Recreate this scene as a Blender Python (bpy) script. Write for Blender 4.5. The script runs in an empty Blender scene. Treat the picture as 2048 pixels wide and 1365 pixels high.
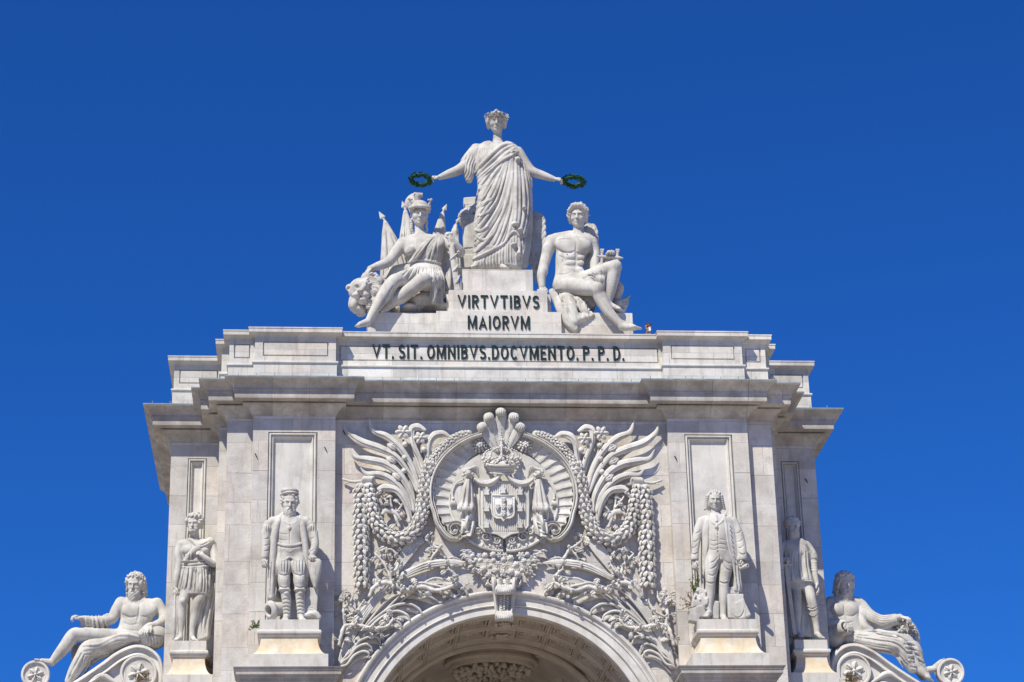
import bpy, math, random, time
import numpy as np
from mathutils import Vector, Matrix
T0 = time.time()
rng = np.random.RandomState(7)
random.seed(7)
SC = bpy.context.scene
COL = SC.collection
# ------------------------------------------------------------------ camera
CX, CD, CZ, F = -7.17, 86.0, 1.7, 4549.5
YAW, PIT, ROL = [math.radians(a) for a in (5.08, 22.25, -1.407)]
_f = np.array([math.sin(YAW)*math.cos(PIT), math.cos(YAW)*math.cos(PIT), math.sin(PIT)])
_r0 = np.array([math.cos(YAW), -math.sin(YAW), 0.0]); _u0 = np.cross(_r0, _f)
_r = math.cos(ROL)*_r0 + math.sin(ROL)*_u0
_u = -math.sin(ROL)*_r0 + math.cos(ROL)*_u0
_O = np.array([CX, -CD, CZ])
cam_d = bpy.data.cameras.new("camera"); cam = bpy.data.objects.new("camera", cam_d); COL.objects.link(cam)
cam.matrix_world = Matrix(((_r[0], _u[0], -_f[0], _O[0]), (_r[1], _u[1], -_f[1], _O[1]), (_r[2], _u[2], -_f[2], _O[2]), (0, 0, 0, 1)))
cam_d.sensor_width = 36.0; cam_d.lens = 36.0*F/2048.0; cam_d.clip_start = 1.0; cam_d.clip_end = 5000.0
SC.camera = cam
# ------------------------------------------------------------------ light
SUN_EL, SUN_AZ = math.radians(50.6), math.radians(35.8)     # azimuth measured to the left of the arch's own axis
w = bpy.data.worlds.new("World"); SC.world = w; w.use_nodes = True
nt = w.node_tree; nt.nodes.clear()
sky = nt.nodes.new("ShaderNodeTexSky"); sky.sky_type = 'NISHITA'; sky.sun_disc = False
sky.sun_elevation = SUN_EL
sky.sun_rotation = math.pi + SUN_AZ
sky.air_density = 1.0; sky.dust_density = 0.1; sky.ozone_density = 3.0; sky.altitude = 200.0
hs = nt.nodes.new("ShaderNodeMix"); hs.data_type = 'RGBA'; hs.blend_type = 'MULTIPLY'; hs.inputs[0].default_value = 1; hs.inputs[7].default_value = (.115, .487, 1.18, 1)      # the polarised deep blue of the photograph's sky
bg = nt.nodes.new("ShaderNodeBackground"); bg.inputs[1].default_value = 0.081
wo = nt.nodes.new("ShaderNodeOutputWorld")
nt.links.new(sky.outputs[0], hs.inputs[6]); nt.links.new(hs.outputs[2], bg.inputs[0]); nt.links.new(bg.outputs[0], wo.inputs[0])
sd = bpy.data.lights.new("sun", 'SUN'); sd.energy = 4.9; sd.angle = math.radians(0.53); sd.color = (1.0, 0.945, 0.80)
so = bpy.data.objects.new("sun", sd); COL.objects.link(so)
_sv = Vector((-math.sin(SUN_AZ)*math.cos(SUN_EL), -math.cos(SUN_AZ)*math.cos(SUN_EL), math.sin(SUN_EL)))
so.rotation_euler = _sv.to_track_quat('Z', 'Y').to_euler(); so.location = (-30, -60, 90)
SC.view_settings.view_transform = 'Standard'; SC.view_settings.look = 'None'
SC.view_settings.exposure = 0.30; SC.view_settings.gamma = 1.0
SC.cycles.max_bounces = 6; SC.cycles.diffuse_bounces = 4
try: SC.cycles.use_denoising = True
except Exception: pass

# ------------------------------------------------------------------ pixels of the survey photograph -> points of the place
def iv(x, y, Y):
    """the world point that lies on the plane Y behind the photograph's pixel (x, y) (2048 px wide)"""
    x = np.asarray(x, float); y = np.asarray(y, float); Y = np.asarray(Y, float)
    d = _f + _r*((x-1024)/F)[..., None] - _u*((y-682.5)/F)[..., None]
    t = (Y - _O[1])/d[..., 1]
    return _O + d*t[..., None]
def pj(P):
    d = np.asarray(P, float) - _O; w_ = d @ _f
    return 1024 + F*(d @ _r)/w_, 682.5 - F*(d @ _u)/w_
def ivz(y, Y, x=1005): return float(iv(x, y, Y)[2])
def ivx(x, y, Y): return float(iv(x, y, Y)[0])

# ------------------------------------------------------------------ materials
def mat(name, base=(.6, .57, .52), var=((.50, .47, .43), (.68, .66, .62)), scale=.6, joints=None, rough=.85, bump=.15, grime=.5, pink=.0, fine=14., streak=0.0, bdist=.01):
    m = bpy.data.materials.new(name); m.use_nodes = True
    n = m.node_tree.nodes; L = m.node_tree.links
    bs = n['Principled BSDF']; bs.inputs['Roughness'].default_value = rough; bs.inputs['Specular IOR Level'].default_value = .25
    geo = n.new("ShaderNodeNewGeometry")
    no = n.new("ShaderNodeTexNoise"); no.inputs['Scale'].default_value = scale; no.inputs['Detail'].default_value = 8; no.inputs['Roughness'].default_value = .62
    L.new(geo.outputs['Position'], no.inputs['Vector'])
    cr = n.new("ShaderNodeValToRGB"); cr.color_ramp.elements[0].position = .32; cr.color_ramp.elements[1].position = .68
    cr.color_ramp.elements[0].color = (*var[0], 1); cr.color_ramp.elements[1].color = (*var[1], 1)
    e = cr.color_ramp.elements.new(.5); e.color = (*base, 1)
    L.new(no.outputs['Fac'], cr.inputs['Fac']); col = cr.outputs['Color']
    def mix(a, b, fac, mode='MIX'):
        mx = n.new("ShaderNodeMix"); mx.data_type = 'RGBA'; mx.blend_type = mode
        if isinstance(fac, float): mx.inputs[0].default_value = fac
        else: L.new(fac, mx.inputs[0])
        for s, v in ((6, a), (7, b)):
            if isinstance(v, tuple): mx.inputs[s].default_value = (*v, 1)
            else: L.new(v, mx.inputs[s])
        return mx.outputs[2]
    def noise(sc, det=4, vec=None, rg=.55):
        q = n.new("ShaderNodeTexNoise"); q.inputs['Scale'].default_value = sc; q.inputs['Detail'].default_value = det; q.inputs['Roughness'].default_value = rg
        L.new(vec or geo.outputs['Position'], q.inputs['Vector']); return q.outputs['Fac']
    def ramp(f, a, b, ca=0., cb=1.):
        q = n.new("ShaderNodeMapRange"); q.inputs[1].default_value = a; q.inputs[2].default_value = b; q.inputs[3].default_value = ca; q.inputs[4].default_value = cb
        L.new(f, q.inputs[0]); return q.outputs[0]
    height = noise(fine, 6)
    if joints:
        bw, bh, mort = joints
        sx = n.new("ShaderNodeSeparateXYZ"); L.new(geo.outputs['Position'], sx.inputs[0])
        ad = n.new("ShaderNodeMath"); ad.operation = 'MULTIPLY_ADD'; ad.inputs[1].default_value = .83 if joints[1] < 5 else 0.0; L.new(sx.outputs[1], ad.inputs[0]); L.new(sx.outputs[0], ad.inputs[2])
        cb = n.new("ShaderNodeCombineXYZ"); L.new(ad.outputs[0], cb.inputs[0])
        def mth(op, a, b):
            q = n.new("ShaderNodeMath"); q.operation = op
            for i_, v in enumerate((a, b)):
                if v is None: continue
                if isinstance(v, (int, float)): q.inputs[i_].default_value = v
                else: L.new(v, q.inputs[i_])
            return q.outputs[0]
        zz = sx.outputs[2]; zz = mth('ADD', zz, mth('MULTIPLY', mth('SINE', mth('MULTIPLY', zz, 2.1), None), .17)); L.new(zz, cb.inputs[1])     # courses of uneven height
        mp = n.new("ShaderNodeMapping"); mp.inputs['Location'].default_value = (.37, .21, 0); L.new(cb.outputs[0], mp.inputs[0])
        br = n.new("ShaderNodeTexBrick"); br.offset = .43; br.squash = .8; br.squash_frequency = 3
        br.inputs['Scale'].default_value = 1; br.inputs['Brick Width'].default_value = bw; br.inputs['Row Height'].default_value = bh
        br.inputs['Mortar Size'].default_value = mort; br.inputs['Mortar Smooth'].default_value = .3; br.inputs['Bias'].default_value = 0
        br.inputs['Color1'].default_value = (0, 0, 0, 1); br.inputs['Color2'].default_value = (1, 1, 1, 1); br.inputs['Mortar'].default_value = (.5, .5, .5, 1)
        L.new(mp.outputs[0], br.inputs['Vector'])
        tone = n.new("ShaderNodeValToRGB"); el = tone.color_ramp.elements
        el[0].position = 0; el[0].color = (.74, .73, .74, 1); el[1].position = 1; el[1].color = (1.18, 1.16, 1.13, 1)
        for p_, c_ in ((.3, (1.0, 1.0, 1.0)), (.5, (.98, .91, .87)), (.6, (1.05, 1.05, 1.06)), (.8, (.92, .91, .91))):
            e = el.new(p_); e.color = (*c_, 1)
        L.new(br.outputs['Color'], tone.inputs['Fac'])
        col = mix(col, tone.outputs['Color'], .8, 'MULTIPLY')
        jf = n.new("ShaderNodeMath"); jf.operation = 'MULTIPLY'; L.new(br.outputs['Fac'], jf.inputs[0]); L.new(ramp(noise(1.7), .35, .6, .1, .7), jf.inputs[1])
        col = mix(col, (.20, .18, .16), jf.outputs[0])
        hh = n.new("ShaderNodeMath"); hh.operation = 'MULTIPLY_ADD'; hh.inputs[1].default_value = -1.5; L.new(br.outputs['Fac'], hh.inputs[0]); L.new(height, hh.inputs[2]); height = hh.outputs[0]
    if pink:
        col = mix(col, (.60, .46, .39), ramp(noise(.42, 5), .56, .74, 0, pink))
    if grime:
        col = mix(col, (.28, .25, .23), ramp(noise(1.1, 9, None, .7), .50, .72, 0, grime))
        mp2 = n.new("ShaderNodeMapping"); mp2.inputs['Scale'].default_value = (3.2, 3.2, .35); L.new(geo.outputs['Position'], mp2.inputs[0])
        col = mix(col, (.26, .24, .22), ramp(noise(1.0, 7, mp2.outputs[0], .7), .52, .72, 0, min(1, grime*.85+streak)))
        col = mix(col, (.80, .80, .78), ramp(noise(1.7, 6, mp2.outputs[0], .65), .60, .80, 0, grime*.4+streak))
        col = mix(col, (.13, .115, .10), ramp(noise(9., 4, None, .6), .66, .78, 0, grime*.7))
    L.new(col, bs.inputs['Base Color'])
    bp = n.new("ShaderNodeBump"); bp.inputs['Strength'].default_value = bump; bp.inputs['Distance'].default_value = bdist*4; L.new(height, bp.inputs['Height']); L.new(bp.outputs[0], bs.inputs['Normal'])
    return m
M = {}
M['ashlar'] = mat("ashlar", (.55, .525, .49), ((.46, .43, .40), (.63, .61, .59)), .8, joints=(2.35, 1.17, .012), grime=.6, pink=.45, bump=.35)
M['attic'] = mat("attic stone", (.60, .58, .54), ((.54, .51, .48), (.66, .645, .62)), .8, joints=(2.3, 1.32, .010), grime=.5, pink=.2, bump=.25, streak=.15)
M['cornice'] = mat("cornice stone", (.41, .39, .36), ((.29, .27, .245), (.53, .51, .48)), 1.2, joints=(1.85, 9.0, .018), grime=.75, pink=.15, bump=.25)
M['trim'] = mat("trim stone", (.58, .56, .52), ((.50, .47, .44), (.64, .62, .60)), .9, grime=.5, pink=.2)
M['plinth'] = mat("plinth stone", (.58, .555, .51), ((.48, .45, .41), (.65, .63, .60)), 1.1, grime=.6, pink=.2, streak=.1)
M['ochre'] = mat("stained plinth stone", (.62, .54, .41), ((.58, .45, .29), (.66, .62, .55)), 1.4, grime=.4)
M['statue'] = mat("statue marble", (.50, .48, .445), ((.38, .36, .325), (.58, .565, .54)), 1.3, grime=.7, fine=22., bump=.12)
M['relief'] = mat("relief marble", (.565, .545, .51), ((.46, .44, .40), (.66, .645, .62)), 1.2, grime=.6, fine=22., bump=.12)
M['vault'] = mat("bounce-tinted vault stone", (.46, .405, .34), ((.39, .34, .28), (.52, .46, .39)), 1.0, grime=.4)  # same stone as the walls, with warm bounce light tinted into its base colour
M['lead'] = mat("lead flashing", (.22, .27, .30), ((.16, .20, .23), (.30, .34, .36)), 2., grime=.2, rough=.5)
M['bronze'] = mat("dark bronze letters", (.012, .022, .024), ((.008, .010, .014), (.015, .06, .045)), 5., grime=0, rough=.45, bump=.05)
M['wreath'] = mat("green painted wreath", (.010, .062, .022), ((.006, .030, .014), (.02, .10, .035)), 8., grime=0, rough=.6)
M['plaza'] = mat("plaza paving", (.39, .345, .29), ((.34, .30, .25), (.44, .395, .34)), .3, joints=(1.2, .8, .02), grime=.2)
M['twig'] = mat("dry twig", (.16, .11, .06), ((.10, .07, .04), (.24, .17, .09)), 9., grime=0)
M['green'] = mat("plant leaf", (.07, .12, .03), ((.04, .08, .02), (.13, .17, .05)), 9., grime=0)
M['skin'] = mat("skin", (.48, .27, .19), ((.44, .24, .16), (.54, .31, .22)), 9., grime=0, bump=0.)
M['shirt'] = mat("pale shirt", (.52, .55, .62), ((.46, .50, .58), (.58, .60, .66)), 9., grime=0, bump=0.)
M['hairbrown'] = mat("hair", (.06, .03, .02), ((.05, .02, .01), (.09, .05, .03)), 9., grime=0)
M['phone'] = mat("phone case", (.75, .75, .74), ((.70, .70, .70), (.8, .8, .8)), 9., grime=0, bump=0., rough=.4)

# ------------------------------------------------------------------ object helpers
def props(o, label=None, cat=None, group=None, kind=None):
    if label: o['label'] = label
    if cat: o['category'] = cat
    if group: o['group'] = group
    if kind: o['kind'] = kind
    return o
def thing(name, label, cat, loc=(0, 0, 0), group=None):
    o = bpy.data.objects.new(name, None); COL.objects.link(o); o.location = loc; o.empty_display_size = .3
    return props(o, label, cat, group)
def add_mesh(name, V, Fc, m, parent=None, smooth=False, label=None, auto=None):
    me = bpy.data.meshes.new(name)
    if isinstance(Fc, np.ndarray):
        n = len(Fc); k = Fc.shape[1]
        me.vertices.add(len(V)); me.vertices.foreach_set("co", np.asarray(V, np.float32).ravel())
        me.loops.add(n*k); me.loops.foreach_set("vertex_index", Fc.astype(np.int32).ravel())
        me.polygons.add(n); me.polygons.foreach_set("loop_start", np.arange(n, dtype=np.int32)*k)
        me.polygons.foreach_set("loop_total", np.full(n, k, np.int32))
        me.update(calc_edges=True)
    else:
        me.from_pydata([tuple(v) for v in V], [], Fc); me.update()
    me.materials.append(M[m] if isinstance(m, str) else m)
    if smooth: me.shade_smooth()
    if auto:
        me.shade_smooth(); me.set_sharp_from_angle(angle=math.radians(auto))
    o = bpy.data.objects.new(name, me); COL.objects.link(o)
    if parent is not None:
        o.parent = parent
        L = Vector(parent.location); p_ = parent.parent
        while p_ is not None: L += Vector(p_.location); p_ = p_.parent
        me.transform(Matrix.Translation(-L))
    if label: o['label'] = label
    return o
class MB:
    """collects shapes into one mesh"""
    def __init__(s): s.V = []; s.F = []
    def add(s, V, Fc):
        b = len(s.V); s.V += [tuple(map(float, v)) for v in V]; s.F += [tuple(int(i)+b for i in f) for f in Fc]; return s
    def box(s, x0, x1, y0, y1, z0, z1):
        V = [(x, y, z) for z in (z0, z1) for y in (y0, y1) for x in (x0, x1)]
        return s.add(V, [(0, 2, 3, 1), (4, 5, 7, 6), (0, 1, 5, 4), (2, 6, 7, 3), (0, 4, 6, 2), (1, 3, 7, 5)])
    def quad(s, *P): return s.add(P, [tuple(range(len(P)))])
    def prism(s, poly, y0, y1):
        """outline in (x,z), extruded from y0 (front) to y1"""
        n = len(poly); V = [(x, y0, z) for x, z in poly] + [(x, y1, z) for x, z in poly]
        return s.add(V, [tuple(range(n)), tuple(range(2*n-1, n-1, -1))] + [(i, i+n, (i+1) % n+n, (i+1) % n) for i in range(n)])
    def sweep(s, path, prof, closed=False, capends=False):
        """path: rectilinear (x,y) plan polyline walked with the outside on its right hand side; prof: list (offset,z)"""
        P = np.array(path, float); n = len(P)
        nor = []
        for i in range(n if closed else n-1):
            d = P[(i+1) % n]-P[i]; d = d/np.linalg.norm(d); nor.append(np.array([d[1], -d[0]]))
        rows = []
        for o, z in prof:
            r = []
            for i in range(n):
                if closed: a, b = nor[i-1], nor[i]
                else:
                    a = nor[i-1] if i > 0 else nor[0]; b = nor[i] if i < n-1 else nor[-1]
                k = a if np.allclose(a, b) else a+b
                r.append((*(P[i]+o*k), z))
            rows.append(r)
        b = len(s.V)
        for r in rows: s.V += [tuple(map(float, v)) for v in r]
        for j in range(len(prof)-1):
            for i in range(n if closed else n-1):
                i2 = (i+1) % n
                s.F.append((b+j*n+i, b+(j+1)*n+i, b+(j+1)*n+i2, b+j*n+i2))
        return s
    def frame(s, x0, x1, z0, z1, Y, prof, fill=True):
        """stepped rectangular moulding: prof = (inset, dy)"""
        b = len(s.V); n = len(prof)
        for i, dy in prof:
            for x, z in ((x0+i, z0+i), (x1-i, z0+i), (x1-i, z1-i), (x0+i, z1-i)): s.V.append((x, Y+dy, z))
        for j in range(n-1):
            for k in range(4):
                k2 = (k+1) % 4; s.F.append((b+j*4+k, b+j*4+k2, b+j*4+4+k2, b+j*4+4+k))
        if fill: s.F.append(tuple(b+(n-1)*4+k for k in range(4)))
        return s
    def wall(s, x0, x1, z0, z1, Y, holes=()):
        xs = sorted({x0, x1, *[h[0] for h in holes], *[h[1] for h in holes]}); zs = sorted({z0, z1, *[h[2] for h in holes], *[h[3] for h in holes]})
        for i in range(len(xs)-1):
            for j in range(len(zs)-1):
                cx, cz = (xs[i]+xs[i+1])/2, (zs[j]+zs[j+1])/2
                if any(h[0] < cx < h[1] and h[2] < cz < h[3] for h in holes): continue
                s.quad((xs[i], Y, zs[j]), (xs[i+1], Y, zs[j]), (xs[i+1], Y, zs[j+1]), (xs[i], Y, zs[j+1]))
        return s
    def tube(s, P, R, n=8, caps=True, flat=1.0, up=(0, -1, 0)):
        P = np.array(P, float); R = np.broadcast_to(np.array(R, float), (len(P),))
        b = len(s.V); m = len(P); upv = np.array(up, float)
        T = np.gradient(P, axis=0); T /= np.linalg.norm(T, axis=1)[:, None]+1e-9
        for i in range(m):
            a = np.cross(T[i], upv); l = np.linalg.norm(a)
            if l < 1e-3: a = np.cross(T[i], (1, 0, .2)); l = np.linalg.norm(a)
            a /= l; c = np.cross(a, T[i])
            for k in range(n):
                t = 2*math.pi*k/n; s.V.append(tuple(P[i]+R[i]*(a*math.cos(t)+c*math.sin(t)*flat)))
        for i in range(m-1):
            for k in range(n):
                k2 = (k+1) % n; s.F.append((b+i*n+k, b+i*n+k2, b+(i+1)*n+k2, b+(i+1)*n+k))
        if caps:
            s.F.append(tuple(b+k for k in range(n))[::-1]); s.F.append(tuple(b+(m-1)*n+k for k in range(n)))
        return s
    def ball(s, c, r, n=8, m=6, sc=(1, 1, 1), rot=None):
        V = []; Fc = []
        for i in range(m+1):
            a = math.pi*i/m
            for k in range(n):
                t = 2*math.pi*k/n; v = np.array([math.sin(a)*math.cos(t)*sc[0], math.sin(a)*math.sin(t)*sc[1], math.cos(a)*sc[2]])*r
                if rot is not None: v = rot @ v
                V.append(v+np.array(c))
        for i in range(m):
            for k in range(n): Fc.append((i*n+k, (i+1)*n+k, (i+1)*n+(k+1) % n, i*n+(k+1) % n))
        return s.add(V, Fc)
    def build(s, name, m, parent=None, smooth=False, auto=None, label=None):
        return add_mesh(name, s.V, s.F, m, parent, smooth, label, auto)
def cr_spline(P, sub=6):
    """Catmull-Rom through the rows of P"""
    P = np.array(P, float)
    if len(P) < 3 or sub < 2:
        t = np.linspace(0, 1, max(2, sub))[:, None]
        return P if len(P) > 2 else P[0]*(1-t)+P[-1]*t
    Q = np.vstack([2*P[0]-P[1], P, 2*P[-1]-P[-2]]); out = []
    for i in range(1, len(Q)-2):
        t = np.linspace(0, 1, sub, endpoint=False)[:, None]
        a, b, c, d = Q[i-1], Q[i], Q[i+1], Q[i+2]
        out.append(.5*((2*b)+(c-a)*t+(2*a-5*b+4*c-d)*t**2+(3*b-a-3*c+d)*t**3))
    out.append(P[-1:]); return np.vstack(out)
# ------------------------------------------------------------------ ground and sky
g = MB(); g.quad((-900, -900, 0), (900, -900, 0), (900, 900, 0), (-900, 900, 0))
o = g.build('plaza_pavement', 'plaza'); props(o, kind='structure')
# ------------------------------------------------------------------ the triumphal arch
ARCH = thing('triumphal_arch', 'pale stone triumphal arch with a deep stepped cornice, carrying all the statues', 'arch')
XI, XO = 6.72, 10.0            # inner and outer edge of each pier face
X1, X2, X3 = 11.04, 11.39, 13.44
YP, YC, Y1, Y2, Y3, YB = 0.0, .40, .33, 1.35, 3.22, 13.0
def planpath(c=0.0):
    L = [(-X3, YB), (-X3, Y3), (-X2, Y3), (-X2, Y2), (-X1, Y2), (-X1, Y1), (-XO, Y1), (-XO, YP), (-XI, YP), (-XI, YC)]
    return L + [(-x, y) for x, y in reversed(L)]
PATH = planpath()
PFULL = PATH + []
ZF = 33.71                     # foot of the cornice
ZT = 34.96                     # top of the cornice
ZA = 37.46                     # top of the attic
CZ0, RO, RI = 19.98, 6.52, 5.60   # centre height and radii of the arch
# panels sunk in the piers and wings: x0,x1,ztop
PANE = [(-9.39, -7.43, 33.0, YP), (7.40, 9.36, 33.0, YP)]
zwp = ivz(917, Y3, 393)
PANW = [(ivx(376, 917, Y3), ivx(414, 917, Y3), zwp, Y3), (-ivx(414, 917, Y3), -ivx(376, 917, Y3), zwp, Y3)]
ZPB = 24.0
b = MB()
def vwall(x0, y0, x1, y1, z0=0.0, z1=ZF): b.quad((x0, y0, z0), (x1, y1, z0), (x1, y1, z1), (x0, y0, z1))
pts = PATH
for i in range(len(pts)-1):
    (xa, ya), (xb, yb) = pts[i], pts[i+1]
    hole = None
    if ya == yb:
        for h in PANE+PANW:
            if min(xa, xb) < h[0] < max(xa, xb) and h[3] == ya: hole = h
        if abs(xa+xb) < 1e-6: continue      # the centre is built with the opening
        if hole: b.wall(xa, xb, 0, ZF, ya, [(hole[0], hole[1], ZPB if ya == 0 else 20.0, hole[2])])
        else: vwall(xa, ya, xb, yb)
    else: vwall(xa, ya, xb, yb)
# centre wall with the round opening
N = 64
ang = [math.pi*i/N for i in range(N+1)]
def rim(t):
    c, s_ = math.cos(t), math.sin(t)
    # hit rectangle x=+-XI, z=ZF from the centre
    k = min(XI/abs(c) if abs(c) > 1e-6 else 1e9, (ZF-CZ0)/s_ if s_ > 1e-6 else 1e9)
    return (k*c, CZ0+k*s_)
cs = math.atan2(ZF-CZ0, XI); ang = sorted(set(ang+[cs, math.pi-cs]))
for a0, a1 in zip(ang[:-1], ang[1:]):
    p0, p1 = rim(a0), rim(a1); q0 = ((RO-.05)*math.cos(a0), CZ0+(RO-.05)*math.sin(a0)); q1 = ((RO-.05)*math.cos(a1), CZ0+(RO-.05)*math.sin(a1))
    b.quad((q0[0], YC, q0[1]), (p0[0], YC, p0[1]), (p1[0], YC, p1[1]), (q1[0], YC, q1[1]))
for sg in (-1, 1):
    b.quad((sg*(RO-.05), YC, 0), (sg*XI, YC, 0), (sg*XI, YC, CZ0), (sg*(RO-.05), YC, CZ0))
# back wall
b.wall(-X3, X3, 0, ZF, YB, [(-RI, RI, 0, CZ0)])
b.build('wall', 'ashlar', ARCH)
# sunk panels with their mouldings
PR = [(0, 0), (0, .09), (.035, .10), (.045, .03), (.07, -.005), (.10, -.005), (.125, .03), (.13, .09), (.165, .11), (.17, .06), (.19, .05), (.21, .07), (.24, .16), (.28, .19)]
for x0, x1, zt, Y in PANE:
    MB().frame(x0, x1, ZPB, zt, Y, PR).build('sunk_panel', 'trim', ARCH)
for x0, x1, zt, Y in PANW:
    MB().frame(x0, x1, 20.0, zt, Y, [(i*.85, d) for i, d in PR]).build('sunk_panel', 'trim', ARCH)
# entablature and cornice
ENT = [(0, 33.66), (.015, ZF), (.06, 33.73), (.10, 33.78), (.16, 33.88), (.27, 33.98), (.38, 34.04), (.43, 34.06), (.43, 34.10), (.30, 34.13), (.33, 34.15), (.50, 34.15), (.55, 34.155),
       (.56, 34.17), (.74, 34.175), (.745, 34.19), (.745, 34.33), (.745, 34.50), (.80, 34.51), (.80, 34.56), (.79, 34.575), (.80, 34.62), (.87, 34.72), (.98, 34.82), (1.07, 34.87), (1.10, 34.89), (1.12, 34.90), (1.12, ZT)]
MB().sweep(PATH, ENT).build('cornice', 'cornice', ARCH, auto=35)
fl = MB().sweep(PATH, [(1.125, 34.925), (1.135, 34.93), (1.135, 34.985), (1.10, 34.99), (.05, 35.06), (-.3, 35.07)])
fl.build('lead_flashing', 'lead', ARCH)
sp = MB()
cp = [(x, y) for x, y in PATH]
k = 0
xs = [x for x in np.arange(-14.2, 14.3, .72)]
for x in xs:
    ax = abs(x)
    Y = YC if ax < XI-1.1 else (YP if ax < XO+1.1 else (Y1 if ax < X1+1.05 else (Y2 if ax < X2+1.05 else Y3)))
    MB().box(x-.012, x+.012, Y-1.12, Y-1.06, 34.98, 35.09).build('flashing_clip', 'lead', ARCH)
# attic
APATH = [(x, y+.04) for x, y in PATH]
zs1 = 36.05; zs0 = 35.95
MB().sweep(APATH, [(.04, 34.97), (.04, zs0-.02)]).build('attic_base', 'attic', ARCH)
MB().sweep(APATH, [(.04, zs0-.02), (.07, zs0), (.10, zs0+.03), (.10, zs1-.02), (.085, zs1), (-.02, zs1+.02), (-.05, zs1+.03)]).build('string_course', 'trim', ARCH, auto=35)
at = MB(); SHR = .10
AP2 = []
def attic_panel(xa, xb, Y, p):
    at.wall(xa, xb, zs1, 37.16, Y, [p] if p else [])
    if p: MB().frame(p[0], p[1], p[2], p[3], Y, [(0, 0), (0, .06), (.035, .075), (.05, .02), (.06, .0)]).build('attic_panel', 'attic', ARCH)
A = [(x*(1 if abs(x) < XI+.1 and False else 1), y) for x, y in APATH]
pz = (36.29, 36.92)
sm = (-10.86, -10.22)
for i in range(len(A)-1):
    (xa, ya), (xb, yb) = A[i], A[i+1]
    # attic body sits 8 cm inside the base line
    if ya != yb: at.quad((xa, ya, zs1), (xb, yb, zs1), (xb, yb, 37.16), (xa, ya, 37.16)); continue
    Y = ya; w_ = abs(xb-xa); p = None; mid = (xa+xb)/2
    if abs(mid) < .01: p = (-6.58, 6.58, 36.27, 36.94)
    elif w_ > 3: p = (xa+.32, xb-.30, pz[0], pz[1])
    elif .8 < w_ < 1.3: p = (mid-.33, mid+.33, 36.31, 36.93)
    elif w_ > 1.8: p = (xa+.22, xb-.22, 36.31, 36.93) if mid < 0 else (xa+.22, xb-.22, 36.31, 36.93)
    attic_panel(xa, xb, Y, p)
at.build('attic_wall', 'attic', ARCH)
MB().sweep(APATH, [(0, 37.14), (.015, 37.17), (.06, 37.175), (.10, 37.20), (.19, 37.24), (.21, 37.245), (.25, 37.25), (.25, 37.40), (.27, 37.41), (.27, ZA), (-.6, ZA+.01)]).build('attic_coping', 'attic', ARCH, auto=35)
rf = MB()
P2 = [(x, y+.35) for x, y in APATH]
rf.quad(*[(x, y, ZA-.5) for x, y in APATH]); rf.build('roof', 'attic', ARCH)
# archivolt
def arc_sweep(name, prof, m, a0=0, a1=math.pi, n=96, parent=ARCH, auto=35, down=0.0):
    mb = MB(); bs = 0; rows = []
    T = [a0+(a1-a0)*i/n for i in range(n+1)]
    for r, y in prof:
        row = [(r*math.cos(t), y, CZ0+r*math.sin(t)) for t in T]
        if down: row = [(r, y, down)] + row + [(-r, y, down)]
        rows.append(row)
    k = len(rows[0]); V = [v for r in rows for v in r]; Fc = []
    for j in range(len(rows)-1):
        for i in range(k-1): Fc.append((j*k+i, (j+1)*k+i, (j+1)*k+i+1, j*k+i+1))
    mb.add(V, Fc); return mb.build(name, m, parent, auto=auto)
AV = [(6.52, YC+.02), (6.54, YC-.10), (6.55, YC-.17), (6.52, YC-.23), (6.46, YC-.26), (6.40, YC-.24), (6.37, YC-.18), (6.345, YC-.17), (6.34, YC-.12), (6.30, YC-.13), (6.24, YC-.12), (6.22, YC-.07), (6.215, YC-.06),
      (5.98, YC-.06), (5.975, YC-.10), (5.94, YC-.13), (5.91, YC-.10), (5.90, YC-.02), (5.885, YC-.01), (5.88, YC-.05), (5.86, YC-.05), (RI+.02, YC-.05), (RI, YC-.03), (RI, YC+.28)]
arc_sweep('archivolt', AV, 'trim', down=.01)
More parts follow.
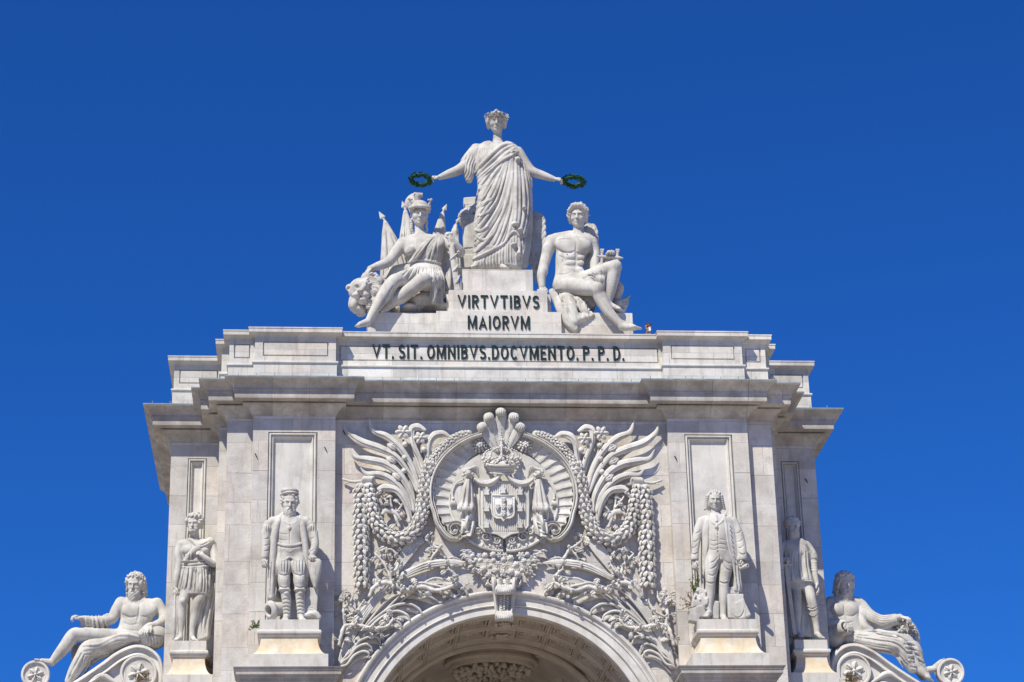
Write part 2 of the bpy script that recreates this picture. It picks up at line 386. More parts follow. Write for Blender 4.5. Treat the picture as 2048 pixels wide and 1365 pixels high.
# coffered soffit of the front arch band
YV0, YV1 = YC+.28, 4.6
sf = MB()
def cyl(r, t, y): return (r*math.sin(t), y, CZ0+r*math.cos(t))       # t measured from the crown
edges_t = [0.075]
PAN = []
for k in range(7):
    c = .205+k*.243
    PAN.append((c-.098, c+.098))
rows_y = [(1.05, 2.12), (2.75, 3.82)]
for sg in (-1, 1):
    for (ta, tb) in PAN:
        for (ya, yb) in rows_y:
            cof = MB(); prev = None
            pr = [(0, 0), (.0, .12), (.04, .12), (.06, .04), (.11, .04), (.13, .20), (.17, .20), (.18, .14), (.22, .14), (.25, .22)]
            loops = []
            for ins, dz in pr:
                r = RI+dz; dt = ins/RI
                lp = []
                for tt, yy in [(ta+dt, ya+ins), ((ta+tb)/2, ya+ins), (tb-dt, ya+ins), (tb-dt, (ya+yb)/2), (tb-dt, yb-ins), ((ta+tb)/2, yb-ins), (ta+dt, yb-ins), (ta+dt, (ya+yb)/2)]:
                    lp.append(cyl(r, sg*tt, yy))
                loops.append(lp)
            V = [v for l in loops for v in l]; Fc = []
            for j in range(len(loops)-1):
                for k2 in range(8): Fc.append((j*8+k2, j*8+(k2+1) % 8, j*8+8+(k2+1) % 8, j*8+8+k2))
            Fc.append(tuple((len(loops)-1)*8+k2 for k2 in range(8)))
            cof.add(V, Fc)
            tc, yc = (ta+tb)/2*sg, (ya+yb)/2
            cc = np.array(cyl(RI+.10, tc, yc))
            for q in range(9):
                a = q*2*math.pi/8; rr = .0 if q == 8 else .13
                tt = tc + (rr*1.5*math.cos(a))/RI; cof.ball(cyl(RI+.13, tt, yc+rr*math.sin(a)), .085 if q < 8 else .10, 6, 4, (1, 1, .8))
            for s2 in (-1, 1):
                P = [cyl(RI+.14, tc+s2*(.16+.05*j)/RI*1.6, yc+.10*math.sin(j*1.9)) for j in range(5)]
                cof.tube(P, [.04, .035, .03, .025, .015], 5)
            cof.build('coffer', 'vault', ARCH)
# soffit surface with openings for the coffers
ts = sorted({0.0, math.pi/2, *[x for p in PAN for x in p]}); ys = [YV0, 1.05, 2.12, 2.75, 3.82, YV1]
for sg in (-1, 1):
    for a0, a1 in zip(ts[:-1], ts[1:]):
        for j in range(5):
            if j in (1, 3) and any(abs(a0-p[0]) < 1e-6 for p in PAN): continue
            for q in range(2):
                t0 = a0+(a1-a0)*q/2; t1 = a0+(a1-a0)*(q+1)/2
                sf.quad(cyl(RI, sg*t0, ys[j]), cyl(RI, sg*t1, ys[j]), cyl(RI, sg*t1, ys[j+1]), cyl(RI, sg*t0, ys[j+1]))
for (ta, tb) in PAN[:-1]:          # flat ribs between the coffers
    for sg in (-1, 1):
        t = (tb+.0235)*sg
        for q in range(2):
            for s_ in (-1, 1): sf.tube([cyl(RI-.005, t+s_*.012, y) for y in (YV0+.05, YV1-.05)], .018, 4)
for y in (.93, 2.24, 2.63, 3.94):
    sf.tube([cyl(RI, -1.45+2.9*i/60, y) for i in range(61)], .025, 5)
for sg in (-1, 1): sf.quad((sg*RI, YC-.03, 0), (sg*RI, YB, 0), (sg*RI, YB, CZ0), (sg*RI, YC-.03, CZ0))
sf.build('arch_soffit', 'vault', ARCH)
# carved bosses along the crown of the soffit
for (ya, yb) in rows_y:
    q = MB(); q.box(-.44, .44, ya-.02, yb+.02, CZ0+RI-.07, CZ0+RI+.10)
    for i in range(60):
        a = rng.uniform(0, 6.28); rr = rng.uniform(.02, .4)
        q.ball((rr*math.cos(a), (ya+yb)/2+rr*1.1*math.sin(a), CZ0+RI-.12-.10*(1-rr/.45)), rng.uniform(.05, .10), 6, 4, (1, 1, .8))
    q.build('soffit_boss', 'vault', ARCH)
q = MB(); q.box(-.42, .42, 2.2, 2.66, CZ0+RI-.05, CZ0+RI+.02); q.frame; q.build('soffit_block', 'vault', ARCH)
# inner vault behind the front band: groined sail with ribs
iv_ = MB(); YM = 8.9; nx, ny = 56, 36
def zin(x, y):
    v = min(1, abs(y-YM)/4.3); r = RI+.02+.55*math.sqrt(max(0, 1-v*v))
    return CZ0+r*math.sqrt(max(0, 1-(abs(x)/(RI+.02))**2.15))
V = []; Fc = []
for j in range(ny+1):
    for i in range(nx+1):
        x = -RI+2*RI*i/nx; y = YV1+(YB-YV1)*j/ny; V.append((x, y, zin(x, y)))
for j in range(ny):
    for i in range(nx): Fc.append((j*(nx+1)+i, j*(nx+1)+i+1, (j+1)*(nx+1)+i+1, (j+1)*(nx+1)+i))
iv_.add(V, Fc)
for off, lo in ((.9, .20), (1.15, .26)):
    iv_.tube([(x, YV1+off+.5*(abs(x)/3.4)**2, zin(x, YV1+off)-lo) for x in np.linspace(-4.9, 4.9, 40)], .10, 6)
for sg in (-1, 1):
    iv_.tube([(sg*(.4+4.9*t), YM-1.2*0-(YM-YV1-.3)*t, zin(sg*(.4+4.9*t), YM-(YM-YV1-.3)*t)-.02) for t in np.linspace(0.3, 1, 20)], .08, 6)
    for k in range(5): iv_.box(sg*2.75-.12-.03*k, sg*2.75+.12+.03*k, 7.3+.05*k, 7.4+.05*k, 24.2+.05*k, 24.75)
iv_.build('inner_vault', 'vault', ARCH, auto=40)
DY = 8.6; zd = ivz(1343, DY, 985); xd = ivx(983, 1343, DY)
q = MB(); prof = [(1.92, 1.6), (1.92, .35), (1.98, .33), (1.98, .22), (1.85, .16), (1.80, .02), (1.66, -.02), (1.6, .1), (.05, .12)]
n = 56; rows = [[(xd+r*math.cos(6.2832*i/n), DY+r*math.sin(6.2832*i/n), zd+z) for i in range(n)] for r, z in prof]
V = [v for r in rows for v in r]; Fc = [(j*n+i, j*n+(i+1) % n, (j+1)*n+(i+1) % n, (j+1)*n+i) for j in range(len(rows)-1) for i in range(n)]
q.add(V, Fc); dr = q.build('ceiling_drum', 'vault', ARCH, auto=35)
q = MB()
for ring, cnt, rr, br in ((1.52, 40, .16, .3), (1.22, 32, .17, .3), (.92, 24, .17, .3), (.55, 12, .15, .3), (.2, 6, .16, .3)):
    for i in range(cnt):
        a = 6.2832*i/cnt+rng.uniform(-.08, .08); r = ring+rng.uniform(-.08, .08)
        R = np.array(Matrix.Rotation(a, 3, 'Z') @ Matrix.Rotation(rng.uniform(-.5, .5), 3, 'X'))
        q.ball((xd+r*math.cos(a), DY+r*math.sin(a), zd-.02-rng.uniform(0, .14)), rr, 6, 4, (1.1, .55, .8), R)
q.build('foliage_rosette', 'vault', ARCH, smooth=True)
# ------------------------------------------------------------------ ledges and pedestals against the piers (in front of the wall)
def pedestal(x0, x1, yf, yb, zt, zpl, zb, flare, ledge=None, ztor=.42, lab=''):
    """die + torus + cavetto + plinth; x0..x1 top block, yf front plane of the top block, yb wall"""
    t = thing('statue_pedestal', lab, 'pedestal', ((x0+x1)/2, (yf+yb)/2, zb))
    P = [(x0, yb), (x0, yf), (x1, yf), (x1, yb)]
    MB().sweep(P, [(0, zt-ztor), (0, zt)]).quad((x0, yf, zt), (x1, yf, zt), (x1, yb, zt), (x0, yb, zt)).build('top_block', 'plinth', t)
    z = zt-ztor
    MB().sweep(P, [(0, z+.02), (.05, z+.01), (.085, z-.03), (.095, z-.08), (.08, z-.13), (.04, z-.155), (.03, z-.16), (.03, z-.2), (-.02, z-.24), (-.05, z-.25)]).build('torus_moulding', 'plinth', t, auto=40)
    zc = z-.25; h = zc-zpl
    cav = [(-.05+(flare+.05)*(1-math.cos(a)), zc-h*math.sin(a)) for a in np.linspace(0, math.pi/2, 10)]
    MB().sweep(P, [(-.05, z-.2)]+cav).build('cavetto', 'ochre', t, auto=40)
    MB().sweep(P, [(flare, zpl), (flare, zb)]).build('plinth', 'plinth', t)
    return t
YPD = -1.55
def sx(a, b_): return (abs(a)+abs(b_))/2
zt = (ivz(1240, YPD, 577)+ivz(1238, YPD, 1446))/2
zpl = ivz(1309, YPD-.3, 577); zb = ivz(1336, YPD-.3, 577)
xi = -ivx(638, 1250, YPD); xo_ = -ivx(519.5, 1250, YPD)
fl_ = ivx(637, 1310, YPD)*0+.36
pedestal(-xo_, -xi, YPD, YP, zt, zpl, zb, .36, lab='square stained stone pedestal under the bearded man in a flat cap')
pedestal(xi, xo_, YPD, YP, zt, zpl, zb, .36, lab='square cracked stone pedestal under the bewigged man, on the right pier')
LEDGE = (xi-.97, xo_+.97)
for sg in (-1, 1):
    x0, x1 = sorted((sg*(xi-.85), sg*(xo_+.85)))
    x0, x1 = (x0, x1)
    P = [(x0, YP+.02), (x0, YPD-.42), (x1, YPD-.42), (x1, YP+.02)]
    mb = MB().sweep(P, [(-.25, zb-1.6), (-.25, zb-.55), (-.18, zb-.50), (-.16, zb-.40), (-.08, zb-.36), (-.06, zb-.30), (.0, zb-.27), (0, zb-.14), (.03, zb-.13), (.05, zb-.06), (.09, zb-.03), (.10, zb)])
    mb.quad(*[(x+s1*.10, y, zb) for (x, y), s1 in zip([(x0, YP), (x0, YPD-.52), (x1, YPD-.52), (x1, YP)], (-1, -1, 1, 1))])
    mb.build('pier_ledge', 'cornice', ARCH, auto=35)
    mb = MB().box(x0+.3, x1-.3, YPD+.1, YP+.02, .0, zb-1.6); mb.build('pier_column_base', 'ashlar', ARCH)
# wing pedestals
YW = Y3-1.45
ztw = ivz(1282, YW, 370); zplw = ivz(1353, YW, 370); xa, xb = ivx(344, 1290, YW), ivx(412.5, 1290, YW)
pedestal(xa, xb, YW, Y3, ztw, zplw, zplw-1.2, .30, ztor=.40, lab='narrow stone pedestal under the man in a short tunic, on the left wing')
pedestal(-xb, -xa, YW, Y3, ztw, zplw, zplw-1.2, .30, ztor=.40, lab='narrow shaded stone pedestal under the long-bearded man in armour, on the right wing')
# ------------------------------------------------------------------ base blocks of the crowning group
GY = .95
def gb(x0, x1, y0, y1, Y, yback, name, par):
    xa, xb = ivx(x0, (y0+y1)/2, Y), ivx(x1, (y0+y1)/2, Y); za, zb_ = ivz(y1, Y, (x0+x1)/2), ivz(y0, Y, (x0+x1)/2)
    return MB().box(xa, xb, Y, yback, za, zb_).build(name, 'attic', par)
BASE = thing('group_base', 'stepped stone base on the attic under the three crowning statues', 'statue base', (0, 2, ZA))
gb(873, 1123, 623.5, 690, GY, 5.0, 'front_block', BASE)
gb(735, 873, 626, 690, GY+.22, 5.0, 'side_block', BASE)
gb(1123.5, 1266, 626, 690, GY+.25, 5.0, 'side_block', BASE)
gb(898, 1095, 581.5, 645, GY+.18, 4.8, 'middle_block', BASE)
gb(893, 898, 589, 645, GY+.5, 4.8, 'middle_block', BASE)
gb(1095.5, 1102, 589, 645, GY+.5, 4.8, 'middle_block', BASE)
gb(925, 1066, 539.5, 600, GY+.55, 4.6, 'top_block', BASE)
# ------------------------------------------------------------------ inscriptions
def _arc(cx, cy, rx, ry, a0, a1, n=12): return [(cx+rx*math.cos(math.radians(a0+(a1-a0)*i/n)), cy+ry*math.sin(math.radians(a0+(a1-a0)*i/n))) for i in range(n+1)]
LW = .135          # stroke width against a cap height of 1
_o = LW/2
def _glyph(c):
    """advance width and strokes of one capital, cap height 1"""
    w = {'V': .62, 'I': .15, 'R': .50, 'T': .56, 'B': .50, 'S': .50, 'M': .70, 'A': .62, 'O': .60, 'N': .58, 'D': .54, 'C': .56, 'E': .44, 'P': .50, '.': .16}[c]
    L, R_, T_, B_ = _o, w-_o, 1-_o, _o
    g = {'V': [[(_o*.8, 1), (w/2, _o*.6), (w-_o*.8, 1)]], 'I': [[(w/2, 0), (w/2, 1)]], 'T': [[(0, T_), (w, T_)], [(w/2, 0), (w/2, T_-_o)]],
         'M': [[(L, 0), (L, 1)], [(R_, 0), (R_, 1)], [(L+.02, 1-_o*.5), (w/2, _o*1.2), (R_-.02, 1-_o*.5)]], 'N': [[(L, 0), (L, 1)], [(R_, 0), (R_, 1)], [(L, 1-_o), (R_, _o)]],
         'A': [[(_o*.8, 0), (w/2, 1-_o*.6), (w-_o*.8, 0)], [(w*.24, .28), (w*.76, .28)]], 'E': [[(L, 0), (L, 1)], [(L+_o, T_), (w, T_)], [(L+_o, B_), (w, B_)], [(L+_o, .52), (w*.88, .52)]],
         'O': [_arc(w/2, .5, w/2-_o, .5-_o, 90, 450, 28)], 'C': [_arc(w/2, .5, w/2-_o, .5-_o, 42, 318, 24)],
         'S': [_arc(w/2, .735, w/2-_o, .265-_o+.0, 25, 250, 14)[:-1]+_arc(w/2, .285, w/2-_o, .285-_o, 80, -150, 16)],
         'D': [[(L, 0), (L, 1)], [(L+_o, T_), (w*.45, T_)]+_arc(w*.45, .5, w*.55-_o, .5-_o, 85, -85, 16)+[(w*.45, B_), (L+_o, B_)]],
         'P': [[(L, 0), (L, 1)], [(L+_o, T_), (w*.5, T_)]+_arc(w*.5, .725, w*.5-_o, .275-_o, 80, -80, 10)+[(w*.5, .45+_o), (L+_o, .45+_o)]],
         'B': [[(L, 0), (L, 1)], [(L+_o, T_), (w*.48, T_)]+_arc(w*.48, .755, w*.47-_o, .245-_o, 80, -80, 10)+[(w*.48, .52), (L+_o, .52)], [(L+_o, .515), (w*.5, .515)]+_arc(w*.5, .295, w*.5-_o, .22, 80, -80, 10)+[(w*.5, B_), (L+_o, B_)]],
         '.': [[(w/2, 0), (w/2, .16)]]}
    g['R'] = g['P']+[[(w*.48, .46), (R_+.01, 0)]]
    return w, g[c]
def letters(name, txt, cx, cy, hpx, wpx, Y, lab, dep=.05, gap=.15, dx=1):
    """cx, cy: pixel of the middle of the line; wpx: overall width"""
    x = 0.0; lay = []
    for ch in txt:
        if ch == ' ': x += .22; continue
        w_, g_ = _glyph(ch); lay.append((x, g_)); x += w_+gap
    tot = x-gap; c = iv(cx, cy, Y); px = float(np.linalg.norm(iv(cx+1, cy, Y)-c)); sxx = wpx*px/tot; szz = hpx*px*1.06
    root = thing(name, lab, 'inscription', (c[0], Y, c[2]))
    for x0, strokes in lay:
        mb = MB()
        for q, st in enumerate(strokes):
            P = np.array(st, float); n = len(P); T_ = np.gradient(P, axis=0) if n > 2 else np.tile(P[1]-P[0], (2, 1)); Lf = []; Rt = []
            for i in range(n):
                if 0 < i < n-1 and n > 2:
                    a = P[i]-P[i-1]; b = P[i+1]-P[i]; a /= np.linalg.norm(a); b /= np.linalg.norm(b); t = a+b; t /= np.linalg.norm(t); m = np.array([-t[1], t[0]]); k = _o/max(.28, abs(m @ np.array([-a[1], a[0]])))
                else:
                    a = (P[1]-P[0]) if i == 0 else (P[-1]-P[-2]); a /= np.linalg.norm(a); m = np.array([-a[1], a[0]]); k = _o
                Lf.append(P[i]+m*k); Rt.append(P[i]-m*k)
            d = dep+.0025*q; V = []
            for y in (Y-d, Y+.01):
                for s_ in (Lf, Rt):
                    V += [(c[0]+(x0+p[0]-tot/2)*sxx, y, c[2]+(min(max(p[1], 0), 1)-.5)*szz) for p in s_]
            Fc = []
            for i in range(n-1):
                Fc += [(i, n+i, n+i+1, i+1), (2*n+i, 2*n+i+1, 3*n+i+1, 3*n+i), (i, i+1, 2*n+i+1, 2*n+i), (n+i, 3*n+i, 3*n+i+1, n+i+1)]
            Fc += [(0, 2*n, 3*n, n), (n-1, 2*n-1, 4*n-1, 3*n-1)]; mb.add(V, Fc)
        mb.build('letter', 'bronze', root)
    return root
letters('inscription_line', 'VIRTVTIBVS', 997, 604.5, 26, 163, GY+.18, 'dark bronze letters reading VIRTVTIBVS, uppermost line on the statue base')
letters('inscription_line', 'MAIORVM', 997.5, 646, 27, 124, GY, 'dark bronze letters reading MAIORVM, second line on the statue base')
letters('inscription_line', 'VT. SIT. OMNIBVS.DOCVMENTO. P. P. D.', 997.5, 706, 28, 503, YC+.04, 'long line of bronze letters reading VT. SIT. OMNIBVS.DOCVMENTO. P. P. D.')

for sg in (-1, 1):      # lower side walls on which the scrolls stand
    x0, x1 = sorted((sg*(X3-.02), sg*21.5)); MB().box(x0, x1, 3.3, 5.6, 0, 21.2).build('side_wall', 'ashlar', ARCH)
# ------------------------------------------------------------------ stone carving: signed-distance figures turned into one continuous mesh each
S = .0204      # metres per photograph pixel at the arch
class Carve:
    def __init__(s, x0, x1, y0, y1, d0, d1, Y0, h=1.25):
        s.Y0 = Y0; s.h = h*S
        A = [iv(x, y, Y0+d*S) for x in (x0, x1) for y in (y0, y1) for d in (d0, d1)]
        s.lo = np.min(A, 0)-2*s.h; hi = np.max(A, 0)+2*s.h
        s.n = np.ceil((hi-s.lo)/s.h).astype(int)+1
        s.D = np.full(s.n, 1.0, np.float32)
        s.ax = [(s.lo[i]+s.h*np.arange(s.n[i])).astype(np.float32) for i in range(3)]
        s.cut = False
    def P(s, p): return iv(p[0], p[1], s.Y0+p[2]*S)
    def _reg(s, lo, hi, pad):
        a = np.maximum(0, np.floor((np.array(lo)-pad-s.lo)/s.h).astype(int)); b = np.minimum(s.n, np.ceil((np.array(hi)+pad-s.lo)/s.h).astype(int)+1)
        if np.any(b <= a): return None
        sl = tuple(slice(int(a[i]), int(b[i])) for i in range(3))
        return sl, s.ax[0][sl[0]][:, None, None], s.ax[1][sl[1]][None, :, None], s.ax[2][sl[2]][None, None, :]
    def _put(s, sl, d, k, cut=None):
        c = s.cut if cut is None else cut; o = s.D[sl]; k = max(k*S, 1e-4)
        if c: d = -d; hh = np.maximum(k-np.abs(o-d), 0)/k; s.D[sl] = np.maximum(o, d)+hh*hh*k*.25
        else: hh = np.maximum(k-np.abs(o-d), 0)/k; s.D[sl] = np.minimum(o, d)-hh*hh*k*.25
    def wcap(s, a, b, ra, rb, k=3, sy=1.0, cut=None):
        a = np.array(a, np.float64); b = np.array(b, np.float64); rm = max(ra, rb)
        q = s._reg(np.minimum(a, b)-rm, np.maximum(a, b)+rm, k*S+2*s.h)
        if q is None: return s
        sl, X, Y, Z = q; ba = b-a; l2 = float(ba @ ba)+1e-12
        px, py, pz = X-a[0], Y-a[1], Z-a[2]
        t = np.clip((px*ba[0]+py*ba[1]+pz*ba[2])/l2, 0, 1)
        d = np.sqrt((px-t*ba[0])**2+((py-t*ba[1])*sy)**2+(pz-t*ba[2])**2)-(ra+(rb-ra)*t)
        s._put(sl, d.astype(np.float32), k, cut); return s
    def chain(s, W, R, k=3, sy=1.0, cut=None):
        """a whole limb at once: the segments meet without swelling, then blend into the rest"""
        W = np.asarray(W, float); R = np.maximum(np.asarray(R, float), .004); rm = R.max()
        q = s._reg(W.min(0)-rm, W.max(0)+rm, k*S+2*s.h)
        if q is None: return s
        sl, X, Y, Z = q; o = [a.start for a in sl]; D = np.full(s.D[sl].shape, 1.0, np.float32); pad = k*S+2*s.h
        for a, b, ra, rb in zip(W[:-1], W[1:], R[:-1], R[1:]):
            q2 = s._reg(np.minimum(a, b)-max(ra, rb), np.maximum(a, b)+max(ra, rb), pad)
            if q2 is None: continue
            s2, x, y, z = q2; ba = b-a; l2 = float(ba @ ba)+1e-12; px, py, pz = x-a[0], y-a[1], z-a[2]
            t = np.clip((px*ba[0]+py*ba[1]+pz*ba[2])/l2, 0, 1)
            d = np.sqrt((px-t*ba[0])**2+((py-t*ba[1])*sy)**2+(pz-t*ba[2])**2)-(ra+(rb-ra)*t)
            l = tuple(slice(max(0, c.start-o[i]), c.stop-o[i]) for i, c in enumerate(s2)); v = D[l]; np.minimum(v, d.astype(np.float32)[:v.shape[0], :v.shape[1], :v.shape[2]], out=v)
        s._put(sl, D, k, cut); return s
    def ch(s, pts, k=3, sub=4, sy=1.0, cut=None):
        """smooth limb through (px,py,depth,radius) points"""
        pts = np.array(pts, float); W = np.array([[*s.P(p), p[3]*S] for p in pts])
        W = cr_spline(W, sub) if len(pts) > 2 else W
        return s.chain(W[:, :3], W[:, 3], k, sy, cut)
    def ell(s, c, r, k=3, rot=0.0, R=None, cut=None, world=False):
        """ellipsoid, radii in pixels (right, depth, up); rot in degrees in the picture plane (clockwise)"""
        C = np.array(c, float) if world else s.P(c); r = np.array(r, float)*(1 if world else S)
        if R is None:
            a = math.radians(rot); R = np.array([[math.cos(a), 0, -math.sin(a)], [0, 1, 0], [math.sin(a), 0, math.cos(a)]])   # rows: local axes
        e = np.abs(R.T) @ r
        q = s._reg(C-e, C+e, k*S+2*s.h)
        if q is None: return s
        sl, X, Y, Z = q; x, y, z = X-C[0], Y-C[1], Z-C[2]
        u = [(x*R[i, 0]+y*R[i, 1]+z*R[i, 2])/r[i] for i in range(3)]
        k0 = np.sqrt(u[0]**2+u[1]**2+u[2]**2)+1e-9; k1 = np.sqrt((u[0]/r[0])**2+(u[1]/r[1])**2+(u[2]/r[2])**2)+1e-9
        s._put(sl, (k0*(k0-1)/k1).astype(np.float32), k, cut); return s
    def box(s, c, hs, r=1, k=1, R=None, rot=0.0, cut=None):
        C = s.P(c); hs = np.array(hs, float)*S; r = r*S
        if R is None:
            a = math.radians(rot); R = np.array([[math.cos(a), 0, -math.sin(a)], [0, 1, 0], [math.sin(a), 0, math.cos(a)]])
        e = np.abs(R.T) @ (hs+r); q = s._reg(C-e, C+e, k*S+2*s.h)
        if q is None: return s
        sl, X, Y, Z = q; x, y, z = X-C[0], Y-C[1], Z-C[2]
        u = [np.abs(x*R[i, 0]+y*R[i, 1]+z*R[i, 2])-hs[i] for i in range(3)]
        d = np.sqrt(sum(np.maximum(v, 0)**2 for v in u))+np.minimum(np.maximum(np.maximum(u[0], u[1]), u[2]), 0)-r
        s._put(sl, d.astype(np.float32), k, cut); return s
    def loft(s, rows, k=3, p=2.0, cut=None):
        """upright draped mass: rows (py, xleft, xright, half depth, depth)"""
        L = []
        for y, xl, xr, hd, d in rows:
            a = s.P((xl, y, d)); b = s.P((xr, y, d)); L.append(((a[2]+b[2])/2, (a[0]+b[0])/2, (b[0]-a[0])/2, hd*S, s.Y0+d*S))
        L = np.array(sorted(L)); lo = (min(L[:, 1]-L[:, 2]), min(L[:, 4]-L[:, 3]), L[0, 0]); hi = (max(L[:, 1]+L[:, 2]), max(L[:, 4]+L[:, 3]), L[-1, 0])
        q = s._reg(lo, hi, k*S+2*s.h)
        if q is None: return s
        sl, X, Y, Z = q; z = Z.ravel()
        zz = np.clip(z, L[0, 0], L[-1, 0]); Ls = cr_spline(L, 6); o = np.argsort(Ls[:, 0]); Ls = Ls[o]
        cx, rx, ry, cy = [np.interp(zz, Ls[:, 0], Ls[:, i])[None, None, :] for i in (1, 2, 3, 4)]
        rx = np.maximum(rx, .01); ry = np.maximum(ry, .01)
        m = (np.abs((X-cx)/rx)**p+np.abs((Y-cy)/ry)**p)**(1/p)
        d = (m-1)*np.minimum(rx, ry)
        dz = np.maximum(np.maximum(L[0, 0]-z, z-L[-1, 0]), -1)[None, None, :]
        d = np.maximum(d, dz)
        s._put(sl, d.astype(np.float32), k, cut); return s
    def surf(s, pts):
        """depth Y of the front surface behind each pixel; nan where nothing is hit"""
        pts = np.array(pts, float)[:, :2]; ys = np.arange(s.ax[1][0], s.ax[1][-1], s.h*.5)
        Wp = iv(pts[:, 0][:, None], pts[:, 1][:, None], ys[None, :]); I = np.round((Wp-s.lo)/s.h).astype(int)
        ok = np.all((I >= 0) & (I < s.n), axis=2); I = np.clip(I, 0, s.n-1)
        v = s.D[I[..., 0], I[..., 1], I[..., 2]]; v = np.where(ok, v, 1.0); hit = v < 0
        j = hit.argmax(1); out = ys[j]+0.0; out[~hit.any(1)] = np.nan; return out
    def stroke(s, pts, r=1.5, k=None, off=0.0, cut=False, sub=4, taper=True, ext=True):
        """a ridge (or, with cut, a furrow) drawn over the carved surface along pixel points"""
        P2 = cr_spline(np.array(pts, float)[:, :2], sub); n = len(P2)
        Y = s.surf(P2); ok = ~np.isnan(Y)
        if ok.sum() < 2: return s
        if ext: Y = np.interp(np.arange(n), np.arange(n)[ok], Y[ok])
        if n > 4:
            kk = np.array([1, 2, 3, 2, 1])/9.0; Y = np.convolve(np.pad(Y, 2, mode='edge'), kk, 'valid')
        Y = Y+off*S; t = np.linspace(0, 1, n); rr = r*S*(np.clip(np.minimum(t, 1-t)*5, .35, 1) if taper else np.ones(n))
        W = iv(P2[:, 0], P2[:, 1], Y); k = (r*.8 if k is None else k)
        st = 0
        for i in range(1, n+1):
            if i == n or abs(Y[i]-Y[i-1]) > 8*S or (not ext and not ok[i]):
                if i-st >= 2: s.chain(W[st:i], rr[st:i], k, cut=cut)
                st = i+1 if (i < n and not ext and not ok[i]) else i
        return s
    def fan(s, A, B, n, r=1.6, g=1.3, off=.3, sub=4, gk=None, jit=.3):
        """n folds spread between the pixel lines A and B: ridges with furrows between them"""
        m = max(len(A), len(B)); A = cr_spline(np.array(A, float), 5); B = cr_spline(np.array(B, float), 5)
        t = np.linspace(0, 1, 13); A = np.array([np.interp(t, np.linspace(0, 1, len(A)), A[:, i]) for i in (0, 1)]).T; B = np.array([np.interp(t, np.linspace(0, 1, len(B)), B[:, i]) for i in (0, 1)]).T
        for i in range(n-1 if g else 0):
            u = (i+.5+rng.uniform(-jit, jit))/(n-1); s.stroke(A*(1-u)+B*u, g, gk or g*.6, off=g*.5, cut=True, sub=2)
        for i in range(n):
            u = np.clip((i+rng.uniform(-jit, jit))/(max(n-1, 1)), 0, 1); s.stroke(A*(1-u)+B*u, r*rng.uniform(.55, 1.3), r, off=off, sub=2)
        return s
    def ripple(s, c, rad, dirx, diry, wl, amp, warp=.5, seed=0):
        """field of folds: c, rad = pixel ellipse; (dirx, diry) = direction across the folds"""
        C = s.P((c[0], c[1], 0)); r = np.array([rad[0]*S, 9, rad[1]*S])
        q = s._reg((C[0]-r[0], s.ax[1][0], C[2]-r[2]), (C[0]+r[0], s.ax[1][-1], C[2]+r[2]), 0)
        if q is None: return s
        sl, X, Y, Z = q; u = (X-C[0])/S; v = -(Z-C[2])/S
        m = np.clip(1.6*(1-np.sqrt((u/rad[0])**2+(v/rad[1])**2)), 0, 1)
        l = math.hypot(dirx, diry); a = (u*dirx+v*diry)/l; b_ = (-u*diry+v*dirx)/l
        ph = a+warp*wl*np.sin(b_/wl*.9+seed)+warp*wl*.6*np.sin(b_/wl*.37+a/wl*.5+seed*2.1)+(Y-s.Y0)/S*.35
        f = np.abs(np.sin(math.pi*ph/wl+seed))-.5
        s.D[sl] -= (amp*S*f*m).astype(np.float32); return s
    def mesh(s):
        D = s.D; D[[0, -1]] = 1; D[:, [0, -1]] = 1; D[:, :, [0, -1]] = 1
        N = D < 0
        c8 = [(i, j, k) for i in (0, 1) for j in (0, 1) for k in (0, 1)]
        cnt = np.zeros(tuple(np.array(D.shape)-1), np.int8)
        for i, j, k in c8: cnt += N[i:D.shape[0]-1+i, j:D.shape[1]-1+j, k:D.shape[2]-1+k]
        act = (cnt > 0) & (cnt < 8); idx = np.argwhere(act)
        vid = np.full(cnt.shape, -1, np.int32); vid[act] = np.arange(len(idx))
        cv = {c: D[idx[:, 0]+c[0], idx[:, 1]+c[1], idx[:, 2]+c[2]] for c in c8}
        acc = np.zeros((len(idx), 3)); w = np.zeros(len(idx))
        for c in c8:
            for ax in range(3):
                if c[ax] == 1: continue
                e = list(c); e[ax] = 1; e = tuple(e); a, b = cv[c], cv[e]; m = (a < 0) != (b < 0)
                t = np.where(m, a/np.where(m, a-b, 1), 0); p = np.tile(np.array(c, float), (len(idx), 1)); p[:, ax] += t
                acc += p*m[:, None]; w += m
        V = s.lo+(idx+acc/w[:, None])*s.h
        Fs = []
        for ax in range(3):
            o = [i for i in range(3) if i != ax]
            a = [slice(None)]*3; b = [slice(None)]*3; a[ax] = slice(0, -1); b[ax] = slice(1, None)
            for q in o: a[q] = slice(1, -1); b[q] = slice(1, -1)
            n0, n1 = N[tuple(a)], N[tuple(b)]; ch = n0 != n1; e = np.argwhere(ch); fl = n0[ch]
            e[:, o[0]] += 1; e[:, o[1]] += 1
            def g(d0, d1):
                q = e.copy(); q[:, o[0]] -= d0; q[:, o[1]] -= d1; return vid[q[:, 0], q[:, 1], q[:, 2]]
            Q = np.stack([g(1, 1), g(0, 1), g(0, 0), g(1, 0)], 1)
            flip = ~fl if ax != 1 else fl
            Q[flip] = Q[flip][:, ::-1]; Fs.append(Q)
        return V, np.vstack(Fs)
    def build(s, name, m='statue', parent=None, label=None):
        V, Fq = s.mesh(); s.D = None
        return add_mesh(name, V, Fq, m, parent, smooth=True, label=label)
def fib(n):
    i = np.arange(n)+.5; ph = np.arccos(1-2*i/n); th = math.pi*(1+5**.5)*i
    return np.stack([np.cos(th)*np.sin(ph), np.sin(th)*np.sin(ph), np.cos(ph)], 1)
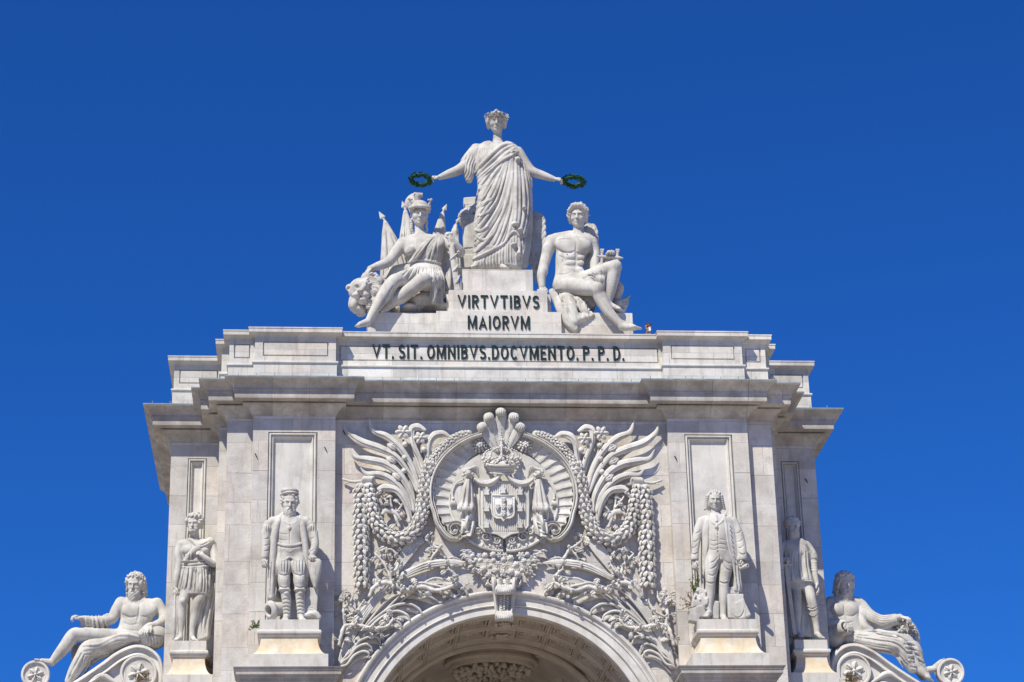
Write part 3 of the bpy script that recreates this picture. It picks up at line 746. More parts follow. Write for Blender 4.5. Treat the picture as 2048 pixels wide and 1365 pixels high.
def rotm(yaw=0, pitch=0, roll=0):
    """yaw>0 turns the face to the picture's right, pitch>0 looks down, roll>0 tilts the crown to the right (degrees)"""
    a, b, c = [math.radians(v) for v in (yaw, pitch, roll)]
    Rz = np.array([[math.cos(a), -math.sin(a), 0], [math.sin(a), math.cos(a), 0], [0, 0, 1]])
    Rx = np.array([[1, 0, 0], [0, math.cos(b), -math.sin(b)], [0, math.sin(b), math.cos(b)]])
    Ry = np.array([[math.cos(c), 0, math.sin(c)], [0, 1, 0], [-math.sin(c), 0, math.cos(c)]])
    return Ry @ Rz @ Rx
def head(G, c, H, yaw=0, pitch=0, roll=0, hair='short', beard=0, seed=1, fem=False, eyes=True, hat=False):
    """c = pixel of the middle of the head (chin to crown), H its height in pixels"""
    R = rotm(yaw, pitch, roll); C = G.P(c); h = H*S; A = R.T
    hk = H/45.0
    def W(p): return C+R @ (np.array(p, float)*h)
    def E(p, r, k=1.5, cut=None, Rl=None): G.ell(W(p), np.array(r)*h, k*hk, R=(A if Rl is None else Rl.T @ A), cut=cut, world=True)
    def K(p, q, ra, rb, k=1.2, cut=None): G.wcap(W(p), W(q), ra*h, rb*h, k*hk, cut=cut)
    E((0, .07, .13), (.35, .42, .36)); E((0, -.08, -.08), (.30, .28, .36), 4)
    E((0, -.14, -.30), (.20, .20, .17), 4); E((0, -.26, -.405), (.115, .085, .08), 3)
    for sg in (-1, 1): E((sg*.16, -.23, -.13), (.10, .10, .10), 3); K((sg*.27, .02, -.12), (sg*.14, -.16, -.38), .07, .06, 3)
    K((-.17, -.325, .085), (-.02, -.365, .075), .04, .035, 1.5); K((.17, -.325, .085), (.02, -.365, .075), .04, .035, 1.5)
    for sg in (-1, 1): E((sg*.13, -.41, .005), (.092, .10, .05), 2.2, True)
    K((0, -.36, .05), (0, -.455, -.135), .030, .046, 1.2); 
    for sg in (-1, 1): E((sg*.045, -.40, -.145), (.035, .045, .032), .8)
    if eyes:
        for sg in (-1, 1):
            E((sg*.13, -.300, -.008), (.060, .045, .036), .6)
            K((sg*.07, -.352, .022), (sg*.195, -.318, .018), .010, .010, .6)
    K((0, -.36, -.20), (0, -.37, -.235), .035, .03, 1.2)
    for sg in (-1, 1): K((0, -.383, -.248), (sg*.085, -.345, -.256), .022, .012, .5); K((0, -.378, -.292), (sg*.07, -.348, -.285), .026, .014, .5)
    K((-.09, -.385, -.269), (.09, -.385, -.269), .010, .010, .3, True); K((-.06, -.37, -.335), (.06, -.37, -.335), .02, .02, .8, True)
    for sg in (-1, 1): E((sg*.345, .03, -.02), (.035, .075, .10), 1); E((sg*.375, .01, -.01), (.018, .04, .055), .6, True)
    r2 = np.random.RandomState(seed)
    def curls(lo, hi, n, sz, zmin, front, ex=0.0, asp=1.4):
        for v in fib(n):
            p = np.array([v[0]*.37, v[1]*.44+.07, v[2]*.37+.13])*(1+ex)
            if p[2] < zmin+(.0 if p[1] > .1 else .12) or (p[1] < front and p[2] < .30 and abs(p[0]) < .30): continue
            if p[1] < front+.05 and abs(p[0]) < .24 and p[2] < .34: continue
            a = r2.uniform(0, 3.14); Rl = np.array([[math.cos(a), 0, -math.sin(a)], [0, 1, 0], [math.sin(a), 0, math.cos(a)]])
            q = sz*r2.uniform(.75, 1.3); E(p, (q*asp, q, q*.75), .7, Rl=Rl)
    if hair == 'short': curls(0, 0, 170, .062, -.12, -.22)
    if hair == 'curly': curls(0, 0, 150, .085, -.15, -.20, .06)
    if hair == 'long':
        curls(0, 0, 150, .07, -.12, -.2, .05)
        for sg in (-1, 1):
            for q in range(7): z1 = -.30-.22*r2.rand(); K((sg*(.30+.01*q), -.12+.07*q, .12), (sg*(.35+.04*r2.rand()), -.06+.07*q, z1+.15), .055, .06, 1); E((sg*(.36+.05*r2.rand()), -.06+.07*q, z1), (.06, .06, .07), 1)
    if hair == 'wavy':                     # big loose locks brushed off the brow
        for sg in (-1, 1):
            for q in range(5): K((sg*.03, -.26+.09*q, .43), (sg*(.18+.01*q), -.33+.09*q, .43), .06, .075, 1); K((sg*(.18+.01*q), -.33+.09*q, .43), (sg*.35, -.28+.1*q, .22), .075, .06, 1)
        for sg in (-1, 1):
            for q, (x, y, z, r) in enumerate(((.07, -.33, .42, .09), (.19, -.30, .38, .09), (.30, -.20, .28, .09), (.36, -.12, .14, .085), (.375, -.06, 0, .08), (.36, 0, -.12, .075), (.34, .08, -.22, .07))):
                E((sg*x, y, z), (r, r, r*1.3), 1.3); K((sg*x*.7, y+.12, z+.06), (sg*x*1.05, y-.03, z-.06), r*.6, r*.35, .6)
        curls(0, 0, 120, .085, -.2, -.18, .04)
    if hair == 'center':                   # parted and drawn back, female
        for sg in (-1, 1):
            for q in range(4): K((sg*.01, -.30+.11*q, .44), (sg*(.33), -.17+.08*q, .10), .055, .05, .8)
            for q in range(5): E((sg*(.12+.07*q), -.35+.08*q, .33-.08*q), (.075, .07, .07), 1.2)
            E((sg*.36, -.02, .02), (.10, .20, .24), 2); E((sg*.34, .12, -.12), (.10, .2, .18), 2)
    if hair == 'wig':
        for sg in (-1, 1): E((sg*.33, .10, -.10), (.12, .24, .42), 2)
        curls(0, 0, 120, .05, .15, -.2, .02)
        for sg in (-1, 1):
            for q in range(7):
                z = .22-.105*q; K((sg*(.36+.015*q), -.14+.02*q, z), (sg*(.40+.02*q), .16, z-.03), .068, .06, .5)
    if beard:
        L = beard
        for v in fib(110):
            p = np.array([v[0]*.24, v[1]*.2-.19, v[2]*(.17+L*.45)-.30-L*.35])
            if p[1] > -.05 or p[2] > -.2+abs(p[0])*.9 or (abs(p[0]) < .09 and p[2] > -.31): continue
            q = r2.uniform(.035, .055)*(1+.3*L); E(p, (q, q, q*(1.1+1.2*min(L, .6))), .6)
        for sg in (-1, 1): K((sg*.01, -.40, -.225), (sg*.13, -.34, -.30), .035, .03, .6); 
        E((0, -.2, -.38-L*.25), (.19-.04*L, .15, .14+L*.35), 3)
        if L > .35:
            for q in range(14):
                a = r2.uniform(-.15, .15); z = -.42-r2.uniform(0, L*.7); K((a, -.33+r2.uniform(0, .06), z+.08), (a+r2.uniform(-.05, .05), -.34, z-.07), .035, .022, .4)
    return W
def hand(G, w, kn, nrm, size=12, curl=(25, 35, 30), spread=.9, thumb=1, r=None, k=1.6, tcurl=.5):
    """w wrist, kn knuckle-side direction point (px,py,d); nrm world normal of the back of the hand; thumb +1/-1 side"""
    a = G.P(w); b = G.P(kn); u = b-a; u /= np.linalg.norm(u); n = np.array(nrm, float); n -= (n @ u)*u; n /= np.linalg.norm(n); v = np.cross(n, u)*thumb
    s_ = size*S; r = (r or size*.12)*S
    pc = a+u*s_*.36; Rm = np.stack([u, n, np.cross(u, n)]); G.ell(pc, (s_*.42, s_*.16, s_*.30), k, R=Rm, world=True)
    ln = (.88, 1.0, .95, .74)
    for i in range(4):
        o = (1.5-i)*.19*spread; p = a+u*s_*(.62-.03*abs(i-1.2))+v*s_*o+n*s_*.04; ang = 0.0
        dv = u+v*.10*(1.5-i)*spread; dv /= np.linalg.norm(dv)
        for j, (seg, c) in enumerate(zip((.30, .21, .17), curl)):
            ang += math.radians(c); dd = dv*math.cos(ang)-n*math.sin(ang); q = p+dd*s_*seg*ln[i]
            G.wcap(p, q, r*(1-.1*j), r*(.92-.1*j), .5); p = q
    p = a+u*s_*.15+v*s_*.24; d1 = u*.62+v*.62-n*.35*tcurl; d1 /= np.linalg.norm(d1); q = p+d1*s_*.32; G.wcap(p, q, r*1.25, r*1.1, 1.0)
    d2 = u*.9+v*.15-n*.6*tcurl; d2 /= np.linalg.norm(d2); G.wcap(q, q+d2*s_*.26, r*1.05, r*.8, .5)
    return G
def foot(G, an, toe, size, r, k=1.5, sandal=False):
    a = G.P(an); b = G.P(toe); u = b-a; u /= np.linalg.norm(u); v = np.cross(u, (0, 0, 1)); v /= np.linalg.norm(v)+1e-9; L = size*S
    G.wcap(a, a+u*L*.55, r*S, r*S*.75, k); G.ell(a+u*L*.62-np.array([0, 0, r*S*.1]), (L*.22, r*S*1.05, r*S*.62), k, R=np.stack([u, v, np.cross(v, u)*-1]), world=True)
    for i in range(5):
        o = (i-2)*.42*r*S; p = a+u*L*(.78-.02*abs(i-1))+v*o; G.wcap(p, p+u*L*(.20-.02*i), r*S*(.32-.03*i), r*S*(.26-.03*i), .6)
    return G
# ------------------------------------------------------------------ the carved relief on the centre wall (left half measured, right half mirrored in the place)
def RW(x, y, d=0): return iv(x, y, YC-d*S*1.3)
def R3(pts): return np.array([RW(p[0], p[1], p[2] if len(p) > 2 else 2) for p in pts])
def z4(X, Y): return (660+X/3.012, 800+Y/3.012)
def z7(X, Y): return (640+X/2.768, 1080+Y/2.768)
OUT = np.array([0, -1.0, 0])
def leaf(mb, p, dr, L, W, H=None, out=OUT, droop=0.0, back=True):
    """pointed leaf with a raised midrib"""
    H = H or W*.5; p = np.array(p, float); dr = dr/np.linalg.norm(dr); sd_ = np.cross(dr, out); sd_ /= np.linalg.norm(sd_)+1e-9
    V = []; prof = ((0, .25), (.25, .8), (.5, 1), (.75, .72), (1, 0.05))
    for t, w_ in prof:
        c = p+dr*L*t+out*(H*math.sin(math.pi*min(t, .95))-droop*t*t*L)
        V += [c-sd_*W*w_*.5-out*H*.35, c+out*H*.45*w_, c+sd_*W*w_*.5-out*H*.35]
    Fc = []
    for i in range(4):
        a = 3*i; Fc += [(a, a+1, a+4, a+3), (a+1, a+2, a+5, a+4)]
    if back: V += [v-out*H*.9 for v in (V[0], V[2], V[12], V[14])]; Fc += [(0, 3, 6, 9, 12, 17, 15), (2, 16, 18, 14, 11, 8, 5), (0, 15, 16, 2, 1)]
    mb.add(V, Fc)
OAK = [(0, .03), (.10, .10), (.18, .26), (.28, .16), (.38, .36), (.50, .20), (.60, .42), (.72, .26), (.82, .32), (.93, .20), (1, .02)]
def oak(mb, p, dr, L, out=OUT, curl=.2, rs=None):
    dr = dr/np.linalg.norm(dr); sd_ = np.cross(dr, out); sd_ /= np.linalg.norm(sd_)+1e-9; V = []
    for t, w_ in OAK:
        c = p+dr*L*t+out*L*(.16*math.sin(math.pi*t)-curl*t*t*.4); up_ = out*L*(.10 if w_ > .24 else -.03)
        V += [c-sd_*L*w_-up_*.4, c-sd_*L*w_*.45+up_*.9, c-out*L*.02, c+sd_*L*w_*.45+up_*.9, c+sd_*L*w_-up_*.4]
    n = len(OAK); Fc = [(5*i+j, 5*i+j+1, 5*i+6+j, 5*i+5+j) for i in range(n-1) for j in range(4)]
    b = len(V); V += [v-out*L*.10 for v in (V[5*i+j] for i in range(n) for j in (0, 4))]
    for i in range(n-1): Fc += [(5*i, 5*i+5, b+2*i+2, b+2*i), (5*i+4, b+2*i+1, b+2*i+3, 5*i+9)]
    mb.add(V, Fc)
class RM:
    """mesh pair: left as drawn, right mirrored"""
    def __init__(s): s.m = MB()
    def build(s, name, PL, PR=None, m='relief', smooth=False, auto=None, mirror=True):
        s.m.build(name, m, PL, smooth=smooth, auto=auto)
        if mirror:
            q = MB(); q.V = [(-x, y, z) for x, y, z in s.m.V]; q.F = [f[::-1] for f in s.m.F]; q.build(name, m, PR or PL, smooth=smooth, auto=auto)
def blade(mb, pts, w, d=4, flat=.45, n=8, sub=6):
    """long tapering carved blade: pts (x,y[,d]) pixels; w half widths in pixels"""
    P = cr_spline(np.array([(p[0], p[1], p[2] if len(p) > 2 else d) for p in pts], float), sub)
    Wd = np.interp(np.linspace(0, 1, len(P)), np.linspace(0, 1, len(w)), w)
    mb.tube(R3(P), Wd*S, n, flat=flat)
def band(mb, pts, w, th, d=3, sub=6, groove=True):
    """flat ribbon lying against the wall with raised rims"""
    P = cr_spline(np.array([(p[0], p[1], d) for p in pts], float), sub); Q = R3(P); T = np.gradient(Q, axis=0); T /= np.linalg.norm(T, axis=1)[:, None]
    N_ = np.cross(T, OUT); Wd = np.interp(np.linspace(0, 1, len(P)), np.linspace(0, 1, len(w)), w)[:, None]*S
    prof = [(-1, -1), (-1, .5), (-.85, .8), (-.6, .75), (-.5, .2), (.5, .2), (.6, .75), (.85, .8), (1, .5), (1, -1)] if groove else [(-1, -1), (-.9, .3), (-.5, .9), (0, 1.05), (.5, .9), (.9, .3), (1, -1)]
    V = [q for i in range(len(Q)) for q in [Q[i]+N_[i]*Wd[i]*a+OUT*th*S*b for a, b in prof]]; k = len(prof)
    mb.add(V, [(i*k+j, i*k+j+1, i*k+k+j+1, i*k+k+j) for i in range(len(Q)-1) for j in range(k-1)]+[tuple(range(k))[::-1], tuple((len(Q)-1)*k+j for j in range(k))])
def spiral(cx, cy, r0, r1, a0, turns, n=40): return [(cx+(r0+(r1-r0)*i/n)*math.cos(a0+turns*6.2832*i/n), cy+(r0+(r1-r0)*i/n)*math.sin(a0+turns*6.2832*i/n)) for i in range(n+1)]
def garland(mb, pts, w, d=8, step=8.0, L=14.0, Wf=8.0):
    """thick swag of overlapping laurel leaves"""
    P = cr_spline(np.array([(p[0], p[1], d) for p in pts], float), 12); Q = R3(P); D_ = np.r_[0, np.cumsum(np.linalg.norm(np.diff(Q, axis=0), axis=1))]
    Wd = np.interp(np.linspace(0, 1, len(P)), np.linspace(0, 1, len(w)), w)
    Wd = Wd*.74; mb.tube(Q, Wd*S*.70, 8, flat=.7); T = np.gradient(Q, axis=0); T /= np.linalg.norm(T, axis=1)[:, None]
    s_ = 0.0; row = 0
    while s_ < D_[-1]:
        q = np.array([np.interp(s_, D_, Q[:, i]) for i in range(3)]); t = np.array([np.interp(s_, D_, T[:, i]) for i in range(3)]); w_ = np.interp(s_, D_, Wd)*S; sd_ = np.cross(t, OUT); sd_ /= np.linalg.norm(sd_)
        for k in range(4):
            a = math.radians(-78+52*k+(0 if row % 2 else -16))
            if a > 1.6: continue
            o = OUT*math.cos(a)*.75+sd_*math.sin(a); o /= np.linalg.norm(o); p = q+(OUT*math.cos(a)*.62+sd_*math.sin(a))*w_*.82
            leaf(mb, p, t+o*(.40+rng.uniform(-.10, .15)), L*S*rng.uniform(.9, 1.1), Wf*S, Wf*S*.34, out=o)
        s_ += step*S; row += 1
def flower6(mb, x, y, r, d, petals=6):
    c = RW(x, y, d)
    for i in range(petals):
        a = 6.2832*i/petals; e = np.array([math.cos(a), 0, math.sin(a)]); R_ = np.stack([e, [0, 1, 0], [-e[2], 0, e[0]]])
        mb.ball(c+e*r*S*.55, r*S*.5, 8, 6, (1, .5, .62), R_.T); mb.tube([c+e*r*S*.1+OUT*r*S*.26, c+e*r*S*.9+OUT*r*S*.26], [r*S*.06, r*S*.03], 4)
    mb.ball(c+OUT*r*S*.2, r*S*.25, 8, 6)
def rose(mb, x, y, r, d, rs=rng):
    c = RW(x, y, d); tl = rs.uniform(-.3, .3, 2)
    for k, rr in enumerate((1, .72, .45)):
        n = 7-k
        for i in range(n):
            a = 6.2832*i/n+k*.6; e = np.array([math.cos(a), tl[0]*.5, math.sin(a)]); mb.ball(c+e*rr*r*S*.6+OUT*S*r*(.25*k+.1), r*S*(.42-.08*k), 6, 4, (1, .6, 1))
    mb.ball(c+OUT*S*r*.7, r*S*.22, 6, 4)
# ---- coat of arms
CO = thing('coat_of_arms', 'crowned coat of arms in an oval medallion on the centre wall', 'coat of arms', tuple(RW(1005, 1104, 0)))
ox, oy = 1006, 985
r_ = RM()      # fluted shell fan
na = 40; V = []; Fc = []
A0, A1 = math.radians(100), math.radians(238)
nn = 15*6
for i in range(nn+1):
    a = A0+(A1-A0)*i/nn; ph = math.cos(6.2832*i/6); lip = 3.0+2.2*(ph > .3)
    for j, f in enumerate((0, .25, .5, .75, .93, 1.0)):
        rx, ry = 100+(39+ph*2.2*f)*f, 98+(22+ph*2*f)*f
        V.append(RW(ox+rx*math.cos(a)*1.0, oy+6*(1-f)-ry*math.sin(a), 3.0+4.0*f*f+abs(math.cos(3.1416*i/6))*(.6+1.6*f)))
k = 6
for i in range(nn):
    for j in range(k-1): Fc.append((i*k+j, (i+1)*k+j, (i+1)*k+j+1, i*k+j+1))
r_.m.add(V, Fc)
for i in range(16):
    a = A0+(A1-A0)*i/15; r_.m.tube([RW(ox+rx*math.cos(a), oy+6*(1-f)-ry*math.sin(a), 5+5*f*f) for f, rx, ry in ((0, 100, 98), (.5, 120, 109), (.95, 138, 119))], [.6*S, .8*S, 1.2*S], 6)
r_.build('shell_fan', CO, smooth=True)
r_ = RM()      # inner disc
el_ = [(ox+107*math.cos(t), 1001-102*math.sin(t)) for t in np.linspace(math.pi/2, 3*math.pi/2, 40)]
V = [RW(x, y, 6) for x, y in el_]+[RW(ox, 1001, 6)]; r_.m.add(V, [(i, i+1, 40) for i in range(39)]); r_.m.tube([RW(x, y, 6.5) for x, y in el_ if y > 985], [(.8+2.6*min(1, (y-985)/60))*S for x, y in el_ if y > 985], 8)
V = [RW(x, y, 6) for x, y in el_]+[RW(x, y, -2) for x, y in el_]; r_.m.add(V, [(i, i+1, i+41, i+40) for i in range(39)])
r_.build('inner_disc', CO, auto=40)
r_ = RM()      # outer ring with volute ends
ring = [(ox+145*math.cos(t), 985-121*math.sin(t)) for t in np.linspace(math.radians(107), math.radians(200), 20)]
tail = [(875, 1046), (886, 1064), (901, 1077), (916, 1078), (926, 1069), (926, 1056), (917, 1047), (905, 1048), (898, 1057), (903, 1067), (911, 1067), (913, 1060)]
band(r_.m, ring+tail, [5, 6, 6, 6, 6, 5.5, 5, 4, 3, 2.2], 8, d=10, sub=4); band(r_.m, ring+tail[:4], [2.4]*4, 4.5, d=16, sub=4, groove=False)
r_.m.ball(RW(909, 1062, 9), 3.4*S, 8, 6)
r_.build('medallion_ring', CO, auto=40)
r_ = RM(); garland(r_.m, [(944, 866), (920, 871), (898, 884), (878, 903), (864, 926), (857, 950)], [3, 5, 6.5, 7.5, 8.5, 9.5], d=10, step=6, L=11, Wf=6.5)
r_.build('medallion_leaves', CO)
# shield
sh = MB(); X0, X1, Y0_, Y1_ = 959, 1056, 964, 1066
out_ = [(X0, Y0_), (X1, Y0_), (X1+1, 1010), (X1, 1052), (X1-10, 1064), (X1-34, 1068), (ox+1.5, 1077), (X0+34, 1068), (X0+10, 1064), (X0, 1052), (X0-1, 1010)]
def plate(mb, o, d0, d1, bev=1.5):
    c = np.mean(np.array(o), 0); i_ = [(x+(c[0]-x)*bev*2/abs(X1-X0), y+(c[1]-y)*bev*2/abs(X1-X0)) for x, y in o]; n = len(o)
    V = [RW(x, y, d0) for x, y in o]+[RW(x, y, d1-.8) for x, y in o]+[RW(x, y, d1) for x, y in i_]
    mb.add(V, [(i, (i+1) % n, (i+1) % n+n, i+n) for i in range(n)]+[(i+n, (i+1) % n+n, (i+1) % n+2*n, i+2*n) for i in range(n)]+[tuple(range(2*n, 3*n))])
plate(sh, out_, 0, 13); sh.tube([RW(x, y, 13.3) for x, y in out_+out_[:1]], 2.0*S, 6)
for x in np.arange(X0+7, X1-4, 4.2): sh.tube([RW(x, Y0_+4, 13.3), RW(x, 1062-(4 if abs(x-ox) > 35 else 0), 13.3)], 1.25*S, 6)
SHO = sh.build('shield', 'relief', CO, auto=40)
es = MB(); eo = [(984, 991), (1029, 991), (1029, 1026), (1027, 1033), (1020, 1037), (1011, 1037), (1006.5, 1043), (1002, 1037), (993, 1037), (986, 1033), (984, 1026)]
plate(es, eo, 12, 19); es.tube([RW(x, y, 19.5) for x, y in eo+eo[:1]], 1.3*S, 6)
eo2 = [((x-1006.5)*.8+1006.5, (y-1012)*.8+1012) for x, y in eo]; es.tube([RW(x, y, 19.3) for x, y in eo2+eo2[:1]], .7*S, 5)
ESO = es.build('escutcheon', 'relief', CO, auto=40)
for cx_, cy_ in ((1006.5, 1000), (1006.5, 1013), (1006.5, 1027), (994.5, 1013.5), (1018.5, 1013.5)):
    m_ = MB(); plate(m_, [(cx_-4.3, cy_-5.5), (cx_+4.3, cy_-5.5), (cx_+4.3, cy_+1), (cx_+2.5, cy_+4.5), (cx_, cy_+6), (cx_-2.5, cy_+4.5), (cx_-4.3, cy_+1)], 18, 23)
    for u, v in ((-1.9, -2.6), (1.9, -2.6), (0, 0), (-1.7, 2.2), (1.7, 2.2)): m_.ball(RW(cx_+u, cy_+v, 23.2), 1.15*S, 6, 4)
    m_.build('small_shield', 'relief', ESO)
for cx_, cy_ in ((1006, 981), (973, 984), (1040, 984), (973, 1017), (1040, 1017), (973, 1050), (1040, 1050)):
    m_ = MB(); plate(m_, [(cx_-5.5, cy_+6), (cx_-4.3, cy_-1), (cx_-5.8, cy_-1), (cx_-5.8, cy_-4.5), (cx_-2.6, cy_-4.5), (cx_-2.4, cy_-8.5), (cx_+2.4, cy_-8.5), (cx_+2.6, cy_-4.5), (cx_+5.8, cy_-4.5), (cx_+5.8, cy_-1), (cx_+4.3, cy_-1), (cx_+5.5, cy_+6)][::-1], 12, 21)
    for u in (-2, 0, 2): m_.ball(RW(cx_+u, cy_-9, 20), 1.1*S, 5, 4)
    for u in (-5, 5): m_.ball(RW(cx_+u, cy_-5.5, 20), 1.3*S, 5, 4)
    m_.build('small_castle', 'relief', SHO)
# crown
cr = MB(); cz = 936
def ringpts(y, rx, dep, d0, n=22): return [RW(ox-3+rx*math.cos(t), y+rx*.16*math.sin(t), d0+dep*math.sin(t)) for t in np.linspace(0, math.pi, n)]
for y, rx, w_ in ((944, 24, 2.2), (938, 27, 1.4), (932, 31, 1.4), (926, 35, 2.6)): cr.tube(ringpts(y, rx, rx*.55, 8), w_*S, 6)
V = [*ringpts(944, 24, 13, 8), *ringpts(926, 35, 19, 8)]; cr.add(V, [(i, i+1, i+23, i+22) for i in range(21)])
for i in range(9):
    t = math.pi*(i+.5)/9; x = ox-3+35*math.cos(t); d_ = 8+19*math.sin(t); h = 14 if i % 2 == 0 else 8
    for u, v in ((0, 0), (-3, 3), (3, 3), (0, -4)): cr.ball(RW(x+u*1.15, 926-h+v*1.15+3, d_+2), (3.4 if i % 2 == 0 else 2.4)*S, 6, 5)
    cr.ball(RW(x, 932, d_+1), 1.8*S, 6, 4)
    if i % 2 == 0:
        for q in range(9): f = q/8; cr.ball(RW(x+(ox-3-x)*f*f, 912-16*math.sin(f*1.57), d_+3+(14-d_)*f*.6), 2.3*S, 6, 4)
V = [RW(ox-3, 908, 6)]+ringpts(924, 27, 12, 2, 18); cr.add(V, [(0, i, i+1) for i in range(1, 18)])
cr.ball(RW(ox-3, 894, 18), 5*S, 8, 6); cr.ball(RW(ox-3, 888, 14), 3*S, 6, 5)
for u in (-4, 0, 4): cr.ball(RW(ox-3+u, 880, 14), 2.2*S, 6, 4)
cr.ball(RW(ox-3, 875, 14), 2.2*S, 6, 4); cr.tube([RW(ox-3, 892, 14), RW(ox-3, 874, 14)], 1.4*S, 6)
cr.build('crown', 'relief', CO, smooth=True)
# plumes behind the crown
for x, y, d_ in ((1001.5, 822, 16), (977, 833, 15), (1028, 833, 15), (963, 853, 13), (1041, 853, 13)):
    p = MB(); bx = 1003+(x-1002)*.16; ln = math.hypot(x-bx, y-908); u = np.array([(x-bx), (y-908)])/ln; v = np.array([-u[1], u[0]])
    blade(p, [(bx, 908, 5), ((x+bx)/2, (y+908)/2, 9), (x-u[0]*12, y-u[1]*12, d_-2), (x-u[0]*2, y-u[1]*2, d_-1)], [5, 9.5, 12.5, 11], flat=.4)
    for s_ in (-1, 1): blade(p, [(bx+v[0]*s_*2, 908, 7), ((x+bx)/2+v[0]*s_*7, (y+908)/2+v[1]*s_*7, 10), (x-u[0]*7+v[0]*s_*8, y-u[1]*7+v[1]*s_*8, d_)], [.8, 1.3, 1.5], flat=1)
    for q in range(12):
        f = .12+.066*q; p.ball(RW(bx+(x-bx)*f, 908+(y-908)*f, 9.5+6*f), 1.15*S, 6, 4)
    p.ball(RW(x-u[0]*2, y-u[1]*2, d_+2), 9.4*S, 12, 8, (1, .7, .8))
    for q in range(7):                # curled tip: ribs rolling over the ball
        a = (q-3)/3*1.2; P = [(x-u[0]*2+v[0]*math.sin(a)*9.4*math.sin(t)+u[0]*9*math.cos(t)*1.0, y-u[1]*2+v[1]*math.sin(a)*9.4*math.sin(t)+u[1]*9*math.cos(t), d_+2+math.cos(a)*8.2*math.sin(t)) for t in np.linspace(.1, 2.9, 8)]
        p.tube(R3(P), [.8*S, 1.5*S, 1.9*S, 2.0*S, 1.9*S, 1.7*S, 1.3*S, .8*S], 6)
    p.build('plume', 'relief', CO, smooth=True)
r_ = RM()
for q in range(3):
    n = 12-3*q
    for i in range(n):
        a = 6.2832*i/n+q*.3; rr = (14, 9, 4.5)[q]; r_.m.ball(RW(959+rr*math.cos(a), 889+rr*math.sin(a), 6+3*q), (3.6-.3*q)*S, 6, 4, (1, .8, 1))
        if q == 0: r_.m.tube([RW(959+9*math.cos(a), 889+9*math.sin(a), 8), RW(959+17*math.cos(a), 889+17*math.sin(a), 8)], [1.5*S, 1.0*S], 5)
r_.m.ball(RW(959, 889, 12), 3.6*S, 8, 6); r_.build('rosette', CO, smooth=True)
# mantle: knots, swags, falls, tassels
r_ = RM()
for q in range(26):
    a = rng.uniform(0, 6.28); rr = rng.uniform(0, 13); x, y = 937+rr*math.cos(a), 947+rr*.9*math.sin(a)
    leafd = np.array([math.cos(a), -.2, -math.sin(a)]); r_.m.ball(RW(x, y, 14+8*(1-rr/13)), rng.uniform(3.2, 5.4)*S, 7, 5, (1, .7, .8))
for q in range(5): blade(r_.m, [(930, 945, 16), (940+q*3, 938-q*1.2, 20), (950+q*2, 944+q*3, 14)], [2.5, 2.2, 1.5], flat=1)
r_.build('mantle_knot', CO, smooth=True)
r_ = RM(); garl = [(948, 958), (960, 966), (976, 968), (992, 960), (1003, 946)]
for q in range(5):
    o_ = (q-2)*2.6; blade(r_.m, [(x, y+o_*(1-.5*abs(i-2)/2), 16+3*math.cos(q-2)) for i, (x, y) in enumerate(garl)], [1.8, 2.4, 2.6, 2.4, 1.6], flat=.9)
for q in range(16): f = q/15; x = np.interp(f, np.linspace(0, 1, 5), [g[0] for g in garl]); y = np.interp(f, np.linspace(0, 1, 5), [g[1] for g in garl]); r_.m.ball(RW(x, y+5, 16), 1.6*S, 5, 4)
r_.build('mantle_swag', CO, smooth=True)
r_ = RM()
nx_, ny_ = 24, 30; V = []
for j in range(ny_+1):
    f = j/ny_; y = 958+112*f; hw = np.interp(f, [0, .12, .35, .50, .62, .8, 1], [6, 10, 14, 18, 15.5, 16, 14]); cx_ = 934+np.interp(f, [0, .5, 1], [3, -1, 2])
    for i in range(nx_+1):
        u = i/nx_*2-1; fold = math.sin(u*9+f*2.4)*1.5*min(1, f*4)+(math.sin(u*5+f*19)*2.6 if f > .62 else 0)
        V.append(RW(cx_+u*hw, y+(3*math.sin(u*4+1) if f > .6 else 0), 8+14*math.sqrt(max(0, 1-u*u*.98))*(1-.25*f)+fold*1.5+(3 if .44 < f < .56 else 0)))
r_.m.add(V, [(j*(nx_+1)+i, j*(nx_+1)+i+1, (j+1)*(nx_+1)+i+1, (j+1)*(nx_+1)+i) for j in range(ny_) for i in range(nx_)])
for i in range(15): u = i/14*2-1; r_.m.tube([RW(933+u*17.5, 1013, 9+15*math.sqrt(1-u*u*.95)), RW(933+u*18, 1023, 9+15*math.sqrt(1-u*u*.95))], [.9*S, 1.3*S], 5)
for q in range(5): blade(r_.m, [(922, 1036+q*9, 12), (930+q % 2*4, 1041+q*8, 17), (945, 1034+q*8, 14)], [1.2, 2.4, 1.2], flat=1)
r_.build('mantle_fall', CO, smooth=True)
r_ = RM(); blade(r_.m, [(928, 958, 10), (912, 968, 8), (905, 985, 8), (906, 996, 8)], [1.6, 1.6, 1.6, 2], flat=1); r_.m.ball(RW(906, 998, 9), 3.6*S, 8, 6)
for q in range(5): r_.m.tube([RW(903+q*1.5, 1000, 9), RW(901+q*2.6, 1012, 9)], [1.2*S, 1.5*S], 5)
r_.build('tassel', CO, smooth=True)
r_ = RM()       # scrollwork under the shield
for a in (spiral(972, 1074, 12, 2, -2.6, 1.6), spiral(994, 1081, 8, 1.5, 2.6, -1.5), spiral(957, 1062, 7, 1.5, 1.2, 1.3)): band(r_.m, a, [2.4, 2.2, 1.6, 1], 4, d=8, sub=2, groove=False)
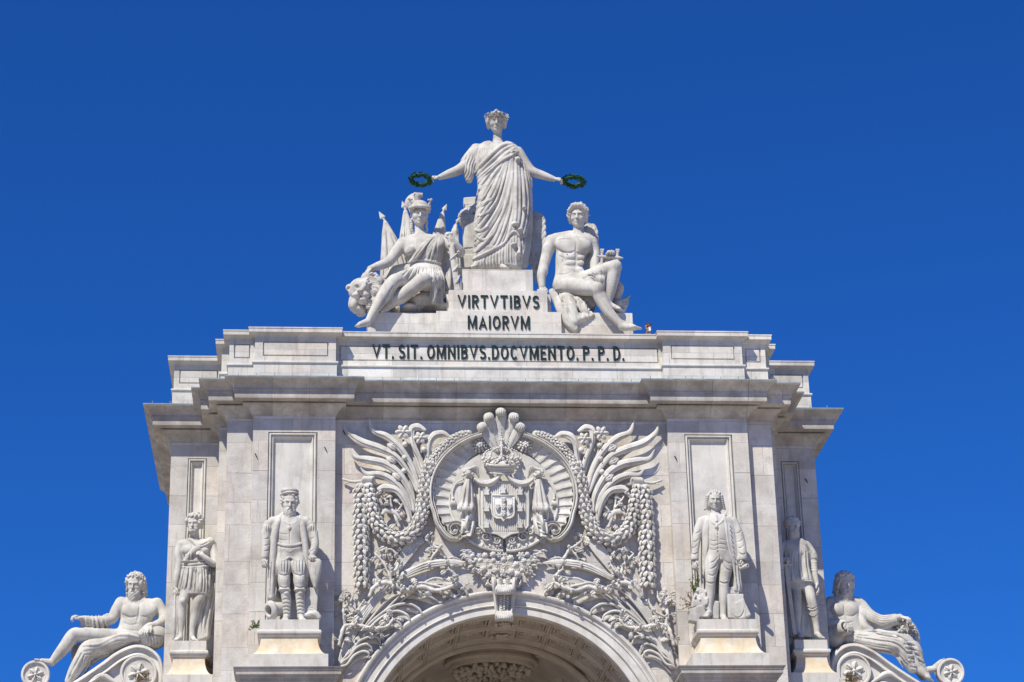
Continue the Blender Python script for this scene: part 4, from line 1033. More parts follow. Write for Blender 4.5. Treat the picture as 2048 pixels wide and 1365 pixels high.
for (x, y, dx, dy) in ((960, 1080, -9, -7), (966, 1086, -2, 9), (978, 1088, 4, 8), (984, 1072, 9, 6), (952, 1060, -3, -13), (954, 1045, -3, -10), (990, 1090, 6, 4), (1000, 1086, 2, 10), (945, 1085, -10, -8), (935, 1078, -9, -9)):
    leaf(r_.m, RW(x, y, 8), np.array([dx, 0, -dy], float), 11*S, 6*S, 2*S)
for q in range(7): r_.m.ball(RW(968+q*5, 1094+q*.7, 8), 1.8*S, 6, 4)
r_.build('scrollwork', CO, smooth=True)
# ---- sprays of long leaves, flowers and buds either side
SPL = thing('leaf_spray', 'carved spray of long curling blades and flowers left of the medallion', 'carved spray', tuple(RW(830, 1100, 0)))
SPR = thing('leaf_spray', 'carved spray of long curling blades and flowers right of the medallion', 'carved spray', tuple(RW(1180, 1100, 0)))
BL = [([(80, 132), (105, 190), (180, 250), (300, 292), (400, 345), (480, 450), (530, 560)], [.5, 4, 7, 7, 5, 4, 3]), ([(233, 112), (262, 185), (340, 222), (420, 290), (490, 400), (540, 540)], [.5, 4.5, 6.5, 6, 4.5, 3]),
      ([(115, 290), (150, 345), (230, 362), (330, 385), (420, 450), (490, 570), (510, 680)], [.5, 4, 7, 7, 6, 5, 3]), ([(183, 408), (220, 445), (300, 450), (380, 490), (450, 570), (490, 680)], [.5, 4, 6, 6, 5.5, 3]),
      ([(288, 545), (330, 530), (400, 545), (450, 610), (480, 700), (478, 740)], [4, 7, 6, 5, 4, 3]), ([(580, 185), (530, 165), (492, 180), (500, 260), (540, 350), (570, 440)], [2, 7, 6, 4.5, 3.5, 3]),
      ([(728, 225), (680, 205), (630, 215), (600, 260), (590, 340), (580, 430)], [1.5, 6, 7, 5, 4, 3]), ([(312, 690), (340, 668), (390, 680), (420, 720)], [2, 4.5, 4, 2])]
for i, (pts, w_) in enumerate(BL):
    r_ = RM(); P = [(*z4(*p), 5+7*math.sin(min(1, (j+.3)/2.5)*1.6)*(1 if j < len(pts)-2 else .6)+(5 if j == 0 else 0)) for j, p in enumerate(pts)]
    blade(r_.m, P, [w*1.22 for w in w_], flat=.42, n=10); blade(r_.m, [(x, y, d+3.2) for x, y, d in P], [w*.18 for w in w_], flat=1, n=5); r_.build('long_blade', SPL, SPR, smooth=True)
ST = [([(440, 240), (455, 300), (500, 400), (545, 520), (560, 600)], 3), ([(500, 290), (530, 380), (560, 470)], 3.4), ([(400, 300), (450, 370), (500, 470), (535, 600)], 2.8), ([(395, 385), (440, 430), (490, 520), (520, 640)], 2.8),
      ([(330, 430), (400, 470), (460, 560), (500, 680)], 2.2), ([(560, 290), (575, 350), (580, 420)], 2.6), ([(475, 180), (520, 300), (565, 430)], 3.4), ([(420, 500), (460, 570), (500, 660)], 2.2), ([(385, 540), (440, 600), (480, 690)], 2.2)]
for pts, w_ in ST: r_ = RM(); blade(r_.m, [(*z4(*p), 5) for p in pts], [w_*.7, w_, w_*.8], flat=.8); r_.build('stem', SPL, SPR, smooth=True)
for q in range(9):
    r_ = RM()          # the ribs running down under the swag
    blade(r_.m, [(*z4(560-q*9, 820+q*3), 4), (*z4(520-q*10, 900), 5), (*z4(450-q*7, 990), 4), (*z4(395-q*6, 1060), 3)], [1.6, 1.9, 1.7, 1.2], flat=1); r_.build('stem', SPL, SPR, smooth=True)
for x, y, r0 in ((440, 195, 15.5), (545, 230, 13.5)):
    r_ = RM(); flower6(r_.m, *z4(x, y), r0, 15); r_.build('flower', SPL, SPR, smooth=True)
for x, y, a in ((375, 285, 30), (370, 365, 30), (405, 465, 38)):
    r_ = RM(); c = RW(*z4(x, y), 11); t = math.radians(a); Rm = np.array([[math.cos(t), 0, math.sin(t)], [0, 1, 0], [-math.sin(t), 0, math.cos(t)]])
    r_.m.ball(c, 7.2*S, 10, 8, (1.6, .9, 1), Rm)
    for k_ in (-1, 0, 1): r_.m.tube([c+Rm @ np.array([-11.5*S, 0, k_*1.2*S])+OUT*2*S, c+Rm @ np.array([0, 0, k_*5*S])+OUT*6.4*S, c+Rm @ np.array([11*S, 0, k_*1.5*S])+OUT*2*S], [.8*S, 1.3*S, .8*S], 5)
    r_.build('tulip_bud', SPL, SPR, smooth=True)
for x, y in ((450, 270), (450, 350), (445, 430), (565, 300)):
    r_ = RM(); r_.m.ball(RW(*z4(x, y), 11), 6*S, 10, 8); r_.m.ball(RW(*z4(x, y), 17), 1.6*S, 6, 4); r_.build('round_bud', SPL, SPR, smooth=True)
# ---- laurel garlands
GL = thing('leaf_garland', 'thick carved laurel garland hanging from a stick at the upper left of the wall', 'garland', tuple(RW(723, 1170, 0)))
GR = thing('leaf_garland', 'thick carved laurel garland hanging from a stick at the upper right of the wall', 'garland', tuple(RW(1290, 1170, 0)))
r_ = RM(); garland(r_.m, [(*z4(196, 500),), (*z4(185, 560),), (*z4(185, 800),), (*z4(190, 1112),)], [7, 11, 13, 14.5, 15.5, 13], d=9, step=10.5, L=16.5, Wf=10); r_.build('hanging_strand', GL, GR)
r_ = RM(); garland(r_.m, [z4(*p) for p in ((225, 500), (245, 590), (262, 690), (310, 790), (400, 838), (490, 805), (545, 710), (565, 600), (580, 480), (600, 395))], [7, 10, 12.5, 13.5, 14.5, 13.5, 12.5, 11.5, 11, 10.5, 10], d=11, step=10, L=15, Wf=9.5); r_.build('looped_strand', GL, GR)
r_ = RM(); blade(r_.m, [(*z4(75, 478), 6), (*z4(140, 495), 8), (*z4(210, 490), 10), (*z4(300, 512), 6)], [2.2, 3, 3.6, 2.2], flat=1); blade(r_.m, [(*z4(130, 490), 7), (*z4(95, 505), 8)], [1.8, 1.2], flat=1)
for q in range(7): blade(r_.m, [(*z4(190+q*10, 520), 9), (*z4(200+q*8, 478), 15), (*z4(215+q*8, 470), 13), (*z4(235+q*6, 510), 9)], [2.4, 2.8, 2.8, 2], flat=1)
r_.build('stick_and_tie', GL, GR, smooth=True)
# ---- oak branches
OL = thing('oak_branches', 'carved gnarled oak branches with acorns over the left shoulder of the arch', 'carved branch', tuple(RW(760, 1330, 0)))
OR = thing('oak_branches', 'carved gnarled oak branches with acorns over the right shoulder of the arch', 'carved branch', tuple(RW(1250, 1330, 0)))
BR = [([z4(*p) for p in ((235, 1190), (265, 1130), (330, 1103), (400, 1118), (465, 1148), (560, 1128), (640, 1150), (720, 1130), (765, 1090), (745, 1045), (715, 1020))], [3, 4.5, 5, 4.8, 4.6, 4.5, 4.2, 4, 3.6, 3, 2], 18),
      ([z4(*p) for p in ((372, 1110), (355, 1045), (325, 985), (270, 925))], [4, 3.4, 2.8, 1.8], 9), ([z4(*p) for p in ((362, 1060), (405, 1010), (408, 950), (375, 905), (335, 898))], [3.4, 3.2, 2.6, 2.2, 1.4], 10),
      ([z4(*p) for p in ((700, 960), (660, 900), (625, 880), (575, 840))], [3.2, 3.2, 2.8, 1.8], 8), ([z4(*p) for p in ((655, 900), (620, 940), (600, 985))], [2.6, 2.2, 1.4], 8), ([z4(*p) for p in ((690, 960), (740, 950), (790, 965))], [2.4, 2, 1.2], 7),
      ([z4(*p) for p in ((420, 770), (395, 710), (370, 640), (362, 565))], [3, 2.8, 2.4, 1.6], 8), ([z4(*p) for p in ((385, 690), (430, 640), (440, 600))], [2, 1.8, 1.2], 8), ([z4(*p) for p in ((375, 650), (330, 600), (310, 570))], [2, 1.8, 1.2], 8),
      ([z7(*p) for p in ((105, 590), (118, 530), (140, 478), (210, 475), (300, 490), (370, 480), (405, 440))], [3, 3.6, 4, 3.8, 3.6, 3.2, 2.2], 17), ([z7(*p) for p in ((140, 478), (128, 420), (132, 360), (118, 310))], [3.6, 3.2, 2.6, 1.6], 9),
      ([z7(*p) for p in ((132, 380), (175, 330), (180, 285))], [2.8, 2.4, 1.4], 9), ([z7(*p) for p in ((140, 430), (200, 395), (240, 340))], [2.6, 2.2, 1.4], 8), ([z7(*p) for p in ((760, 250), (800, 280), (780, 310))], [2.4, 2, 1.2], 8)]
r_ = RM(); LV = RM(); AC = RM(); r2 = np.random.RandomState(21)
for pts, w_, d_ in BR:
    P = cr_spline(np.array([(x, y, d_+2*math.sin(i*2.1)) for i, (x, y) in enumerate(pts)], float), 6); wd = np.interp(np.linspace(0, 1, len(P)), np.linspace(0, 1, len(w_)), w_)*(1+.16*np.sin(np.arange(len(P))*1.7))
    r_.m.tube(R3(P), wd*S, 8)
    L_ = 0
    for i in range(1, len(P)):
        L_ += math.hypot(P[i][0]-P[i-1][0], P[i][1]-P[i-1][1])
        if L_ > 9 or i == len(P)-1:
            L_ = 0; x, y, d = P[i]; t = P[i][:2]-P[i-1][:2]; b_ = math.atan2(t[1], t[0])
            for sgn in (-1, 1):
                if r2.rand() < .36: continue
                a = b_+sgn*r2.uniform(.6, 1.7); rr = r2.uniform(3, 9); sx_, sy_ = x+rr*math.cos(a), y+rr*math.sin(a)
                tw = RW(x, y, d); te = RW(sx_, sy_, d-3); r_.m.tube([tw, te], [1.3*S, 1.0*S], 5)
                if r2.rand() < .72:
                    dr = np.array([math.cos(a), -r2.uniform(-.3, .5), -math.sin(a)-.25]); o = OUT+np.array([r2.uniform(-.5, .5), 0, r2.uniform(-.4, .5)]); o /= np.linalg.norm(o)
                    oak(LV.m, te, dr, r2.uniform(10, 17)*S, out=o, curl=r2.uniform(-.3, .8))
                else:
                    for q in range(r2.randint(1, 4)):
                        c = RW(sx_+r2.uniform(-4, 4), sy_+r2.uniform(-4, 4), d+4+r2.uniform(0, 3)); AC = RM(); AC.m.ball(c, 3.0*S, 8, 6, (1, 1, 1.15)); AC.m.ball(c+np.array([0, -2*S, 1.2*S]), 2.5*S, 6, 4); AC.build('acorn', OL, OR, smooth=True)
r_.build('branch', OL, OR, smooth=True); LV.build('oak_leaves', OL, OR)
# ---- palm fronds springing from the lower corners
PL = thing('palm_fronds', 'carved palm fronds fanning up from the lower left corner of the wall', 'carved palm', tuple(RW(680, 1336, 0)))
PR_ = thing('palm_fronds', 'carved palm fronds fanning up from the lower right corner of the wall', 'carved palm', tuple(RW(1340, 1336, 0)))
r_ = RM(); blade(r_.m, [(*z7(400, 228), 5), (*z7(480, 185), 7), (*z7(600, 140), 8), (*z7(720, 122), 8), (*z7(822, 128), 7)], [3, 7, 8, 7, 1], flat=.35, n=10)
for s_ in (-.5, 0, .5): blade(r_.m, [(*z7(420, 222+s_*14), 7), (*z7(600, 140+s_*26), 10), (*z7(810, 128+s_*6), 8)], [1.2, 1.5, .7], flat=1)
r_.build('long_leaf', PL, PR_, smooth=True)
HK = [((300, 440), (400, 370), (490, 355), (550, 385), (565, 420)), ((260, 500), (340, 430), (420, 395), (480, 415), (500, 450)), ((240, 540), (330, 480), (400, 445), (440, 460), (452, 490)), ((200, 580), (250, 520), (310, 505), (340, 520), (350, 550)),
      ((180, 610), (220, 560), (290, 535), (325, 548), (335, 580)), ((160, 650), (200, 600), (250, 578), (280, 590), (288, 615)), ((150, 690), (190, 640), (240, 618), (270, 630), (265, 655)), ((380, 330), (480, 290), (570, 300), (640, 330), (655, 350)), ((520, 250), (620, 250), (690, 270), (730, 300), (735, 320)), ((600, 225), (700, 225), (770, 245), (810, 290), (812, 310))]
def frond(h, i, w=1.0):
    r_ = RM(); x0, y0 = 97+i*2.6, 722; m1 = (x0+(h[0][0]-x0)*.22-8, y0+(h[0][1]-y0)*.30); m2 = (x0+(h[0][0]-x0)*.60-8, y0+(h[0][1]-y0)*.68)
    P = [(*z7(x0, y0), 4), (*z7(*m1), 7), (*z7(*m2), 9)]+[(*z7(*p), 9+3*math.sin(math.pi*(j+.5)/5)) for j, p in enumerate(h)]
    blade(r_.m, P, [1.5*w, 2.0*w, 2.2*w, 2.4*w, 2.7*w, 2.8*w, 2.6*w, 1.3*w], flat=1.1, n=8)
    if len(h) > 4: blade(r_.m, [(*z7(x+2, y+24), 3) for x, y in h], [1, 5, 7.5, 5, 1], flat=.35, n=8)
    r_.build('frond_leaflet', PL, PR_, smooth=True)
for i, h in enumerate(sorted(HK, key=lambda h: -h[0][1])): frond(h, i)
for i, h in enumerate((((330, 330), (430, 250)), ((300, 350), (400, 238)), ((275, 365), (380, 236)), ((250, 380), (350, 262)), ((225, 400), (320, 290)), ((200, 430), (300, 320)))): frond(h, 9-i*1.6, .95)
# ---- bouquet under the medallion
BQ = thing('flower_bouquet', 'carved heap of roses and small flowers between the medallion and the keystone', 'carved bouquet', tuple(RW(1005, 1158, 0)))
fl_ = MB(); lf_ = MB(); r2 = np.random.RandomState(8)
def bqw(y): return np.interp(y, [1100, 1112, 1125, 1140, 1158], [72, 66, 56, 44, 20])
pts = []
for _ in range(900):
    y = r2.uniform(1109, 1156); w_ = bqw(y); x = 1006+r2.uniform(-w_, w_); r0 = r2.uniform(5.5, 9)*(1 if abs(x-1006) < 42 else .75)
    if all(math.hypot(x-a, y-b) > (r0+c)*.80 for a, b, c in pts): pts.append((x, y, r0))
for x, y, r0 in pts: fl_ = MB(); (rose if r2.rand() < .6 else flower6)(fl_, x, y, r0, 7+13*(1-((x-1006)/80)**2)-abs(y-1125)*.12); fl_.build('flower', 'relief', BQ, smooth=True)
for _ in range(120):
    y = r2.uniform(1100, 1168); w_ = bqw(min(y, 1157))+6; sg = r2.choice((-1, 1)); x = 1006+sg*w_*r2.uniform(.75, 1.05); a = r2.uniform(-.6, .6)
    leaf(lf_, RW(x, y, 6+r2.uniform(0, 6)), np.array([sg*math.cos(a), -.3, -abs(math.sin(a))-.35*(y > 1135)*2]), r2.uniform(8, 15)*S, 4.5*S, 1.6*S)
lf_.build('leaves', 'relief', BQ)
# ---- keystone console
KS = MB(); ks = thing('keystone_console', 'scrolled keystone bracket with acanthus carving at the crown of the arch', 'keystone', tuple(RW(1008, 1240, 0)))
rows = [(1155, 26, 18), (1162, 25.5, 26), (1170, 25, 28), (1178, 24, 26), (1188, 22.5, 20), (1200, 21, 17), (1212, 20, 17), (1222, 19, 20), (1230, 18.5, 22), (1238, 17.5, 20), (1243, 16, 12)]
V = []; us = [(-1, -.3), (-1, .9), (-.82, 1.12), (-.66, 1.0), (-.6, .72), (.6, .72), (.66, 1.0), (.82, 1.12), (1, .9), (1, -.3)]
for y, hw, d in rows: V += [RW(1008.5+u*hw, y, d*k_) for u, k_ in us]
k = len(us); KS.add(V, [(j*k+i, j*k+i+1, (j+1)*k+i+1, (j+1)*k+i) for j in range(len(rows)-1) for i in range(k-1)]+[tuple(range(k))[::-1], tuple((len(rows)-1)*k+i for i in range(k))])
KS.build('bracket', 'relief', ks, auto=40)
q = MB()
for s_ in (-1, 1):
    for i in range(8):
        y = 1166+i*1.5; leaf(q, RW(1008.5+s_*2, 1160+i*3.2, 24-i*.8), np.array([s_, -.1, .35]), 11*S, 4*S, 1.6*S)
    band(q, spiral(1008.5+s_*25, 1163, 9, 2, 1.5, -s_*1.3), [2.5, 2, 1.2], 5, d=12, sub=2, groove=False)
for j, (yy, n, rr) in enumerate(((1179, 9, 15), (1232, 9, 15))):
    for i in range(n):
        u = (i/(n-1)*2-1); blade(q, [(1008.5+u*13, yy-9, 20), (1008.5+u*15, yy-2, 30), (1008.5+u*16, yy+5, 33-5*u*u), (1008.5+u*15, yy+10, 27)], [1.8, 2.8, 3, 2], flat=.9)
for i in range(7):
    y = 1192+i*4.5; q.ball(RW(1008.5, y, 20), 2.2*S, 6, 4)
    for s_ in (-1, 1): leaf(q, RW(1008.5+s_*2, y, 17), np.array([s_, -.1, -.6]), 9*S, 3.6*S, 1.5*S)
q.build('acanthus_carving', 'relief', ks, smooth=True)
# ------------------------------------------------------------------ statues in front of the piers and wings
def tunic_man():
    Y0 = YW+.62; T = thing('tunic_man_statue', 'stone man in a short belted tunic with one bare shoulder, on the left wing', 'statue', tuple(iv(380, 1282, Y0)))
    G = Carve(338, 440, 1022, 1290, -34, 24, Y0, .95)
    head(G, (388.5, 1049, -6), 40, yaw=-12, pitch=10, hair='curly', beard=.06, seed=9)
    G.ch([(390, 1064, 0, 7.5), (390, 1078, 1, 9)], 3); G.ch([(366, 1089, 1, 9), (418, 1090, 1, 9)], 6)
    G.loft([(1080, 370, 414, 10, 2), (1090, 357, 427, 14, 1), (1106, 362, 422, 16, 0), (1122, 367, 418, 14, 0), (1138, 366, 414, 13, 0), (1156, 362, 416, 15, 0), (1185, 362, 414, 14, 0)], 4)
    G.ell((377, 1101, -12), (13, 7, 9), 4); G.ell((403, 1101, -12), (13, 7, 9), 4)
    G.ch([(360, 1091, 0, 8.5), (356, 1110, -1, 8), (358, 1128, -2, 7), (353, 1155, -5, 6.2), (350.5, 1176, -7, 4.8)], 3)
    hand(G, (350.5, 1177, -7), (349, 1188, -9), (-.8, -.5, 0), 16, (35, 60, 40), .9, 1)
    G.ch([(424, 1092, 0, 8.5), (428, 1112, -3, 8), (428, 1128, -8, 7.5), (414, 1119, -16, 6), (404, 1111, -19, 5)], 3)
    hand(G, (405, 1112, -19), (395, 1105, -21), (.3, -.9, .3), 15, (40, 60, 40), .9, -1)
    G.ch([(374, 1178, -2, 13), (370, 1190, -6, 11), (366, 1202, -9, 9.5), (364, 1216, -6, 8.6), (363, 1236, -3, 8.2), (361.5, 1262, -2, 5.2), (361, 1272, -3, 5.4)], 3)
    G.ch([(402, 1180, 0, 13), (399, 1196, -4, 11), (394, 1208, -5, 9.5), (390, 1230, 0, 8.5), (385, 1256, 2, 5.6), (384, 1272, 1, 5.2)], 3)
    foot(G, (361, 1276, -3), (350, 1280, -20), 22, 5.5); foot(G, (385, 1276, 1), (391, 1281, -14), 20, 5)
    G.stroke([(379, 1083), (384, 1092), (386, 1120)], 1.2, 1.2, off=0, cut=True); G.ell((366, 1202, -17), (5, 4, 6), 2)
    G.build('body', parent=T)
    G = Carve(345, 440, 1072, 1288, -34, 30, Y0, .95)
    G.loft([(1122, 368, 418, 15, 0), (1130, 365, 416, 15, 0), (1145, 361, 417, 17, 0), (1165, 359, 419, 18, -1), (1180, 357, 419, 18, -1), (1192, 362, 416, 16, -1)], 2, p=2.3)
    G.ch([(420, 1084, -4, 9), (400, 1095, -13, 8), (385, 1105, -14, 7), (372, 1122, -12, 6)], 3); G.ch([(378, 1080, -6, 4), (395, 1090, -14, 5), (415, 1088, -8, 7)], 3); G.ch([(424, 1090, 2, 9), (426, 1115, 4, 8)], 3)
    for i in range(5): G.stroke([(378+i*3, 1079+i), (398, 1089+i*4.5), (420, 1080+i*6)], 1.6, 1, off=.2); G.stroke([(378+i*3, 1082+i), (398, 1092+i*4.5), (420, 1083+i*6)], 1.0, .7, off=0, cut=True)
    G.ch([(362, 1127, -2, 15), (380, 1129, -4, 13), (412, 1127, -1, 15)], 1.5, sy=1.0) if False else None
    for y, c in ((1121, False), (1124.5, True), (1128, False), (1131, True), (1134, False)): G.stroke([(365, y+1), (385, y+1.5), (417, y-2)], 2.0 if not c else 1.1, 1, off=.3 if not c else 0, cut=c, taper=False)
    G.fan([(367, 1136), (362, 1160), (357, 1182)], [(416, 1134), (419, 1160), (418, 1196)], 11, 2.0, 2.0, .2)
    G.fan([(372, 1108), (370, 1118)], [(404, 1104), (408, 1116)], 7, 1.5, 1.2, .1)
    G.ch([(428, 1100, 12, 7), (430, 1140, 14, 8), (426, 1175, 14, 9), (416, 1215, 12, 9), (413, 1250, 10, 8), (412, 1274, 8, 7)], 4)
    G.ch([(410, 1180, 16, 12), (402, 1220, 14, 12), (402, 1255, 12, 10), (402, 1278, 10, 8)], 5)
    G.fan([(422, 1110), (416, 1180), (404, 1230), (400, 1278)], [(434, 1110), (434, 1170), (424, 1230), (419, 1274)], 5, 2.4, 2.2, .2)
    G.build('tunic_and_cloak', parent=T)
    t = thing('stone_club', 'long stone club hanging from the tunic man\'s lowered hand', 'club', tuple(iv(349, 1278, Y0-.2)))
    G = Carve(338, 360, 1182, 1284, -20, 2, Y0, .8); G.ch([(350, 1188, -9, 2.2), (349.5, 1215, -9, 2.6), (348.5, 1240, -9, 4.2), (347.5, 1262, -9, 5), (347, 1277, -9, 3.2)], 1); G.build('shaft', parent=t)
def cap_man():
    Y0 = YPD+.75; T = thing('capped_man_statue', 'bearded stone man in a flat cap and long coat, on the left pier', 'statue', tuple(iv(577, 1240, Y0)))
    G = Carve(516, 648, 974, 1248, -40, 34, Y0, .95)
    head(G, (579.5, 1007, -6), 43, yaw=3, pitch=14, hair='short', beard=.34, seed=12)
    G.ch([(580, 1022, 0, 9), (580, 1036, 1, 12)], 4); G.ch([(546, 1044, 1, 10), (612, 1044, 1, 10)], 6)
    G.loft([(1034, 560, 600, 12, 1), (1044, 544, 614, 16, 0), (1065, 550, 608, 18, -2), (1085, 553, 605, 16, -3), (1100, 552, 607, 17, -3), (1120, 552, 608, 16, 0)], 4)
    G.ch([(536, 1050, 0, 9), (532, 1066, -2, 8), (531, 1088, -5, 7), (530, 1112, -8, 5.4), (528, 1124, -10, 4.6)], 3); hand(G, (528.5, 1120, -9), (527, 1132, -11), (-.8, -.5, 0), 17, (38, 60, 40), .9, 1)
    G.ch([(620, 1050, 0, 9), (627, 1068, -2, 8), (629, 1088, -7, 7), (625, 1108, -12, 5.6)], 3); hand(G, (625, 1109, -12), (628, 1119, -18), (0, -.4, 1), 16, (45, 50, 30), 1.1, -1)
    for x, kx, ax, fx in ((567, 568, 573, 569), (597, 599, 601, 606)):
        G.ch([(x, 1120, -2, 15), (x, 1134, -6, 15.5), (kx, 1150, -8, 11)], 4); G.ch([(kx, 1150, -8, 11), (kx, 1162, -9, 12), (kx+1, 1176, -8, 9.5)], 3)
        G.ch([(kx+1, 1178, -8, 9.5), (ax, 1200, -5, 9), (ax+1, 1222, -4, 7.6), (ax+1, 1232, -5, 7)], 3); foot(G, (ax, 1234, -5), (fx, 1241, -22), 24, 6.5)
        G.ell((kx+1, 1181, -10), (12, 11, 3.4), 1.5); G.ell((ax, 1187, -14), (5, 5, 4), 2)
        for y in (1196, 1204, 1211, 1218, 1225): G.stroke([(ax-8, y+2), (ax-1, y-1), (ax+8, y+3)], 1.4, 1, off=.3); G.stroke([(ax-8, y+4.5), (ax, y+2), (ax+8, y+5.5)], 1.0, .8, off=.1, cut=True)
        for i in range(5):
            G.stroke([(x-12+i*6, 1121), (x-11+i*5.6, 1134), (kx-8+i*4, 1147)], 2.0, 1.4, off=.3); G.stroke([(x-9+i*6, 1121), (x-8+i*5.6, 1134), (kx-6+i*4, 1147)], 1.2, .8, off=0, cut=True)
        G.stroke([(kx-11, 1148), (kx, 1151), (kx+11, 1148)], 1.4, .8, off=.1, cut=True); G.stroke([(kx-10, 1173), (kx, 1176), (kx+10, 1173)], 1.3, .8, off=.1, cut=True)
        for q in range(4): G.stroke([(kx-7+q*3, 1154+q % 2*4), (kx-5+q*3.4, 1160), (kx-8+q*4, 1168)], 1.1, .8, off=.2)
    G.stroke([(580, 1042), (580, 1070), (580, 1092)], 1.1, .8, off=0, cut=True); G.stroke([(560, 1036), (570, 1046), (580, 1049), (590, 1046), (600, 1036)], 1.6, .8, off=.3)
    G.ell((579, 1056, -20), (3.5, 2, 4), .8)
    for y in (1066, 1078): G.stroke([(556, y), (566, y+3), (576, y+3)], .8, 1, off=-.3, cut=True)
    G.stroke([(552, 1087), (568, 1091), (590, 1091), (606, 1087)], 2.4, 1, off=.5, taper=False); G.stroke([(552, 1090.5), (568, 1095), (590, 1095), (606, 1090)], 1.2, .8, off=0, cut=True, taper=False)
    G.stroke([(560, 1108), (568, 1098), (580, 1104), (592, 1098), (603, 1108)], 1.5, 1, off=.4); G.stroke([(553, 1117), (566, 1122), (580, 1115), (594, 1122), (607, 1117)], 2.0, 1, off=.3)
    G.build('body', parent=T)
    G = Carve(552, 606, 974, 1002, -34, 24, Y0, .8); G.ell((579, 990, -7), (18.5, 18, 4.2), 1, rot=-4); G.ell((580, 984, -4), (17, 16, 6.5), 2); G.ell((571, 982, -6), (9, 10, 6), 2); G.stroke([(563, 988), (579, 991), (595, 987)], 1.2, .8, off=0, cut=True); G.build('flat_cap', parent=T)
    G = Carve(520, 640, 1026, 1220, -36, 36, Y0, .95)
    G.loft([(1030, 562, 598, 14, 6), (1040, 542, 614, 17, 4), (1060, 538, 620, 20, 5), (1100, 536, 624, 20, 7), (1150, 535, 618, 20, 9), (1192, 534, 612, 19, 10), (1200, 536, 608, 17, 10)], 3, p=2.4)
    G.loft([(1020, 566, 594, 40, -12), (1045, 557, 603, 40, -14), (1090, 552, 607, 40, -14), (1120, 550, 612, 40, -14), (1210, 550, 612, 30, -16)], 1.5, cut=True)
    G.ell((534, 1058, -2), (8.5, 11, 10), 2); G.ell((624, 1058, -2), (8.5, 11, 10), 2); G.ch([(531, 1066, -3, 8.6), (530.5, 1100, -7, 7.4), (530, 1114, -9, 7)], 2); G.ch([(627, 1066, -3, 8.6), (630, 1090, -7, 7.6), (626, 1104, -11, 7)], 2)
    for sg, cx_ in ((-1, 534), (1, 624)):
        for i in range(4): G.stroke([(cx_-6+i*4, 1050), (cx_-7+i*4.4, 1058), (cx_-5+i*3.6, 1066)], 1.2, .9, off=.2); G.stroke([(cx_-4+i*4, 1050), (cx_-5+i*4.4, 1058), (cx_-3+i*3.6, 1066)], .9, .6, off=0, cut=True)
        for y in (1077, 1090, 1101): G.stroke([(cx_-7, y+2), (cx_, y+1), (cx_+5, y-2)], .9, 1.1, off=-.2, cut=True)
    for P in ([(568, 1030), (556, 1046), (549, 1080), (545, 1130), (543, 1195)], [(592, 1030), (602, 1046), (609, 1080), (613, 1120), (612, 1150)]):
        G.stroke(P, 6.5, 2.5, off=-1, taper=False)
        Q = cr_spline(np.array(P, float), 14)
        for i in range(len(Q)): G.stroke([(Q[i][0]-4+rng.uniform(-1, 1), Q[i][1]), (Q[i][0]+rng.uniform(-1, 3), Q[i][1]+2.5)], 1.2, .8, off=0, sub=2)
    G.fan([(541, 1120), (538, 1160), (536, 1196)], [(552, 1120), (552, 1160), (552, 1196)], 3, 1.8, 1.5)
    G.build('long_coat', parent=T)
    t = thing('stone_mortar', 'short stone mortar barrel lying tilted by the capped man\'s foot', 'mortar', tuple(iv(545, 1238, Y0)))
    G = Carve(518, 590, 1190, 1248, -26, 26, Y0, .9); a_ = G.P((538, 1222, -10)); u = np.array([.80, .55, .28]); u /= np.linalg.norm(u); b_ = a_+u*36*S; v = np.cross(u, (0, 0, 1)); v /= np.linalg.norm(v); Rm = np.stack([u, v, np.cross(u, v)])
    G.ell(a_+u*5*S, (9*S, 18*S, 19*S), 1, R=Rm, world=True); G.wcap(a_+u*12*S, b_, 13*S, 12*S, 2); 
    for k_ in (-3, -6, -9): G.wcap(a_+u*k_*S, a_+u*(k_-3)*S, 25*S, 25*S, .2, cut=True) if k_ == -9 and False else None
    q_ = a_-u*28*S; G.ell(q_, (28*S, 30*S, 30*S), .5, R=Rm, world=True, cut=True); G.wcap(a_-u*6*S, a_+u*14*S, 9.5*S, 9*S, .5, cut=True); G.build('barrel', parent=t)
    t = thing('stone_pointed_shield', 'pointed stone shield upright under the capped man\'s hand, over a broken slab', 'shield', tuple(iv(630, 1238, Y0)))
    G = Carve(605, 648, 1112, 1246, -26, 20, Y0, .95)
    G.loft([(1119, 617, 640, 6, -10), (1126, 615, 644, 9, -10), (1140, 617, 643, 9, -10), (1158, 621, 639, 8, -9), (1176, 627, 633, 5, -8)], 2, p=2.6); G.stroke([(629, 1122), (630, 1150), (630, 1174)], 1.4, 1, off=.3); G.ell((626, 1122, -18), (6, 5, 3), 1, cut=True)
    G.box((622, 1208, 6), (11, 6, 29), 1, 1, rot=3); G.box((634, 1204, 2), (7, 5, 22), 1, 1, rot=-28, cut=True) if False else None
    G.ch([(612, 1232, -4, 5), (630, 1228, -4, 6), (638, 1235, -4, 5)], 3)
    for q in range(5): G.stroke([(612, 1218+q*4), (622, 1214+q*4.5), (634, 1220+q*4)], 1.4, 1, off=.2)
    G.build('shield', parent=t)
